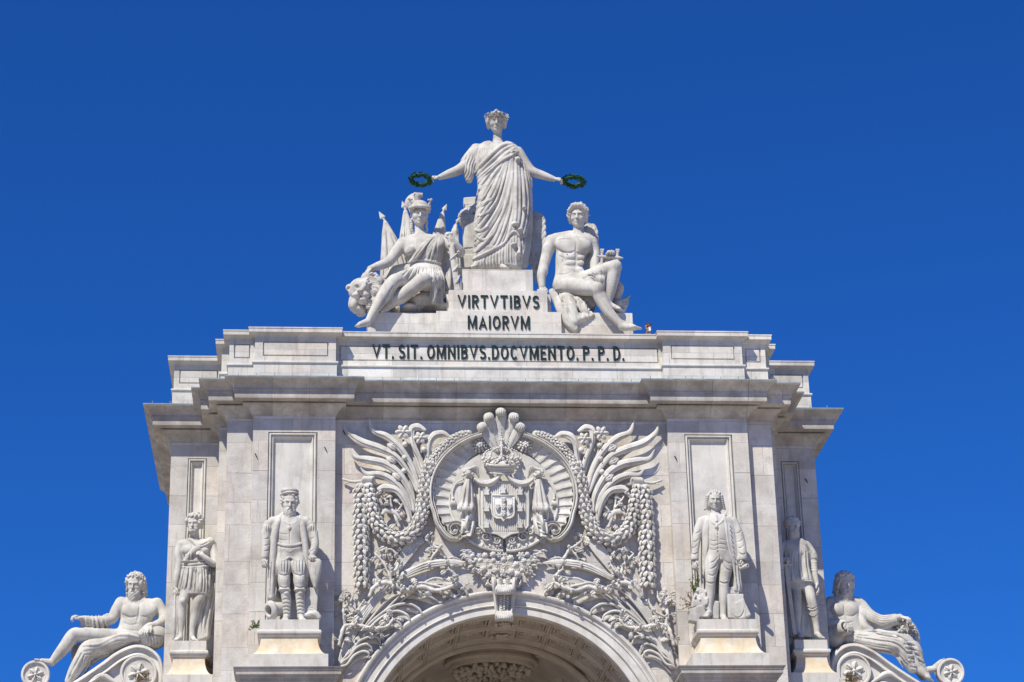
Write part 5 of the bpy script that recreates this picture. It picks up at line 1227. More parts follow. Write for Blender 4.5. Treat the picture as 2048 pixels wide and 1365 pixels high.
def wig_man():
    Y0 = YPD+.72; T = thing('wig_man_statue', 'stone man in a long wig, open coat and knee breeches, on the right pier', 'statue', tuple(iv(1440, 1238, Y0)))
    G = Carve(1378, 1502, 974, 1246, -38, 32, Y0, .95)
    head(G, (1429.5, 1001, -6), 38, yaw=-4, pitch=12, hair='wig', seed=14)
    G.ch([(1430, 1014, 0, 8), (1431, 1028, 1, 11)], 4); G.ch([(1409, 1042, 1, 10), (1459, 1041, 1, 10)], 6)
    G.loft([(1030, 1416, 1448, 11, 2), (1040, 1406, 1460, 15, 0), (1060, 1410, 1460, 17, -2), (1085, 1413, 1458, 18, -3), (1105, 1414, 1460, 18, -2), (1125, 1412, 1466, 17, 0)], 4)
    hand(G, (1389, 1122, -8), (1389, 1134, -10), (-.8, -.6, 0), 17, (18, 28, 20), .9, 1); hand(G, (1486, 1121, -8), (1487, 1132, -12), (.7, -.7, 0), 15, (38, 60, 40), .9, -1)
    G.ch([(1426, 1112, -2, 14), (1423, 1132, -5, 14), (1421.5, 1156, -7, 10.5), (1421, 1166, -7, 9.5), (1420, 1186, -3, 9.5), (1418, 1208, -3, 7), (1418, 1224, -4, 5.6)], 4)
    G.ch([(1450, 1114, -1, 14), (1452, 1134, -3, 13.5), (1449, 1158, -4, 10.5), (1448, 1168, -4, 9.5), (1448, 1190, 0, 10), (1446, 1212, 1, 7.2), (1446, 1230, 0, 6)], 4)
    foot(G, (1418, 1226, -4), (1409, 1234, -22), 25, 6.5); foot(G, (1446, 1234, 0), (1451, 1241, -16), 22, 6.5)
    for x in (1421, 1448): G.stroke([(x-10, 1164), (x, 1167), (x+10, 1164)], 1.3, .8, off=.1, cut=True); G.stroke([(x-10, 1161), (x, 1164), (x+10, 1161)], 1.3, .8, off=.3)
    for p_ in ([(1438, 1112), (1430, 1122), (1418, 1128)], [(1440, 1116), (1432, 1132), (1420, 1140)], [(1442, 1112), (1452, 1124), (1464, 1128)], [(1441, 1120), (1450, 1136), (1462, 1142)], [(1440, 1110), (1439, 1130), (1440, 1150)], [(1415, 1148), (1424, 1152), (1431, 1148)]): G.stroke(p_, 1.3, 1.2, off=.1, cut=True)
    for y in (1078, 1087, 1096): G.stroke([(1417, y+2), (1428, y+5), (1440, y+1), (1456, y+4)], 1.0, 1.2, off=-.3, cut=True)
    G.stroke([(1436, 1046), (1436, 1075), (1438, 1104)], 1.0, .7, off=0, cut=True)
    for y in range(1052, 1104, 7): G.ell((1434.5, y, -20), (1.3, 1.5, 1.3), .5)
    G.ch([(1431, 1033, -12, 4), (1433, 1043, -16, 3.5)], 1.5, sub=2); G.stroke([(1416, 1028), (1422, 1042), (1433, 1050), (1445, 1042), (1451, 1027)], 2.2, 1, off=.6, taper=False); G.ell((1433, 1054, -20), (3.5, 2.5, 4), .8)
    G.build('body', parent=T)
    G = Carve(1380, 1500, 1026, 1198, -36, 34, Y0, .95)
    G.loft([(1032, 1414, 1452, 14, 5), (1041, 1402, 1467, 17, 3), (1060, 1400, 1471, 20, 3), (1085, 1402, 1475, 20, 4), (1120, 1402, 1478, 20, 6), (1160, 1402, 1482, 19, 8), (1186, 1404, 1484, 17, 9)], 3, p=2.5)
    G.loft([(1020, 1420, 1445, 40, -14), (1045, 1418, 1448, 40, -14), (1080, 1417, 1452, 40, -15), (1105, 1414, 1460, 40, -14), (1130, 1410, 1468, 40, -14), (1160, 1408, 1471, 36, -14), (1200, 1408, 1471, 34, -14)], 1.5, cut=True)
    G.ch([(1403, 1044, 0, 9.5), (1396, 1062, -2, 8.6), (1392, 1085, -5, 8), (1390, 1105, -8, 7.2), (1389.5, 1118, -9, 7.6)], 3); G.ch([(1466, 1044, 0, 9.5), (1475, 1062, -2, 9), (1482, 1085, -5, 8.4), (1485, 1103, -8, 8), (1486, 1117, -9, 8.6)], 3)
    G.ell((1389.5, 1122, -9), (6, 6, 5), 1, cut=True); G.ell((1486, 1122, -9), (6.5, 6.5, 5), 1, cut=True)
    for sg, P in ((-1, [(1418, 1030), (1412, 1050), (1415, 1085), (1411, 1120), (1407, 1186)]), (1, [(1447, 1030), (1452, 1050), (1455, 1082), (1464, 1120), (1473, 1160), (1474, 1188)])):
        G.stroke(P, 2.2, 1.2, off=.2, taper=False); G.stroke([(x-sg*-4, y) for x, y in P], 1.0, .8, off=.1, cut=True) if False else None
    for x0, dx in ((1397, -1), (1477, 1)):
        for y in (1064, 1081, 1093): G.stroke([(x0-8+dx*(y-1060)*.2, y+4), (x0+dx*(y-1060)*.2, y+2), (x0+5+dx*(y-1060)*.2, y-3)], .9, 1.2, off=-.2, cut=True)
        G.stroke([(x0-9+dx*8, 1106), (x0+dx*9, 1109), (x0+8+dx*9, 1106)], 1.2, .8, off=.1, cut=True)
    G.fan([(1466, 1125), (1470, 1160), (1474, 1186)], [(1477, 1115), (1480, 1155), (1484, 1186)], 3, 1.8, 1.6); G.stroke([(1408, 1110), (1406, 1150), (1405, 1186)], 1.2, 1, off=.1, cut=True)
    for y in range(1050, 1120, 9): G.ell((1460+(y-1050)*.1, y, -17), (1.5, 2, 1.5), .5)
    G.build('open_coat', parent=T)
    t = thing('paper_scroll', 'small rolled stone scroll in the bewigged man\'s lowered hand', 'scroll', tuple(iv(1489, 1135, Y0-.2))); G = Carve(1476, 1502, 1124, 1146, -24, 2, Y0, .7); G.ch([(1482, 1137, -6, 4), (1494, 1132, -18, 4.2)], .5, sub=2); G.ch([(1493, 1132.4, -17, 2), (1496, 1131, -22, 2)], .3, sub=2, cut=True); G.build('roll', parent=t)
    t = thing('stone_rubble', 'heap of broken stone blocks beside the bewigged man\'s shoe', 'rubble', tuple(iv(1398, 1238, Y0)))
    G = Carve(1374, 1436, 1176, 1250, -22, 20, Y0, .9)
    for c_, hs_, ro in (((1402, 1190, 4), (9, 8, 8), 20), ((1399, 1207, 0), (13, 10, 10), 14), ((1394, 1228, -4), (13, 10, 9), -18), ((1409, 1224, 2), (9, 9, 12), 8), ((1388, 1238, -6), (8, 8, 6), 10), ((1429, 1222, 4), (6, 6, 16), 4)): G.box(c_, hs_, 2, 1.5, rot=ro)
    for q in range(26): G.ell((rng.uniform(1384, 1414), rng.uniform(1182, 1240), -9+rng.uniform(-3, 3)), (rng.uniform(2, 5), 3, rng.uniform(2, 4)), 1, cut=bool(q % 2))
    G.build('blocks', parent=t)
    t = thing('carved_stone_block', 'sloping stone block with a small ship carved on it, behind the bewigged man\'s leg', 'stone block', tuple(iv(1475, 1238, Y0)))
    G = Carve(1448, 1504, 1170, 1246, -22, 24, Y0, .9)
    G.box((1464, 1184, 8), (11, 10, 6), 1, 1); G.box((1470, 1216, 4), (14, 12, 22), 2, 2); G.box((1483, 1222, 2), (9, 10, 15), 2, 3, rot=-22)
    for q in range(3): G.stroke([(1467, 1222+q*4), (1476, 1224+q*4), (1486, 1220+q*4)], 1.1, .7, off=.3)
    G.stroke([(1470, 1212), (1476, 1206), (1482, 1212)], 1.1, .7, off=.3); G.stroke([(1464, 1230), (1476, 1236), (1486, 1228), (1489, 1215)], 1.1, .7, off=.1, cut=True)
    G.build('block', parent=t)
def armour_man():
    Y0 = YW+.62; T = thing('armoured_man_statue', 'shaded stone man with a pointed beard and pleated surcoat, on the right wing', 'statue', tuple(iv(1610, 1278, Y0)))
    G = Carve(1552, 1656, 1022, 1290, -34, 26, Y0, .95)
    head(G, (1585, 1053, -5), 39, yaw=16, pitch=8, hair='short', beard=.30, seed=17)
    G.ch([(1583, 1066, 0, 7.5), (1586, 1080, 1, 9)], 3); G.ch([(1571, 1090, 1, 8.5), (1610, 1091, 1, 8.5)], 6)
    G.loft([(1078, 1576, 1604, 10, 1), (1088, 1567, 1615, 14, 0), (1105, 1568, 1617, 16, -1), (1125, 1570, 1615, 15, -1), (1160, 1568, 1620, 15, 0), (1180, 1572, 1618, 13, 0)], 4)
    G.ch([(1567, 1093, 0, 8), (1561, 1108, -4, 7.5), (1562, 1122, -9, 6.6), (1570, 1120, -15, 5.4)], 3); hand(G, (1568, 1119, -15), (1574, 1120, -19), (-.2, -.4, .9), 14, (45, 55, 30), 1.1, 1)
    G.ch([(1616, 1094, 0, 8.5), (1624, 1112, -2, 7.5), (1628, 1128, -4, 6.4), (1630, 1150, -6, 5.8), (1634, 1168, -7, 4.6)], 3); hand(G, (1634, 1168, -7), (1637, 1181, -8), (.9, -.3, 0), 19, (12, 18, 14), .9, -1)
    G.ch([(1588, 1170, 0, 11), (1593, 1186, -3, 10), (1594, 1204, -4, 9), (1595, 1226, 0, 8), (1595, 1250, 1, 5.6), (1596, 1266, 0, 5.2)], 3); foot(G, (1596, 1268, 0), (1603, 1274, -14), 18, 5)
    G.ch([(1612, 1172, -1, 12), (1619, 1186, -5, 10.5), (1623, 1202, -8, 9.6), (1628, 1222, -5, 9), (1632, 1246, -3, 6.6), (1634, 1264, -3, 6)], 3); foot(G, (1634, 1268, -3), (1643, 1275, -18), 24, 6)
    for p_ in ([(1613, 1212), (1624, 1216), (1634, 1211)], [(1614, 1217), (1625, 1221), (1636, 1216)], [(1616, 1226), (1627, 1233), (1637, 1224)]): G.stroke(p_, 1.3, 1, off=.2); G.stroke([(x, y+2.4) for x, y in p_], 1, .7, off=0, cut=True)
    for y in (1118, 1123, 1135, 1140): G.stroke([(1621, y), (1628, y+2), (1635, y)], 1.4, 1, off=.3)
    G.build('body', parent=T)
    G = Carve(1556, 1648, 1074, 1286, -34, 34, Y0, .95)
    G.loft([(1080, 1574, 1606, 13, 1), (1090, 1566, 1616, 17, 0), (1105, 1566, 1619, 18, -1), (1130, 1567, 1618, 18, -1), (1155, 1565, 1624, 19, -1), (1168, 1565, 1628, 19, -1)], 2, p=2.4)
    G.ch([(1612, 1092, 0, 10), (1622, 1106, -2, 10), (1627, 1116, -3, 9)], 3); G.ell((1629, 1123, -3), (8, 9, 5), 1, cut=True)
    G.fan([(1572, 1100), (1569, 1130), (1568, 1166)], [(1614, 1100), (1616, 1130), (1624, 1168)], 10, 2.0, 2.0, .2); G.stroke([(1568, 1158), (1592, 1162), (1624, 1160)], 1.2, .8, off=.1, cut=True)
    G.fan([(1600, 1090), (1612, 1100), (1618, 1112)], [(1614, 1088), (1624, 1098), (1632, 1112)], 4, 1.5, 1.2)
    G.loft([(1090, 1568, 1614, 5, 20), (1160, 1566, 1618, 6, 18), (1230, 1572, 1626, 7, 14), (1274, 1576, 1624, 7, 10)], 2); G.fan([(1604, 1180), (1604, 1230), (1603, 1272)], [(1616, 1200), (1618, 1240), (1618, 1272)], 4, 2, 1.6)
    G.build('surcoat_and_cloak', parent=T)
    t = thing('stone_sword', 'long straight stone sword standing upright under the armoured man\'s hand', 'sword', tuple(iv(1584, 1274, Y0-.3)))
    G = Carve(1562, 1600, 1108, 1284, -28, -4, Y0, .85); G.ch([(1574, 1116, -17, 3.2), (1575.5, 1126, -17, 2.6)], .5, sub=2); G.ch([(1567, 1130, -17, 2.2), (1584, 1129, -17, 2.2)], .5, sub=2); G.box((1580.5, 1200, -16), (3.6, 2.2, 71), .6, .5, rot=-3.4); G.build('blade', parent=t)
def volute(sg):
    """scrolled bracket on which the reclining figure lies; sg -1 left, +1 right"""
    side = 'left' if sg < 0 else 'right'
    T = thing('scroll_volute', 'large carved stone scroll with rosettes under the reclining %s' % ('man with the urn' if sg < 0 else 'man with the grapes'), 'scroll bracket', (sg*15.5, 4.7, 22))
    YV = 3.5
    def q(x, y, d=0): 
        p = iv(x, y, YV+d); return np.array([p[0] if sg < 0 else -p[0], p[1], p[2]])
    band_ = [(317, 1400), (327, 1355), (322, 1318), (300, 1296), (270, 1290), (235, 1303), (200, 1328), (165, 1352), (125, 1378), (100, 1400)]
    P = cr_spline(np.array(band_, float), 8); n = len(P); T_ = np.gradient(P, axis=0); T_ /= np.linalg.norm(T_, axis=1)[:, None]; N_ = np.stack([-T_[:, 1], T_[:, 0]], 1)
    mb = MB(); prof = [(0, 1.6), (0, 0), (2, -.12), (5, -.14), (7, -.05), (8, .03), (16, .05), (17, -.06), (20, -.10), (22, -.03), (23, .10), (23, 1.6)]
    V = []; k = len(prof)
    for i in range(n):
        for o_, d in prof: V.append(q(P[i][0]-N_[i][0]*o_*-1 if False else P[i][0]+N_[i][0]*-o_, P[i][1]+N_[i][1]*-o_, d))
    mb.add(V, [(i*k+j, i*k+j+1, (i+1)*k+j+1, (i+1)*k+j) for i in range(n-1) for j in range(k-1)])
    mb.build('scroll_band', 'trim', T, auto=40)
    mb = MB(); o_ = [(x, y) for x, y in P]+[(105, 1440), (330, 1440)]; V = [q(x, y, .12) for x, y in o_]+[q(x, y, 1.5) for x, y in o_]; m = len(o_); mb.add(V, [tuple(range(m))]+[(i, (i+1) % m, (i+1) % m+m, i+m) for i in range(m)]); mb.build('scroll_body', 'trim', T)
    def ros(cx, cy, r, ring=True):
        rim = [(cx+r*math.cos(a), cy+r*math.sin(a)) for a in np.linspace(0, 6.2832, 33)]
        m_ = MB(); m_.tube([q(x, y, -.05) for x, y in rim], 3*S, 6); m_.tube([q(cx+(x-cx)*.80, cy+(y-cy)*.80, .0) for x, y in rim], 1.6*S, 6)
        V = [q(x, y, -.04) for x, y in rim[:-1]]+[q(x, y, 1.1 if ring else .3) for x, y in rim[:-1]]; m_.add(V+[q(cx, cy, .06)], [(i, (i+1) % 32, (i+1) % 32+32, i+32) for i in range(32)]+[(i, (i+1) % 32, 64) for i in range(32)])
        m_.build('volute_end', 'trim', T, auto=40)
        m_ = MB(); c = q(cx, cy, 0)
        for i in range(6):
            a = 6.2832*i/6+.3; e = np.array([math.cos(a), 0, math.sin(a)]); R_ = np.stack([e, [0, 1, 0], [-e[2], 0, e[0]]]); m_.ball(c+e*r*S*.34, r*S*.30, 8, 6, (1, .4, .62), R_.T)
            m_.tube([c+e*r*S*.1-np.array([0, .10, 0])*r/30, c+e*r*S*.62-np.array([0, .08, 0])*r/30], [1.2*S, .8*S], 5)
        m_.ball(c-np.array([0, .08, 0]), r*S*.13, 8, 6); m_.build('rosette', 'relief', T, smooth=True)
    ros(71, 1350, 26); ros(277, 1347, 34, False)
    m_ = MB()
    for a_ in ([(250, 1378), (225, 1362), (205, 1352), (185, 1362), (170, 1380)], [(246, 1392), (228, 1380), (210, 1374), (195, 1384)]):
        Q = cr_spline(np.array(a_, float), 6); m_.tube([q(x, y, .02) for x, y in Q], np.interp(np.linspace(0, 1, len(Q)), [0, .5, 1], [2, 7, 2])*S, 8)
    m_.build('acanthus_leaf', 'relief', T, smooth=True)
    return T
def urn_man():
    Y0 = 4.35; T = thing('reclining_man_statue', 'reclining bearded stone man with one hand raised, leaning on an urn', 'statue', tuple(iv(280, 1290, Y0)))
    G = Carve(56, 336, 1134, 1368, -52, 34, Y0, 1.05)
    head(G, (271, 1170, -8), 45, yaw=-14, pitch=16, roll=3, hair='long', beard=.45, seed=22)
    G.ch([(276, 1186, 0, 10), (278, 1200, 2, 13)], 4); G.ch([(246, 1208, 2, 11), (312, 1210, 2, 11)], 6)
    G.loft([(1200, 256, 300, 11, 3), (1210, 238, 322, 16, 1), (1226, 241, 316, 19, -1), (1242, 240, 306, 18, -3), (1256, 236, 296, 17, -4), (1272, 226, 292, 18, -6), (1284, 222, 290, 16, -6)], 5, p=2.2)
    G.ell((262, 1222, -16), (17, 8, 13), 6.5); G.ell((296, 1221, -15), (17, 8, 13), 6.5); G.stroke([(279, 1208), (278, 1228), (272, 1250)], 1.8, 2, off=-.2, cut=True)
    for p_ in ([(246, 1229), (258, 1235), (274, 1233)], [(282, 1233), (298, 1234), (310, 1228)], [(244, 1244), (258, 1250), (276, 1248)], [(240, 1256), (256, 1260), (280, 1262)]): G.stroke(p_, 1.3, 2.2, off=-.4, cut=True)
    G.ch([(242, 1206, 2, 12), (232, 1222, -4, 11), (222, 1240, -12, 10), (196, 1242, -24, 9), (164, 1238, -34, 6)], 4); hand(G, (164, 1238, -34), (152, 1234, -38), (.2, -.3, .9), 22, (35, 50, 40), 1.05, 1)
    G.ch([(314, 1208, 2, 12), (324, 1226, 0, 11), (326, 1242, -8, 10), (312, 1250, -20, 8), (299, 1252, -28, 6)], 4); hand(G, (300, 1252, -28), (290, 1262, -34), (-.2, -.7, .7), 22, (22, 35, 25), 1.1, 1)
    G.ch([(232, 1276, -8, 17), (195, 1272, -20, 16), (160, 1270, -30, 14.5), (146, 1272, -34, 13.5), (130, 1294, -34, 12.5), (115, 1312, -34, 10), (104, 1325, -34, 7)], 5); G.ell((146, 1268, -38), (9, 9, 9), 3)
    foot(G, (103, 1326, -34), (76, 1322, -40), 34, 7.5)
    G.build('body', parent=T)
    G = Carve(128, 330, 1220, 1372, -54, 36, Y0, 1.1)
    G.ch([(240, 1284, -8, 20), (205, 1294, -22, 18), (178, 1298, -30, 17), (164, 1318, -30, 15), (150, 1342, -28, 13), (140, 1362, -26, 10)], 6)
    G.ch([(272, 1276, -14, 9), (250, 1276, -22, 11), (222, 1288, -28, 10)], 4); G.ch([(300, 1286, 0, 14), (262, 1296, 2, 14)], 5); G.ch([(152, 1320, -10, 9), (150, 1300, -8, 8), (158, 1292, -8, 6)], 4)
    G.fan([(282, 1274), (240, 1270), (200, 1288), (166, 1290)], [(270, 1296), (236, 1308), (200, 1318), (176, 1338)], 9, 2.6, 2.2)
    G.fan([(160, 1305), (148, 1330), (134, 1358)], [(190, 1316), (176, 1342), (160, 1362)], 6, 2.4, 2.0)
    G.ch([(168, 1240, -30, 8), (185, 1246, -24, 13), (204, 1246, -16, 13), (216, 1236, -8, 9)], 4); G.ch([(168, 1246, -28, 6), (164, 1262, -24, 5)], 3); G.ch([(204, 1256, -10, 10), (214, 1262, -4, 8)], 4)
    G.fan([(166, 1232), (168, 1248), (166, 1262)], [(208, 1230), (212, 1246), (216, 1262)], 8, 2.2, 2.0)
    G.build('drapery', parent=T)
    t = thing('stone_urn', 'ribbed round stone urn under the left reclining man\'s arm', 'urn', tuple(iv(306, 1290, Y0)))
    G = Carve(272, 336, 1246, 1310, -44, 26, Y0, 1.0); G.ell((307, 1274, -8), (28, 26, 26), 2); G.ch([(284, 1268, -26, 8), (296, 1254, -22, 7), (308, 1250, -16, 6)], 2)
    for q in range(8): G.stroke([(282+q*2, 1256+q*1.4), (284+q*6, 1276), (288+q*5, 1296)], 1.1, .9, off=.1, cut=True)
    G.build('vessel', parent=t)
def grape_man():
    Y0 = 4.35; T = thing('reclining_man_statue', 'reclining bearded stone man in a cloak, one hand over grapes', 'statue', tuple(iv(1700, 1290, Y0)))
    G = Carve(1640, 1880, 1132, 1372, -52, 34, Y0, 1.05)
    head(G, (1690, 1168, -8), 46, yaw=12, pitch=16, hair='long', beard=.50, seed=25)
    G.ch([(1686, 1184, 0, 10), (1684, 1198, 2, 13)], 4); G.ch([(1662, 1204, 2, 11), (1712, 1206, 2, 11)], 6)
    G.loft([(1196, 1668, 1706, 11, 3), (1206, 1655, 1722, 16, 1), (1222, 1660, 1722, 19, -1), (1240, 1664, 1722, 18, -3), (1256, 1668, 1726, 17, -4), (1272, 1676, 1734, 17, -6)], 5, p=2.2)
    G.ell((1676, 1220, -16), (13, 8, 12), 6.5); G.ell((1701, 1220, -14), (13, 8, 12), 6.5); G.stroke([(1688, 1208), (1690, 1228), (1698, 1250)], 1.8, 2, off=-.2, cut=True)
    for p_ in ([(1666, 1229), (1678, 1233), (1688, 1230)], [(1692, 1231), (1704, 1233), (1714, 1227)], [(1672, 1245), (1688, 1248), (1706, 1244)]): G.stroke(p_, 1.3, 2.2, off=-.4, cut=True)
    G.ch([(1660, 1206, 2, 11), (1654, 1226, -2, 11), (1657, 1246, -10, 10), (1676, 1247, -24, 7.5), (1690, 1246, -30, 6)], 4); hand(G, (1690, 1246, -30), (1699, 1256, -34), (.3, -.6, .7), 23, (25, 35, 25), 1.1, -1)
    G.ch([(1716, 1208, 2, 11), (1732, 1228, -4, 11), (1756, 1240, -10, 10), (1784, 1238, -22, 8), (1800, 1234, -28, 6)], 4); hand(G, (1800, 1234, -28), (1812, 1237, -32), (.1, -.4, .9), 23, (20, 35, 30), 1.1, 1)
    foot(G, (1842, 1342, -30), (1858, 1356, -36), 32, 8)
    G.ch([(1820, 1310, -28, 10), (1832, 1330, -30, 8.5), (1844, 1343, -30, 7.5)], 4); foot(G, (1872, 1334, -14), (1884, 1322, -16), 26, 6.5); G.ch([(1858, 1340, -10, 7), (1872, 1338, -14, 6.5)], 3)
    G.build('body', parent=T)
    G = Carve(1650, 1872, 1196, 1372, -54, 40, Y0, 1.1)
    G.ch([(1718, 1206, 2, 10), (1722, 1230, -8, 9), (1728, 1252, -14, 9), (1740, 1262, -14, 9)], 3)
    G.ch([(1722, 1212, 4, 13), (1738, 1232, -4, 14), (1762, 1244, -12, 14), (1790, 1240, -20, 12)], 4); G.ell((1799, 1236, -28), (7, 9, 9), 1.5, cut=True)
    G.ch([(1700, 1276, -8, 18), (1740, 1284, -22, 18), (1776, 1292, -32, 17), (1800, 1294, -34, 15.5), (1812, 1316, -32, 14), (1824, 1336, -30, 11)], 6)
    G.ch([(1760, 1270, -2, 16), (1800, 1278, -4, 18), (1826, 1300, -6, 17), (1836, 1330, -6, 14), (1848, 1350, -6, 12)], 6)
    G.fan([(1720, 1262), (1760, 1264), (1800, 1272), (1836, 1300)], [(1704, 1290), (1750, 1302), (1788, 1310), (1806, 1336)], 9, 2.6, 2.2); G.fan([(1808, 1286), (1830, 1290), (1842, 1310)], [(1826, 1345), (1844, 1352), (1860, 1354)], 8, 2.6, 2.2)
    G.fan([(1722, 1204), (1742, 1222), (1766, 1232), (1788, 1230)], [(1714, 1222), (1732, 1246), (1760, 1258), (1786, 1252)], 7, 2.2, 2.0)
    G.build('cloak', parent=T)
    t = thing('stone_jar', 'smooth round stone jar with an open mouth under the right reclining man\'s arm', 'jar', tuple(iv(1672, 1290, Y0)))
    G = Carve(1646, 1712, 1240, 1308, -46, 26, Y0, 1.0); G.ell((1670, 1274, -6), (22, 24, 26), 3); a_ = G.P((1678, 1264, -24)); u = np.array([.5, -.82, .25]); u /= np.linalg.norm(u); G.wcap(a_, a_+u*12*S, 15*S, 15*S, 2); G.ell(a_+u*24*S, (12*S, 12*S, 12*S), .8, cut=True, world=True); G.build('vessel', parent=t)
    t = thing('grape_cornucopia', 'curved stone horn with bunches of grapes under the right man\'s far hand', 'cornucopia', tuple(iv(1830, 1330, Y0)))
    G = Carve(1780, 1852, 1228, 1330, -36, 30, Y0, 1.0); G.ell((1812, 1272, 2), (28, 10, 40), 2, rot=-14); G.ell((1806, 1276, -8), (23, 8, 34), 1, rot=-14, cut=True); r2 = np.random.RandomState(2)
    for q in range(46): G.ell((1803+r2.uniform(-11, 11)*(1-(q/46)*.5), 1240+q*.55+r2.uniform(-2, 2), -18+r2.uniform(-5, 4)), (3.2, 3.2, 3.2), .4)
    for q in range(22): G.ell((1822+r2.uniform(-6, 8)+q*.5, 1246+q*2.6, -10), (3, 3.2, 3), .5)
    G.build('horn', parent=t)
for f_ in (tunic_man, cap_man, wig_man, armour_man, urn_man, grape_man): f_()
volute(-1); volute(1)
# ---- the visitor on the roof
def visitor():
    Yv = 1.35; T = thing('person', 'person in a pale shirt and brown cap behind the parapet, holding up a phone', 'person', tuple(iv(1297, 700, Yv)))
    G = Carve(1280, 1314, 640, 720, -14, 14, Yv, .38)
    head(G, (1296.5, 656, -1), 15, yaw=0, pitch=6, hair='short', seed=31, eyes=True); G.ch([(1296.5, 662, 0, 3), (1296.5, 668, 0, 3.2)], 1)
    for sg, x in ((-1, 1287), (1, 1306)): G.ch([(x, 676, 0, 3.0), (x-sg*1.0, 681, -4, 2.6), (x-sg*6.5, 668.5, -9, 1.9)], 1); hand(G, (x-sg*6.5, 668.5, -9), (x-sg*7.0, 664, -10), (sg*.6, .7, 0), 6.5, (30, 40, 30), .9, -sg, r=.8, k=.6)
    G.build('body', 'skin', T)
    G = Carve(1280, 1314, 660, 720, -14, 14, Yv, .5); G.loft([(668, 1293, 1300, 3, 1), (671, 1287, 1306, 5, 0), (678, 1286, 1307, 6, 0), (715, 1287, 1306, 6, 0)], 1); G.ch([(1288, 673, 0, 3.8), (1286, 680, -2, 3.6), (1289, 678, -6, 3)], 1); G.ch([(1305, 673, 0, 3.8), (1307, 680, -2, 3.6), (1304, 678, -6, 3)], 1); G.build('shirt', 'shirt', T)
    G = Carve(1284, 1310, 640, 662, -12, 12, Yv, .4); G.ell((1296.5, 650.5, 0), (6.2, 6.6, 4.2), 1); G.ell((1296.5, 652.5, -6), (4.6, 4, .9), .5); G.build('cap', 'hairbrown', T)
    t = thing('phone', 'white phone held up in front of the visitor\'s face', 'phone', tuple(iv(1300, 666, Yv-.2))); c = iv(1299.5, 658, Yv-.23)
    MB().box(c[0]-.045, c[0]+.045, c[1]-.006, c[1]+.006, c[2]-.085, c[2]+.085).build('phone_body', 'phone', t); MB().box(c[0]+.018, c[0]+.036, c[1]-.010, c[1]-.0065, c[2]+.045, c[2]+.072).build('camera_lens', 'bronze', t)
visitor()
# ---- weeds rooted in the joints
def weed(cx, cy, Y, n, L, lab, green, seed, dirs=(-2.6, -.4)):
    t = thing('wild_plant', lab, 'plant', tuple(iv(cx, cy, Y))); r2 = np.random.RandomState(seed); mb = MB(); lf = MB(); c = iv(cx, cy, Y)
    for i in range(n):
        a = r2.uniform(*dirs); P = [c]; l = L*r2.uniform(.4, 1)*S/6
        for k in range(6): a += r2.uniform(-.35, .35); P.append(P[-1]+np.array([math.cos(a)*l, -abs(r2.uniform(0, .4))*l, -math.sin(a)*l]))
        mb.tube(P, np.linspace(.016, .006, 7), 4)
        for k in range(2, 7):
            for _ in range(2 if green else 1):
                b_ = r2.uniform(0, 6.28); leaf(lf, P[k], np.array([math.cos(b_), -.4, math.sin(b_)]), r2.uniform(.05, .10), .03, .01)
    mb.build('stem', 'twig', t); lf.build('leaves', 'green' if green else 'twig', t)
weed(1388, 1212, YPD+.9, 16, 34, 'dry twiggy plant growing by the rubble at the bewigged man\'s foot', False, 1, (-3.4, -1.0))
weed(1389, 1186, YPD+1.0, 8, 36, 'green-leaved plant growing up the wall above the stone rubble', True, 2, (-2.2, -1.2))
weed(511, 1256, YPD+.5, 10, 16, 'small green-leaved weed on the corner of the capped man\'s pedestal', True, 3, (-3.6, -.4))
weed(417, 1335, YW+.5, 26, 24, 'brown dry tuft in the corner behind the tunic man\'s pedestal', False, 4, (-3.0, .6))
weed(284, 1360, 3.45, 20, 18, 'dried grass clump across the left scroll rosette', False, 5, (-3.4, .3))
weed(1702, 1362, 3.45, 24, 20, 'dried grass clump across the right scroll rosette', False, 6, (-3.4, .3))

def clamps():
    for x, y in ((512, 912), (651, 899), (688, 866), (1351, 917), (1337, 1290), (1612, 962)):
        Yc = Y3 if x > 1560 else (YC if x in (688,) else YP)
        c = iv(x, y, Yc); m_ = MB(); m_.tube([c+np.array([-.04, .01, .09]), c+np.array([-.03, -.05, .07]), c+np.array([.03, -.06, -.06]), c+np.array([.05, -.02, -.10])], [.018, .02, .02, .014], 5); m_.build('iron_clamp', 'bronze', ARCH)
clamps()
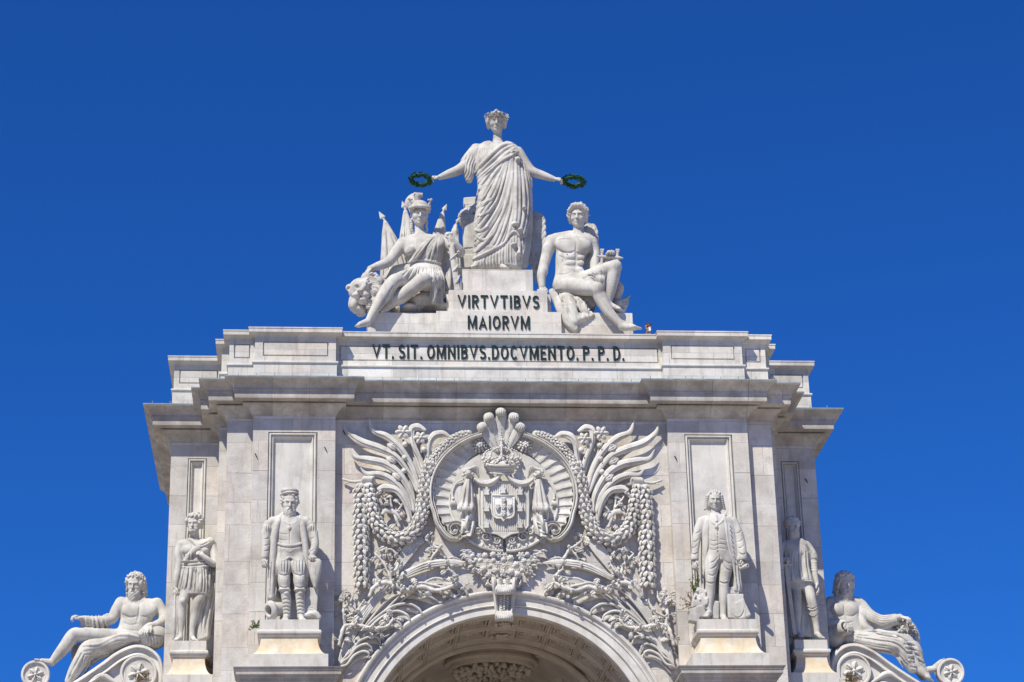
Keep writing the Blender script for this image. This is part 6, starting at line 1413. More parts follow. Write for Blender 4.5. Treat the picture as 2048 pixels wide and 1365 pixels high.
# ------------------------------------------------------------------ the crowning group
def wreath(cx, cy, R, tube, tilt, tw, Y, lab, tiltz=0.0):
    c = iv(cx, cy, Y); t = thing('laurel_wreath', lab, 'wreath', tuple(c), group='green laurel wreaths held out by the standing woman')
    M3 = np.array(Matrix.Rotation(math.radians(tiltz), 3, 'Y') @ Matrix.Rotation(math.radians(tilt), 3, 'X'))
    mb = MB(); n = 26
    P = [c+M3 @ np.array([R*S*math.cos(6.2832*i/n), R*S*math.sin(6.2832*i/n), 0]) for i in range(n+1)]
    mb.tube(P, tube*S*.62, 7, caps=False); mb.build('ring', 'wreath', t, smooth=True)
    mb = MB(); r2 = np.random.RandomState(int(cx))
    for i in range(150):
        a = 6.2832*i/150; b = r2.uniform(0, 6.28); e = np.array([math.cos(a), math.sin(a), 0]); tg = np.array([-math.sin(a), math.cos(a), 0])
        nn = e*math.cos(b)+np.array([0, 0, 1])*math.sin(b)
        p = e*R*S+nn*tube*S*.55; dr = tg*r2.uniform(.7, 1.1)+nn*r2.uniform(.25, .6); dr /= np.linalg.norm(dr); sd_ = np.cross(dr, nn); L = tube*S*r2.uniform(1.1, 1.7); w_ = L*.24
        pts = [p, p+dr*L*.45+sd_*w_, p+dr*L, p+dr*L*.45-sd_*w_, p+dr*L*.45+nn*L*.10]
        mb.add([c+M3 @ q for q in pts], [(0, 1, 4), (1, 2, 4), (2, 3, 4), (3, 0, 4), (0, 3, 2, 1)])
    mb.build('leaves', 'wreath', t)
def glory():
    T = thing('standing_woman_statue', 'tall pale stone woman standing topmost with both arms outstretched, holding wreaths', 'statue', tuple(iv(995, 539, 2.5)))
    Y0 = 2.55
    # the body: head, neck, arms, feet in one piece with the torso under the cloth
    G = Carve(868, 1122, 212, 542, -30, 32, Y0, 1.2)
    W = head(G, (993, 244, -6), 50, yaw=-4, pitch=17, hair='center', seed=3)
    G.ch([(995, 262, 0, 9.5), (995, 276, 2, 9.5), (996, 290, 3, 13)], 4)
    G.ch([(966, 302, 3, 11), (1026, 303, 3, 11)], 5); G.ell((995, 308, 2), (28, 18, 22), 6)
    G.loft([(290, 965, 1026, 15, 3), (340, 960, 1035, 18, 3), (400, 962, 1040, 18, 3), (538, 958, 1036, 18, 4)], 4)
    for pts in ([(953, 303, 3, 12), (936, 325, 2, 12), (918, 340, 0, 11), (898, 348, -4, 9), (880, 355, -7, 6)], [(1036, 305, 3, 12), (1050, 328, 2, 12), (1063, 343, 0, 11), (1085, 351, -3, 9), (1107, 358.5, -7, 6)]): G.ch(pts, 4)
    hand(G, (878, 355, -7), (862, 355, -10), (0, -.5, 1), 21, (38, 55, 45), .9, 1)
    hand(G, (1109, 358, -7), (1124, 359, -10), (0, -.5, 1), 21, (38, 55, 45), .9, -1)
    foot(G, (952, 532, -14), (936, 537, -26), 20, 5.5); foot(G, (1004, 533, -18), (1017, 537, -29), 19, 5.5)
    G.build('body', parent=T)
    # laurel crown on the head
    mb = MB(); r2 = np.random.RandomState(5)
    for i in range(120):
        a = 6.2832*(i/120); y_ = math.sin(a); lift = .15+.09*(y_ < 0)*0+r2.uniform(-.05, .09)-.10*max(0, y_)
        p = np.array([.43*math.cos(a), .07+.45*y_, lift]); out = np.array([math.cos(a), y_, r2.uniform(.1, .9)]); out /= np.linalg.norm(out)
        tg = np.array([-y_*np.sign(math.cos(a)+1e-6)*-1, abs(math.cos(a))*-1, .3]); d_ = out*.75+tg*.5+np.array([0, 0, .25]); d_ /= np.linalg.norm(d_); sd_ = np.cross(d_, out); L = r2.uniform(.12, .19); w_ = .062
        pts = [p-d_*.02, p+d_*L*.5+sd_*w_, p+d_*L, p+d_*L*.5-sd_*w_, p+d_*L*.5+out*.035]
        mb.add([W(q) for q in pts], [(0, 1, 4), (1, 2, 4), (2, 3, 4), (3, 0, 4), (0, 3, 2, 1)])
    Q = [W((.38*math.cos(a), .07+.43*math.sin(a), .20-.10*max(0, math.sin(a)))) for a in np.linspace(0, 6.2832, 25)]
    mb.tube(Q, .06*46*S, 6, caps=False)
    for i, x in enumerate((0, -.22, .24, -.36)):
        pts = [W((x+q*.1, -.30+.1*abs(x), .38-.25*abs(x)+h_)) for q, h_ in ((-1, .06), (-.35, .02), (0, .11), (.35, .02), (1, .06), (0, -.02))]; pts2 = [p+np.array([0, .05, 0]) for p in pts]
        mb.add(pts+pts2, [(0, 1, 5), (1, 2, 3, 5), (3, 4, 5), (6, 11, 7), (7, 11, 9, 8), (9, 11, 10)]+[(j, (j+1) % 6, (j+1) % 6+6, j+6) for j in range(6)])
    mb.build('laurel_crown', 'statue', T)
    # the robe
    G = Carve(912, 1072, 276, 542, -34, 34, Y0, 1.2)
    G.loft([(286, 966, 1024, 12, 3), (294, 956, 1036, 16, 3), (305, 951, 1043, 20, 2), (322, 949, 1047, 22, 1), (345, 952, 1052, 23, 1), (368, 955, 1058, 24, 1), (400, 955, 1056, 25, 1), (430, 954, 1056, 26, 0), (460, 949, 1054, 27, 0), (500, 948, 1050, 27, 0), (525, 949, 1045, 26, 1), (539, 948, 1043, 24, 2)], 4, p=2.3)
    G.ell((975, 318, -12), (17, 12, 14), 7); G.ell((1012, 318, -12), (17, 11, 14), 7)
    G.ch([(985, 385, -6, 21), (966, 440, -16, 18), (963, 500, -10, 16), (957, 528, -8, 13)], 8)      # the advanced leg under the cloth
    # sleeves
    G.loft([(291, 944, 962, 9, 4), (305, 933, 960, 12, 3), (322, 921, 955, 13, 3), (337, 922, 951, 13, 3), (352, 928, 948, 12, 3), (364, 933, 944, 8, 3)], 3)
    G.ch([(1038, 302, 3, 8), (1049, 326, 3, 10), (1056, 350, 3, 9), (1062, 373, 4, 3)], 3)
    G.ell((916, 342, -1), (12, 14, 16), 2, cut=True, rot=-35); G.ell((1068, 346, -1), (10, 14, 13), 2, cut=True, rot=20)
    G.ch([(1046, 330, 8, 14), (1054, 400, 10, 12), (1056, 470, 12, 9), (1048, 530, 12, 9)], 5)
    # neckline
    G.ell((996, 274, -10), (20, 24, 15), 2, cut=True)
    # folds
    G.ripple((965, 312), (24, 26), 1, .12, 4.2, 1.5, .2, 1)
    G.ripple((935, 335), (20, 36), 1, .25, 6, 3.0, .25, 2); G.ripple((1056, 345), (14, 34), 1, -.3, 5, 2.6, .2, 3)
    band = [[(1026, 287), (1004, 292), (984, 308), (965, 328), (949, 346)], [(1027, 291), (1009, 299), (990, 315), (970, 334), (952, 352)], [(1029, 296), (1014, 307), (996, 322), (975, 340), (954, 358)], [(1031, 309), (1015, 315), (1002, 322), (980, 340), (956, 365)]]
    for i, b_ in enumerate(band): G.stroke(b_, 4.2 if i in (0, 3) else 3.2, 2.4, off=.4)
    for a, b_ in zip(band[:-1], band[1:]): G.stroke([((p[0]+q[0])/2, (p[1]+q[1])/2) for p, q in zip(a, b_)], 1.4, 1, off=-.5, cut=True)
    G.stroke([(1031, 313), (1016, 319), (1003, 326), (981, 344), (958, 369)], 1.6, 1, off=0, cut=True)
    G.fan([(1000, 328), (978, 348), (962, 368), (953, 388)], [(1026, 318), (1024, 360), (1008, 425), (975, 480), (948, 508)], 9, 3.0, 2.4, .2)
    G.fan([(1024, 345), (1021, 400), (1005, 450), (985, 492), (968, 507)], [(1030, 345), (1030, 400), (1022, 450), (1012, 484), (1000, 496)], 4, 2.8, 2.2)
    G.fan([(1030, 312), (1028, 380), (1027, 430), (1024, 456)], [(1050, 325), (1059, 380), (1060, 420), (1052, 470)], 6, 3.0, 2.4, .2)
    for p_ in ([(957, 400), (965, 397), (972, 388)], [(954, 416), (964, 410), (985, 396)], [(954, 432), (975, 425), (990, 405)], [(949, 460), (960, 462), (976, 452)], [(948, 470), (965, 480), (985, 470), (1000, 440)], [(946, 512), (960, 497), (980, 480)], [(946, 505), (966, 490), (985, 470)], [(956, 380), (962, 376), (972, 368)]): G.stroke(p_, 2.4, 1.8, off=.3); G.stroke([(x+1.5, y+4.2) for x, y in p_], 1.5, 1, off=-.2, cut=True)
    # free hem of the mantle over the pleated skirt
    hem = [(946, 519), (962, 511), (985, 500), (1008, 487), (1018, 472), (1026, 464), (1034, 466), (1040, 474), (1050, 470), (1053, 460)]
    G.loft([(503, 950, 1000, 27, 0), (520, 950, 1040, 24, 1), (541, 948, 1044, 21, 2)], 2)
    cutp = [(x, y+5.5) for x, y in hem]
    G.stroke(cutp, 4.2, 2.0, off=-2.0, cut=True, taper=False); G.stroke(hem, 2.4, 1.2, off=.2, taper=False)
    for x0, x1, n in ((950, 962, 3), (968, 1012, 8), (1016, 1044, 6)):
        for i in range(n):
            x = x0+(x1-x0)*i/(n-1); yt = np.interp(x, [h[0] for h in hem[:-1]], [h[1] for h in hem[:-1]])+6
            G.stroke([(x, yt), (x+rng.uniform(-2, 2), (yt+538)/2), (x+rng.uniform(-3, 3), 537)], 2.0, 1.3, off=.2)
            if i < n-1: xx = x+(x1-x0)/(n-1)/2; G.stroke([(xx, yt+1), (xx, (yt+538)/2), (xx+rng.uniform(-2, 2), 538)], 1.7, .9, off=-.6, cut=True)
    # the cascade at her side, with curled fold ends
    for (x, y, r_) in ((1030, 449, 7), (1041, 460, 6), (1049, 416, 5), (1028, 490, 6), (1038, 508, 5)):
        G.ell((x, y, -26), (r_, 8, r_*.7), 2)
        if y < 470: G.ell((x, y+3.2, -30), (r_*.72, 10, r_*.42), 1, cut=True)
    G.fan([(1032, 470), (1036, 495), (1032, 532)], [(1050, 470), (1048, 500), (1040, 525)], 4, 2.4, 1.8)
    for (x, y, rx, ry) in ((1030, 305, 9, 5), (1036, 320, 6, 8), (1024, 312, 4, 4)): G.ell((x, y, -20), (rx, 6, ry), 2)
    G.ell((1037, 322, -27), (4, 8, 6), 1, cut=True); G.ell((1028, 303, -27), (4, 6, 2.5), 1, cut=True)
    G.build('draped_robe', parent=T)
    wreath(841, 360, 20, 6.6, -4, 0, Y0-.25, 'leafy dark green laurel wreath in her hand at the left, over the helmeted woman', 3)
    wreath(1147.5, 363.5, 20, 6.6, -2, 0, Y0-.25, 'leafy dark green laurel wreath in her hand at the right, over the bare seated man', 5)
glory()
def spear(name, tip, col, w, lab, Y, cone, seed=0):
    """a furled flag on a spear: tip and collar pixels, cone = rows (py, xl, xr)"""
    t = thing('furled_flag', lab, 'flag', tuple(iv(col[0], cone[-1][0], Y)), group='spears with furled flags behind the helmeted woman')
    T_, C_ = iv(tip[0], tip[1], Y), iv(col[0], col[1], Y); u = C_-T_; L = np.linalg.norm(u); u /= L; v = np.array([u[2], 0, -u[0]]); n = np.array([0, 1, 0])
    mb = MB(); b = T_+u*L*.62; W_ = w*S
    mb.add([T_, b+v*W_, b+n*W_*.45, b-v*W_, b-n*W_*.45, b+u*W_*.9], [(0, 1, 4), (0, 2, 1), (0, 3, 2), (0, 4, 3), (5, 4, 1), (5, 1, 2), (5, 2, 3), (5, 3, 4)])
    mb.tube([b, b+u*L*.2, C_, C_+u*3*S], [W_*.3, W_*.32, W_*.45, W_*.35], 8); mb.build('spear_head', 'statue', t)
    G = Carve(min(r[1] for r in cone)-4, max(r[2] for r in cone)+4, cone[0][0]-3, cone[-1][0]+3, -14, 14, Y, 1.1)
    G.loft([(y, a, b_, max(3, (b_-a)*.30), 0) for y, a, b_ in cone], 2)
    y0, a0, b0 = cone[0]; y1, a1, b1 = cone[-1]
    G.fan([(a0+1, y0+2)]+[(r[1]+2, r[0]) for r in cone[1:]], [(b0-1, y0+2)]+[(r[2]-2, r[0]) for r in cone[1:]], 6, 2.6, 2.0, .2)
    G.build('flag_cloth', parent=t)
def valor():
    Y0 = 2.2
    T = thing('helmeted_woman_statue', 'seated stone woman in a crested helmet with one breast bare, her hand on a lion', 'statue', tuple(iv(840, 624, Y0)))
    G = Carve(696, 936, 398, 664, -96, 30, Y0, 1.05)
    W = head(G, (839, 430, -6), 50, yaw=3, pitch=14, hair=None, seed=4)
    for sg, x, y in ((-1, 823, 440), (1, 853, 442)):
        for q in range(6): G.ell((x+sg*.6*math.sin(q*2), y+4.4*q, -4+q), (3.2, 4, 3.4), 1, rot=25*(-1)**q)
    G.ch([(838, 448, 0, 9.5), (839, 462, 1, 10), (841, 476, 3, 14)], 4)
    G.loft([(472, 818, 868, 12, 4), (482, 800, 886, 17, 3), (494, 803, 888, 21, 1), (508, 808, 884, 22, 0), (522, 815, 880, 19, 0), (534, 816, 878, 20, 0), (550, 808, 882, 26, -4), (575, 805, 886, 28, -4), (600, 810, 884, 26, 0)], 5, p=2.2)
    G.ell((820, 503, -18), (12, 11, 12), 4); G.ell((862, 500, -18), (12, 10, 12), 5); G.ell((818, 504, -29), (1.6, 2, 1.6), 1)
    G.ch([(806, 487, 2, 13), (793, 504, -2, 12), (777, 524, -10, 10.5), (758, 532, -20, 9), (740, 538, -32, 6.3)], 4)
    hand(G, (741, 538, -33), (727, 555, -42), (-.6, -.4, .6), 27, (10, 18, 20), 1.1, -1, k=2)
    G.ch([(884, 482, 3, 12), (903, 494, -8, 11.5), (919, 505, -22, 12), (912, 492, -34, 9), (902, 480, -40, 7)], 4)
    hand(G, (903, 479, -40), (898, 466, -42), (.2, -1, .4), 20, (45, 60, 40), 1., 1)
    G.ch([(830, 572, -10, 20), (806, 565, -45, 17), (789, 563, -66, 14.5), (770, 588, -68, 14.5), (753, 614, -72, 10.5), (737, 642, -78, 7)], 5)
    foot(G, (735, 645, -78), (712, 652, -92), 34, 8)
    G.ch([(862, 575, -8, 22), (853, 566, -45, 20), (845, 562, -70, 16.5), (826, 576, -66, 14.5), (806, 592, -58, 14), (786, 605, -52, 11), (766, 620, -48, 8)], 5)
    G.stroke([(786, 572), (774, 592), (758, 618)], 2, off=1, cut=True)
    G.build('body', parent=T)
    # helmet
    G = Carve(806, 866, 384, 440, -40, 30, Y0, .8); H = 50*S; R = rotm(3, 14, 0); C = G.P((839, 430, -6)); A = R.T
    def W2(p): return C+R @ (np.array(p, float)*H)
    def E(p, r, k=1, cut=None, Rl=None): G.ell(W2(p), np.array(r)*H, k, R=(A if Rl is None else Rl.T @ A), cut=cut, world=True)
    E((0, .08, .24), (.42, .50, .40)); E((0, -.28, .02), (.30, .35, .26), 1, True)
    P = [W2((.41*math.cos(a), .05+.47*math.sin(a), .26-.02*math.sin(a))) for a in np.linspace(-3.3, .16, 16)]
    for a, b in zip(P[:-1], P[1:]): G.wcap(a, b, .075*H, .075*H, 1.0)
    for q in range(26):
        a = -3.2+3.2*q/25; E((.45*math.cos(a), .05+.51*math.sin(a), .26+.03*math.sin(q*2.4)), (.035, .035, .035), .5)
    hel = G.build('helmet', parent=T)
    G = Carve(806, 866, 380, 422, -40, 34, Y0, .8)
    G.ch([(835, 410, -10, 5.5), (835, 402, -10, 5.5), (835, 394, -11, 7.5)], 1.5, sub=2); G.box((836.5, 390.5, -11), (8.5, 6, 1.6), 1.2, 2, rot=6)
    for q in range(13): a_ = math.radians(-95-8.5*q); r_ = 24-.25*q; G.ch([(833+7*math.cos(a_), 409+7*math.sin(a_), -3+q*.5, 2.2), (833+r_*math.cos(a_), 410+(r_-2)*math.sin(a_), 2+q*.8, 2.5)], .8, sub=2)
    G.ell((826, 404, 6), (13, 8, 13), 1.5)
    G.build('crest', parent=hel)
    G = Carve(806, 866, 396, 440, -40, 30, Y0, .8)
    for sg in (-1, 1):
        G.wcap(W2((sg*.38, -.1, .40)), W2((sg*.44, -.14, .60)), .055*H, .04*H, 1); E((sg*.47, -.14, .64), (.06, .06, .05)); E((sg*.36, -.15, .62), (.05, .05, .045)); G.wcap(W2((sg*.40, -.08, .1)), W2((sg*.42, -.1, .38)), .04*H, .05*H, 1)
    G.build('helmet_wings', parent=hel)
    # tunic
    G = Carve(782, 896, 466, 628, -90, 34, Y0, 1.05)
    G.loft([(474, 862, 884, 15, 2), (486, 852, 892, 22, 1), (500, 845, 889, 28, -2), (515, 832, 886, 26, -1), (527, 820, 884, 22, 0), (536, 816, 884, 23, -1), (550, 808, 888, 29, -5), (570, 803, 890, 31, -8), (590, 805, 890, 30, -4)], 3, p=2.2)
    G.ch([(822, 525, -18, 5), (836, 508, -24, 7), (850, 492, -22, 8), (870, 476, -12, 8)], 3)
    G.ch([(832, 556, -22, 22), (810, 556, -46, 16), (800, 556, -58, 12)], 5); G.ch([(864, 564, -14, 26), (858, 562, -45, 21), (862, 562, -58, 17)], 5)
    G.ch([(868, 560, -62, 8), (868, 585, -60, 7), (866, 604, -56, 6)], 4)
    G.stroke([(816, 529), (835, 524), (860, 526), (882, 532)], 3, 1.5, off=.6, cut=True, taper=False); G.stroke([(816, 525.5), (835, 520.5), (860, 522.5), (882, 528)], 1.8, 1, off=0, taper=False)
    G.fan([(820, 524), (838, 503), (852, 486), (866, 474)], [(872, 524), (874, 505), (876, 490), (880, 477)], 9, 2.2, 1.9, .2)
    G.fan([(820, 533), (806, 550), (796, 556)], [(880, 537), (888, 560), (886, 588)], 17, 2.0, 1.8, .2)
    G.stroke([(797, 555), (808, 558), (815, 568), (822, 560), (836, 550), (852, 549), (868, 556)], 2.2, 1, off=.2, taper=False)
    G.fan([(858, 560), (862, 582), (862, 602)], [(876, 560), (876, 580), (872, 600)], 4, 2, 1.6)
    G.build('tunic', parent=T)
    G = Carve(762, 908, 488, 632, -70, 48, Y0, 1.2)                # cloth gathered behind her and over the rock she sits on
    G.ell((850, 606, -10), (42, 40, 20), 6); G.box((858, 612, 5), (22, 40, 12), 5, 4); G.ell((818, 622, -15), (20, 34, 10), 4); G.ell((884, 616, -20), (18, 20, 9), 4)
    G.ch([(775, 560, 20, 12), (790, 545, 20, 13), (812, 540, 18, 14)], 5); G.ch([(772, 576, 10, 11), (790, 566, 5, 12)], 5); G.ch([(785, 570, 10, 14), (780, 600, 12, 14), (790, 620, 10, 12)], 6)
    G.ch([(884, 505, 22, 12), (892, 545, 16, 15), (893, 585, 10, 14)], 5)
    G.box((888, 592, -10), (7, 5, 8), 1, 1, rot=20)
    for i in range(6): G.stroke([(812+i*3, 590+i), (838, 602+i*4.2), (868-i*2, 590+i*2)], 2.0, 1.5, off=.2); G.stroke([(812+i*3, 593+i), (838, 605+i*4.2), (868-i*2, 593+i*2)], 1.3, 1, off=0, cut=True)
    for p_ in ([(768, 556), (785, 548), (800, 536)], [(772, 566), (790, 556), (806, 548)], [(786, 545), (800, 552), (806, 560)], [(770, 582), (784, 572), (798, 572)], [(765, 592), (780, 584)]): G.stroke(p_, 2.6, 1.6, off=.3); G.stroke([(x, y+4) for x, y in p_], 1.8, 1, off=.2, cut=True)
    G.fan([(880, 510), (884, 540), (882, 580)], [(902, 520), (906, 555), (904, 590)], 5, 2.4, 2.0)
    G.build('seat_drapery', parent=T)
    # sword in its scabbard
    t = thing('scabbarded_sword', 'stone sword in a scabbard with crossed-strap pattern, standing upright under her hand', 'sword', tuple(iv(914, 590, Y0-1)))
    G = Carve(886, 938, 470, 602, -62, -25, Y0, .8)
    G.ch([(900, 476, -42, 5), (901, 486, -42, 4)], 2); G.box((902.5, 490, -42), (6, 3.5, 2.2), 1, 1, rot=-8)
    G.ch([(904, 494, -42, 5.5), (914, 584, -40, 4.5)], 1, sub=2); G.box((909, 540, -41), (5.2, 3.6, 47), .6, 1, rot=-6.5)
    for q in range(6):
        y = 500+q*14; x = 904.5+(y-494)*.11; G.stroke([(x-5, y), (x+5, y-1)], 1, .6, off=-.2, sub=2, taper=False)
        G.stroke([(x-4, y+2), (x+5, y+11)], .9, .5, off=.3, cut=True, sub=2); G.stroke([(x+5, y+2), (x-3, y+11)], .9, .5, off=.3, cut=True, sub=2)
    for q in range(3): G.ch([(900+q*5, 520+q*24, -44, 1.6), (907+q*4, 514+q*24, -47, 1.8), (913+q*3, 508+q*22, -43, 1.6)], 1)
    for q in range(16): G.ell((914+rng.uniform(-7, 7), 588+rng.uniform(-8, 8), -41), (3, 3, 3), 1)
    G.ell((917, 505, -46), (3.5, 3, 4), 1); G.ell((917, 505, -50), (1.6, 4, 2), .5, cut=True)
    G.build('scabbard', parent=t)
    # lion
    t = thing('lion_statue', 'maned stone lion under the helmeted woman\'s hand, its head turned up over the attic edge', 'lion', tuple(iv(735, 632, Y0)))
    G = Carve(684, 800, 545, 645, -92, 35, Y0, .95)
    G.ell((752, 600, -20), (34, 48, 26), 6); G.ell((722, 582, -50), (26, 24, 27), 5)                         # body, skull
    G.ell((722, 575, -62), (17, 18, 15), 5); G.ell((723, 590, -70), (13, 16, 11), 4)                              # face, muzzle
    G.ch([(733, 562, -66, 5), (727, 575, -78, 5), (721, 583, -86, 4.5)], 3)                                      # nose bridge
    G.ell((719, 581.5, -88), (6, 4, 3.2), 1.5)
    for x in (715.5, 725): G.ell((x, 582.5, -92), (1.7, 2.5, 1.4), .5, cut=True)
    for x, y in ((713, 573), (737, 568)): G.ell((x, y, -76), (5, 5, 3.4), 1.5, cut=True); G.ell((x, y+.5, -71), (3.2, 3, 2.4), .5)
    for x in (712, 731): G.ell((x, 591, -80), (8.5, 8, 6.5), 2.5)
    G.stroke([(706, 594), (714, 600), (722, 592), (732, 600), (741, 594)], 1.5, 1, off=.4, cut=True); G.stroke([(721.5, 586), (721.5, 592)], 1.1, .6, off=.3, cut=True, sub=2)
    G.ell((727, 602, -72), (13, 12, 7), 3); G.stroke([(716, 602), (728, 606), (740, 600)], 1.5, 1, off=0)
    G.ell((698, 576, -52), (7, 5, 8), 2); G.ell((697, 577, -58), (4, 5, 5), 1, cut=True); G.ell((752, 556, -40), (8, 6, 8), 2); G.ell((752, 557, -46), (4.5, 5, 4.5), 1, cut=True)
    r2 = np.random.RandomState(11)
    G.ell((738, 585, -38), (32, 26, 33), 4); G.ell((711, 606, -44), (12, 16, 20), 3, rot=20); G.ell((722, 620, -38), (13, 15, 15), 3); G.ell((756, 566, -40), (13, 14, 14), 3)
    for q in range(30):                                # locks of the mane combed back from the face
        a = math.radians(-118+q*9.6); a2 = a+.42
        if 62 < (math.degrees(a) % 360) < 118: continue
        P_ = [(724+21*math.cos(a), 581+21*math.sin(a)), (725+29*math.cos(a+.16), 582+29*math.sin(a+.16)), (727+39*math.cos(a2), 584+37*math.sin(a2))]
        G.stroke(P_, r2.uniform(2.2, 3.6), 1.4, off=.5, ext=False); a += .08; P_ = [(724+20*math.cos(a), 581+20*math.sin(a)), (725+29*math.cos(a+.16), 582+29*math.sin(a+.16)), (727+38*math.cos(a+.42), 584+36*math.sin(a+.42))]; G.stroke(P_, 1.3, .9, off=-.2, cut=True, ext=False)
    for q in range(7): G.ch([(702+q*3.2, 598+q*1.5, -52+q, 4.2), (701+q*4, 613+q*1.0, -50, 4.4), (709+q*3.6, 628+r2.uniform(-3, 5), -42, 2.6)], 1.5)
    for q in range(12): a = q*.9; G.ell((745+9*math.cos(a), 553+5*math.sin(a), -48), (4.4, 4.4, 3.8), 1)
    G.ch([(760, 600, -40, 13), (748, 607, -58, 11), (742, 609, -66, 10)], 4)
    for q in range(4): G.ell((738+r2.uniform(-1, 1), 602+q*4.6, -72), (7, 6, 2.9), .8)
    G.build('body', parent=t)
    spear('a', (757.5, 423), (770, 443), 6.5, 'stone flag on a leaning spear, outermost at the left above the lion', Y0+1.1, [(443, 767, 774), (470, 764, 790), (500, 762, 806), (540, 760, 818), (565, 760, 824)])
    spear('b', (804, 402), (811, 421), 6.5, 'stone flag on an upright spear, half hidden behind the crested helmet', Y0+1.2, [(422, 807, 815), (445, 804, 822), (475, 799, 830), (520, 796, 834)])
    spear('c', (894, 408), (885, 426), 5.5, 'stone flag on a leaning spear above the woman\'s covered shoulder', Y0+1.2, [(426, 881, 889), (450, 873, 891), (475, 864, 893), (510, 860, 896)])
    spear('d', (922, 432), (911, 450), 5, 'stone flag on a short leaning spear beside the broken pillar', Y0+1.1, [(450, 908, 915), (470, 901, 917), (500, 894, 920), (540, 890, 924)])
    # pillar with trophies behind
    t = thing('trophy_pillar', 'short stone pillar piled with carved trophies, standing behind the tall woman\'s hip', 'pillar', tuple(iv(940, 540, 3.9)))
    G = Carve(905, 968, 392, 545, -22, 24, 3.9, 1.1)
    G.loft([(444, 927, 968, 18, 0), (480, 925, 968, 19, 0), (515, 922, 968, 20, 0), (520, 917, 968, 22, 0), (544, 913, 968, 22, 0)], 1, p=7)
    G.box((943, 441, 0), (23, 20, 3.6), 1, 1); G.box((943, 448, 0), (19, 18, 3), 1, 1)
    G.box((940, 406, 0), (12, 10, 6.5), 2, 2, rot=-6); G.ell((955, 408, -2), (8, 10, 8), 2); G.box((944, 423, 2), (13, 12, 10), 2, 3)
    for q in range(26): G.ell((rng.uniform(914, 950), 0, -14), (1, 1, 1), 0) if False else G.ch([(918+q*1.3, 432-q*.5+rng.uniform(-5, 5), -12+rng.uniform(-4, 4), 3.2), (922+q*1.3, 426-q*.5+rng.uniform(-6, 6), -12, 1.6)], 1)
    for q in range(14): G.ell((944+rng.uniform(-6, 18), 420+rng.uniform(-8, 14), -13), (4, 4, 3), 1)
    G.stroke([(927, 498), (952, 496)], 1.3, .6, off=.2, cut=True, sub=2, taper=False)
    G.build('pillar_shaft', parent=t)
valor()
def wing(G, rows, nr, d0, lean=0.0, seed=0):
    G.loft([(y, a, b, 5, d0+lean*i) for i, (y, a, b) in enumerate(rows)], 3, p=2.6)
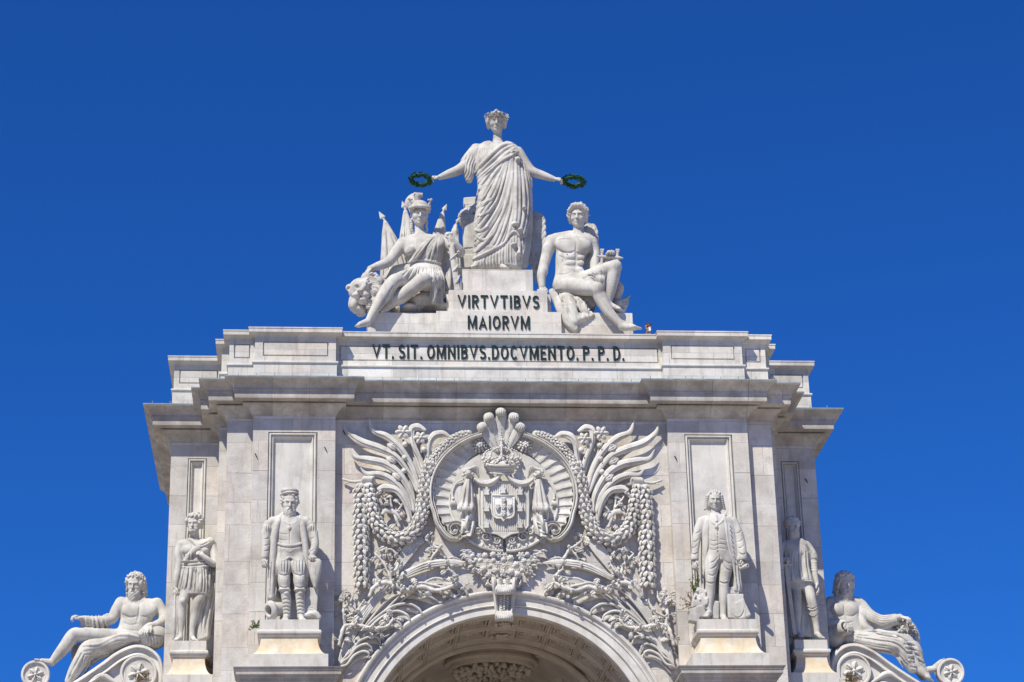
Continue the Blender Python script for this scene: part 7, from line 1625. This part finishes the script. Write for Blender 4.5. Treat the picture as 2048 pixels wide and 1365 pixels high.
def genius():
    Y0 = 2.2
    T = thing('nude_youth_statue', 'seated bare stone youth with curling hair and wings, leaning on one straight arm', 'statue', tuple(iv(1140, 624, Y0)))
    G = Carve(1064, 1290, 400, 668, -96, 36, Y0, 1.05)
    W = head(G, (1156, 433, -4), 50, yaw=-13, pitch=14, roll=2, hair='wavy', seed=6)
    G.ch([(1157, 450, 2, 11), (1157, 464, 3, 11.5), (1156, 478, 5, 15)], 5)
    G.ch([(1140, 470, 6, 9), (1112, 478, 4, 12)], 6); G.ch([(1170, 474, 6, 9), (1184, 484, 6, 11)], 6)
    G.loft([(470, 1135, 1178, 10, 5), (480, 1104, 1190, 18, 3), (492, 1110, 1186, 22, 1), (505, 1112, 1178, 23, 0), (520, 1111, 1168, 21, 0), (535, 1111, 1165, 19, 0), (550, 1110, 1168, 21, -2), (565, 1107, 1172, 24, -4), (585, 1108, 1172, 24, -4)], 5, p=2.3)
    G.ell((1131, 489, -14), (20, 9, 15), 7); G.ell((1166, 493, -14), (17, 9, 14), 7)
    G.stroke([(1115, 499), (1125, 505), (1140, 506), (1149, 503)], 2.6, 2, off=-.2, cut=True); G.stroke([(1153, 506), (1165, 508), (1174, 503)], 2.4, 2, off=-.2, cut=True)
    G.stroke([(1153, 484), (1152, 500), (1152, 520), (1149, 545)], 1.5, 2.4, off=-.5, cut=True)
    for x, y, rx, ry in ((1140, 514, 9, 5), (1163, 515, 7, 5), (1141, 526, 9, 5.5), (1162, 526, 7, 5.5), (1142, 541, 11, 8), (1160, 541, 8, 8)): G.ell((x, y, -19), (rx, 3.6, ry), 4)
    for p_ in ([(1118, 512), (1127, 518), (1122, 530)], [(1128, 530), (1142, 533), (1162, 536)], [(1112, 549), (1128, 549), (1140, 545)], [(1134, 522), (1142, 519), (1150, 521)], [(1144, 540), (1155, 546), (1166, 549)]): G.stroke(p_, 1.3, 2.2, off=-.4, cut=True)
    G.ell((1131, 500, -27), (1.8, 2, 1.8), 1); G.stroke([(1143, 478), (1130, 477), (1115, 479)], 1.8, 2, off=0)
    G.ch([(1103, 484, 4, 15), (1095, 505, 0, 12), (1088, 530, -8, 10.5), (1083, 552, -18, 9.5), (1084, 574, -24, 7)], 4)
    G.ell((1094, 500, -6), (10, 9, 15), 4, rot=-12); G.ell((1088, 540, -16), (8.5, 8, 14), 4)
    hand(G, (1084, 575, -24), (1083, 588, -36), (0, -.45, .9), 22, (22, 48, 30), 1.15, 1, k=2)
    G.ch([(1184, 492, 5, 14), (1190, 510, 2, 11), (1190, 540, -12, 9.5), (1206, 530, -36, 8.5), (1217, 514, -52, 7)], 4)
    hand(G, (1215, 513, -52), (1220, 505, -60), (-.2, -.2, 1), 20, (42, 62, 30), 1.15, -1, k=1.6)
    G.ch([(1125, 572, -8, 20), (1150, 574, -34, 19), (1176, 576, -58, 17), (1193, 578, -68, 14)], 5)
    G.ell((1196, 576, -75), (10, 8, 11), 4); G.ch([(1194, 580, -68, 13), (1203, 600, -64, 14), (1216, 622, -66, 11), (1230, 637, -70, 8.5), (1242, 650, -72, 8)], 5)
    foot(G, (1245, 654, -72), (1268, 655, -84), 40, 9)
    G.ch([(1160, 566, -4, 20), (1188, 552, -32, 17), (1212, 540, -52, 15), (1230, 533, -64, 13)], 5)
    G.ell((1231, 531, -68), (10, 9, 10), 4); G.ch([(1231, 534, -64, 12.5), (1226, 556, -58, 13.5), (1222, 580, -54, 10.5), (1218, 602, -50, 7), (1220, 612, -50, 7)], 5)
    foot(G, (1222, 612, -50), (1246, 622, -58), 30, 7)
    G.stroke([(1236, 548), (1231, 575), (1224, 602)], 1.6, 2, off=.2, cut=True); G.stroke([(1200, 592), (1214, 612), (1230, 632)], 1.6, 2, off=0)
    G.build('body', parent=T)
    # cloth across one thigh and spilling down below the other
    G = Carve(1094, 1216, 530, 672, -88, 30, Y0, 1.05)
    G.ch([(1168, 562, -22, 12), (1188, 553, -40, 17), (1203, 546, -52, 17)], 5); G.ch([(1200, 560, -58, 9), (1206, 578, -52, 6), (1207, 592, -48, 4)], 3); G.ch([(1170, 560, -26, 6), (1178, 562, -42, 8), (1188, 570, -50, 5)], 3)
    G.fan([(1166, 556), (1182, 552), (1196, 566)], [(1204, 534), (1209, 555), (1207, 590)], 7, 2.4, 2.0)
    G.ell((1150, 605, -10), (42, 30, 24), 6); G.box((1160, 612, 0), (26, 30, 12), 4, 4)
    G.ch([(1104, 584, -30, 7), (1112, 600, -38, 8), (1122, 622, -48, 9), (1134, 645, -52, 9), (1150, 660, -54, 7)], 3)
    G.ch([(1136, 596, -40, 9), (1144, 620, -48, 11), (1150, 645, -52, 9)], 4); G.ch([(1156, 602, -38, 10), (1170, 622, -46, 10), (1182, 630, -48, 6)], 4); G.ch([(1160, 640, -50, 8), (1175, 635, -50, 6), (1186, 631, -50, 3)], 3)
    G.fan([(1104, 582), (1112, 602), (1125, 630), (1145, 662)], [(1130, 590), (1136, 612), (1146, 640), (1160, 658)], 6, 2.5, 2.2)
    G.fan([(1136, 598), (1150, 622), (1164, 650)], [(1186, 600), (1184, 616), (1188, 630)], 7, 2.5, 2.2)
    for i in range(4): G.stroke([(1120+i*3, 588), (1132, 598+i*6), (1144+i*3, 592+i*3)], 1.8, 1.2, off=.2)
    G.build('thigh_drapery', parent=T)
    # wings
    def wing(x0, x1, y0, y1, d, lab, flip=1, lean=0):
        G = Carve(x0-3, x1+3, y0-3, y1+3, -14, 12, Y0+d*S, .95)
        w_ = (x1-x0)/2; cx = (x0+x1)/2
        rows = [(y0, cx-w_*.25, cx+w_*.35, 3, 0), (y0+8, cx-w_*.75, cx+w_*.75, 6, 0), (y0+22, x0+1, x1-1, 7, 0), (y0+(y1-y0)*.5, x0, x1, 6, 1), (y0+(y1-y0)*.8, x0+w_*.5, x1-1, 5, 2), (y1, x0+w_*1.1, x1-w_*.2, 3, 3)]
        G.loft(rows, 2, p=3); n = 0
        ys = y0+14
        while ys < y1-4:
            fr = (ys-y0)/(y1-y0); sz = 4.0+4.5*fr
            xa = np.interp(ys, [r[0] for r in rows], [r[1] for r in rows]); xb = np.interp(ys, [r[0] for r in rows], [r[2] for r in rows]); m = max(1, int((xb-xa)/(sz*1.35)))
            for i in range(m):
                x = xa+(xb-xa)*(i+.5+(.25 if n % 2 else -.25))/m
                G.ell((x, ys, -6.5+1.5*fr), (sz*.72, 2.6, sz*1.5), .5, rot=rng.uniform(-8, 8)); G.stroke([(x, ys-sz), (x, ys+sz)], .7, .4, off=.2, cut=True, sub=2)
            ys += sz*1.25; n += 1
        G.build('wing', parent=T)
    wing(1054, 1092, 425, 572, 58, '')
    wing(1163, 1197, 446, 560, 40, '')
    G = Carve(1226, 1268, 560, 632, -40, 24, Y0, 1.0)           # rock and folded eagle wing beside his foot
    G.ell((1236, 612, -6), (14, 24, 16), 4)
    for a, b in (((1238, 606), (1260, 592)), ((1240, 611), (1258, 600)), ((1243, 616), (1257, 606)), ((1244, 620), (1252, 615))): G.ch([(a[0], a[1], -22, 4.5), ((a[0]+b[0])/2, (a[1]+b[1])/2+2, -24, 4.5), (b[0], b[1], -22, 1.5)], 1)
    G.ch([(1232, 560, -30, 3), (1240, 575, -24, 8), (1234, 592, -20, 10)], 4)
    G.build('seat_rock', parent=T)
    t = thing('stone_lyre', 'small stone lyre standing on the youth\'s raised knee under his hand', 'lyre', tuple(iv(1220, 538, Y0-1)))
    G = Carve(1188, 1250, 494, 545, -70, -45, Y0, .8)
    for x, y1 in ((1204, 540), (1235, 528)): G.ch([(x, 505, -58, 3.0), (x-.5, y1, -56, 3.4)], 1, sub=2); G.box((x, 501, -58), (3.6, 3, 1.6), .5, .5); G.box((x, 504.5, -58), (2.6, 2.6, 2), .5, .5)
    G.ch([(1195, 513, -58, 2.2), (1203, 514, -58, 3.6), (1220, 515, -58, 3.2), (1236, 516, -58, 3.6), (1245, 517, -58, 2)], 1)
    for x in (1212, 1216, 1220, 1224): G.ch([(x, 516, -56, .9), (x, 538, -56, .9)], .5, sub=2)
    G.build('lyre_frame', parent=t)
genius()
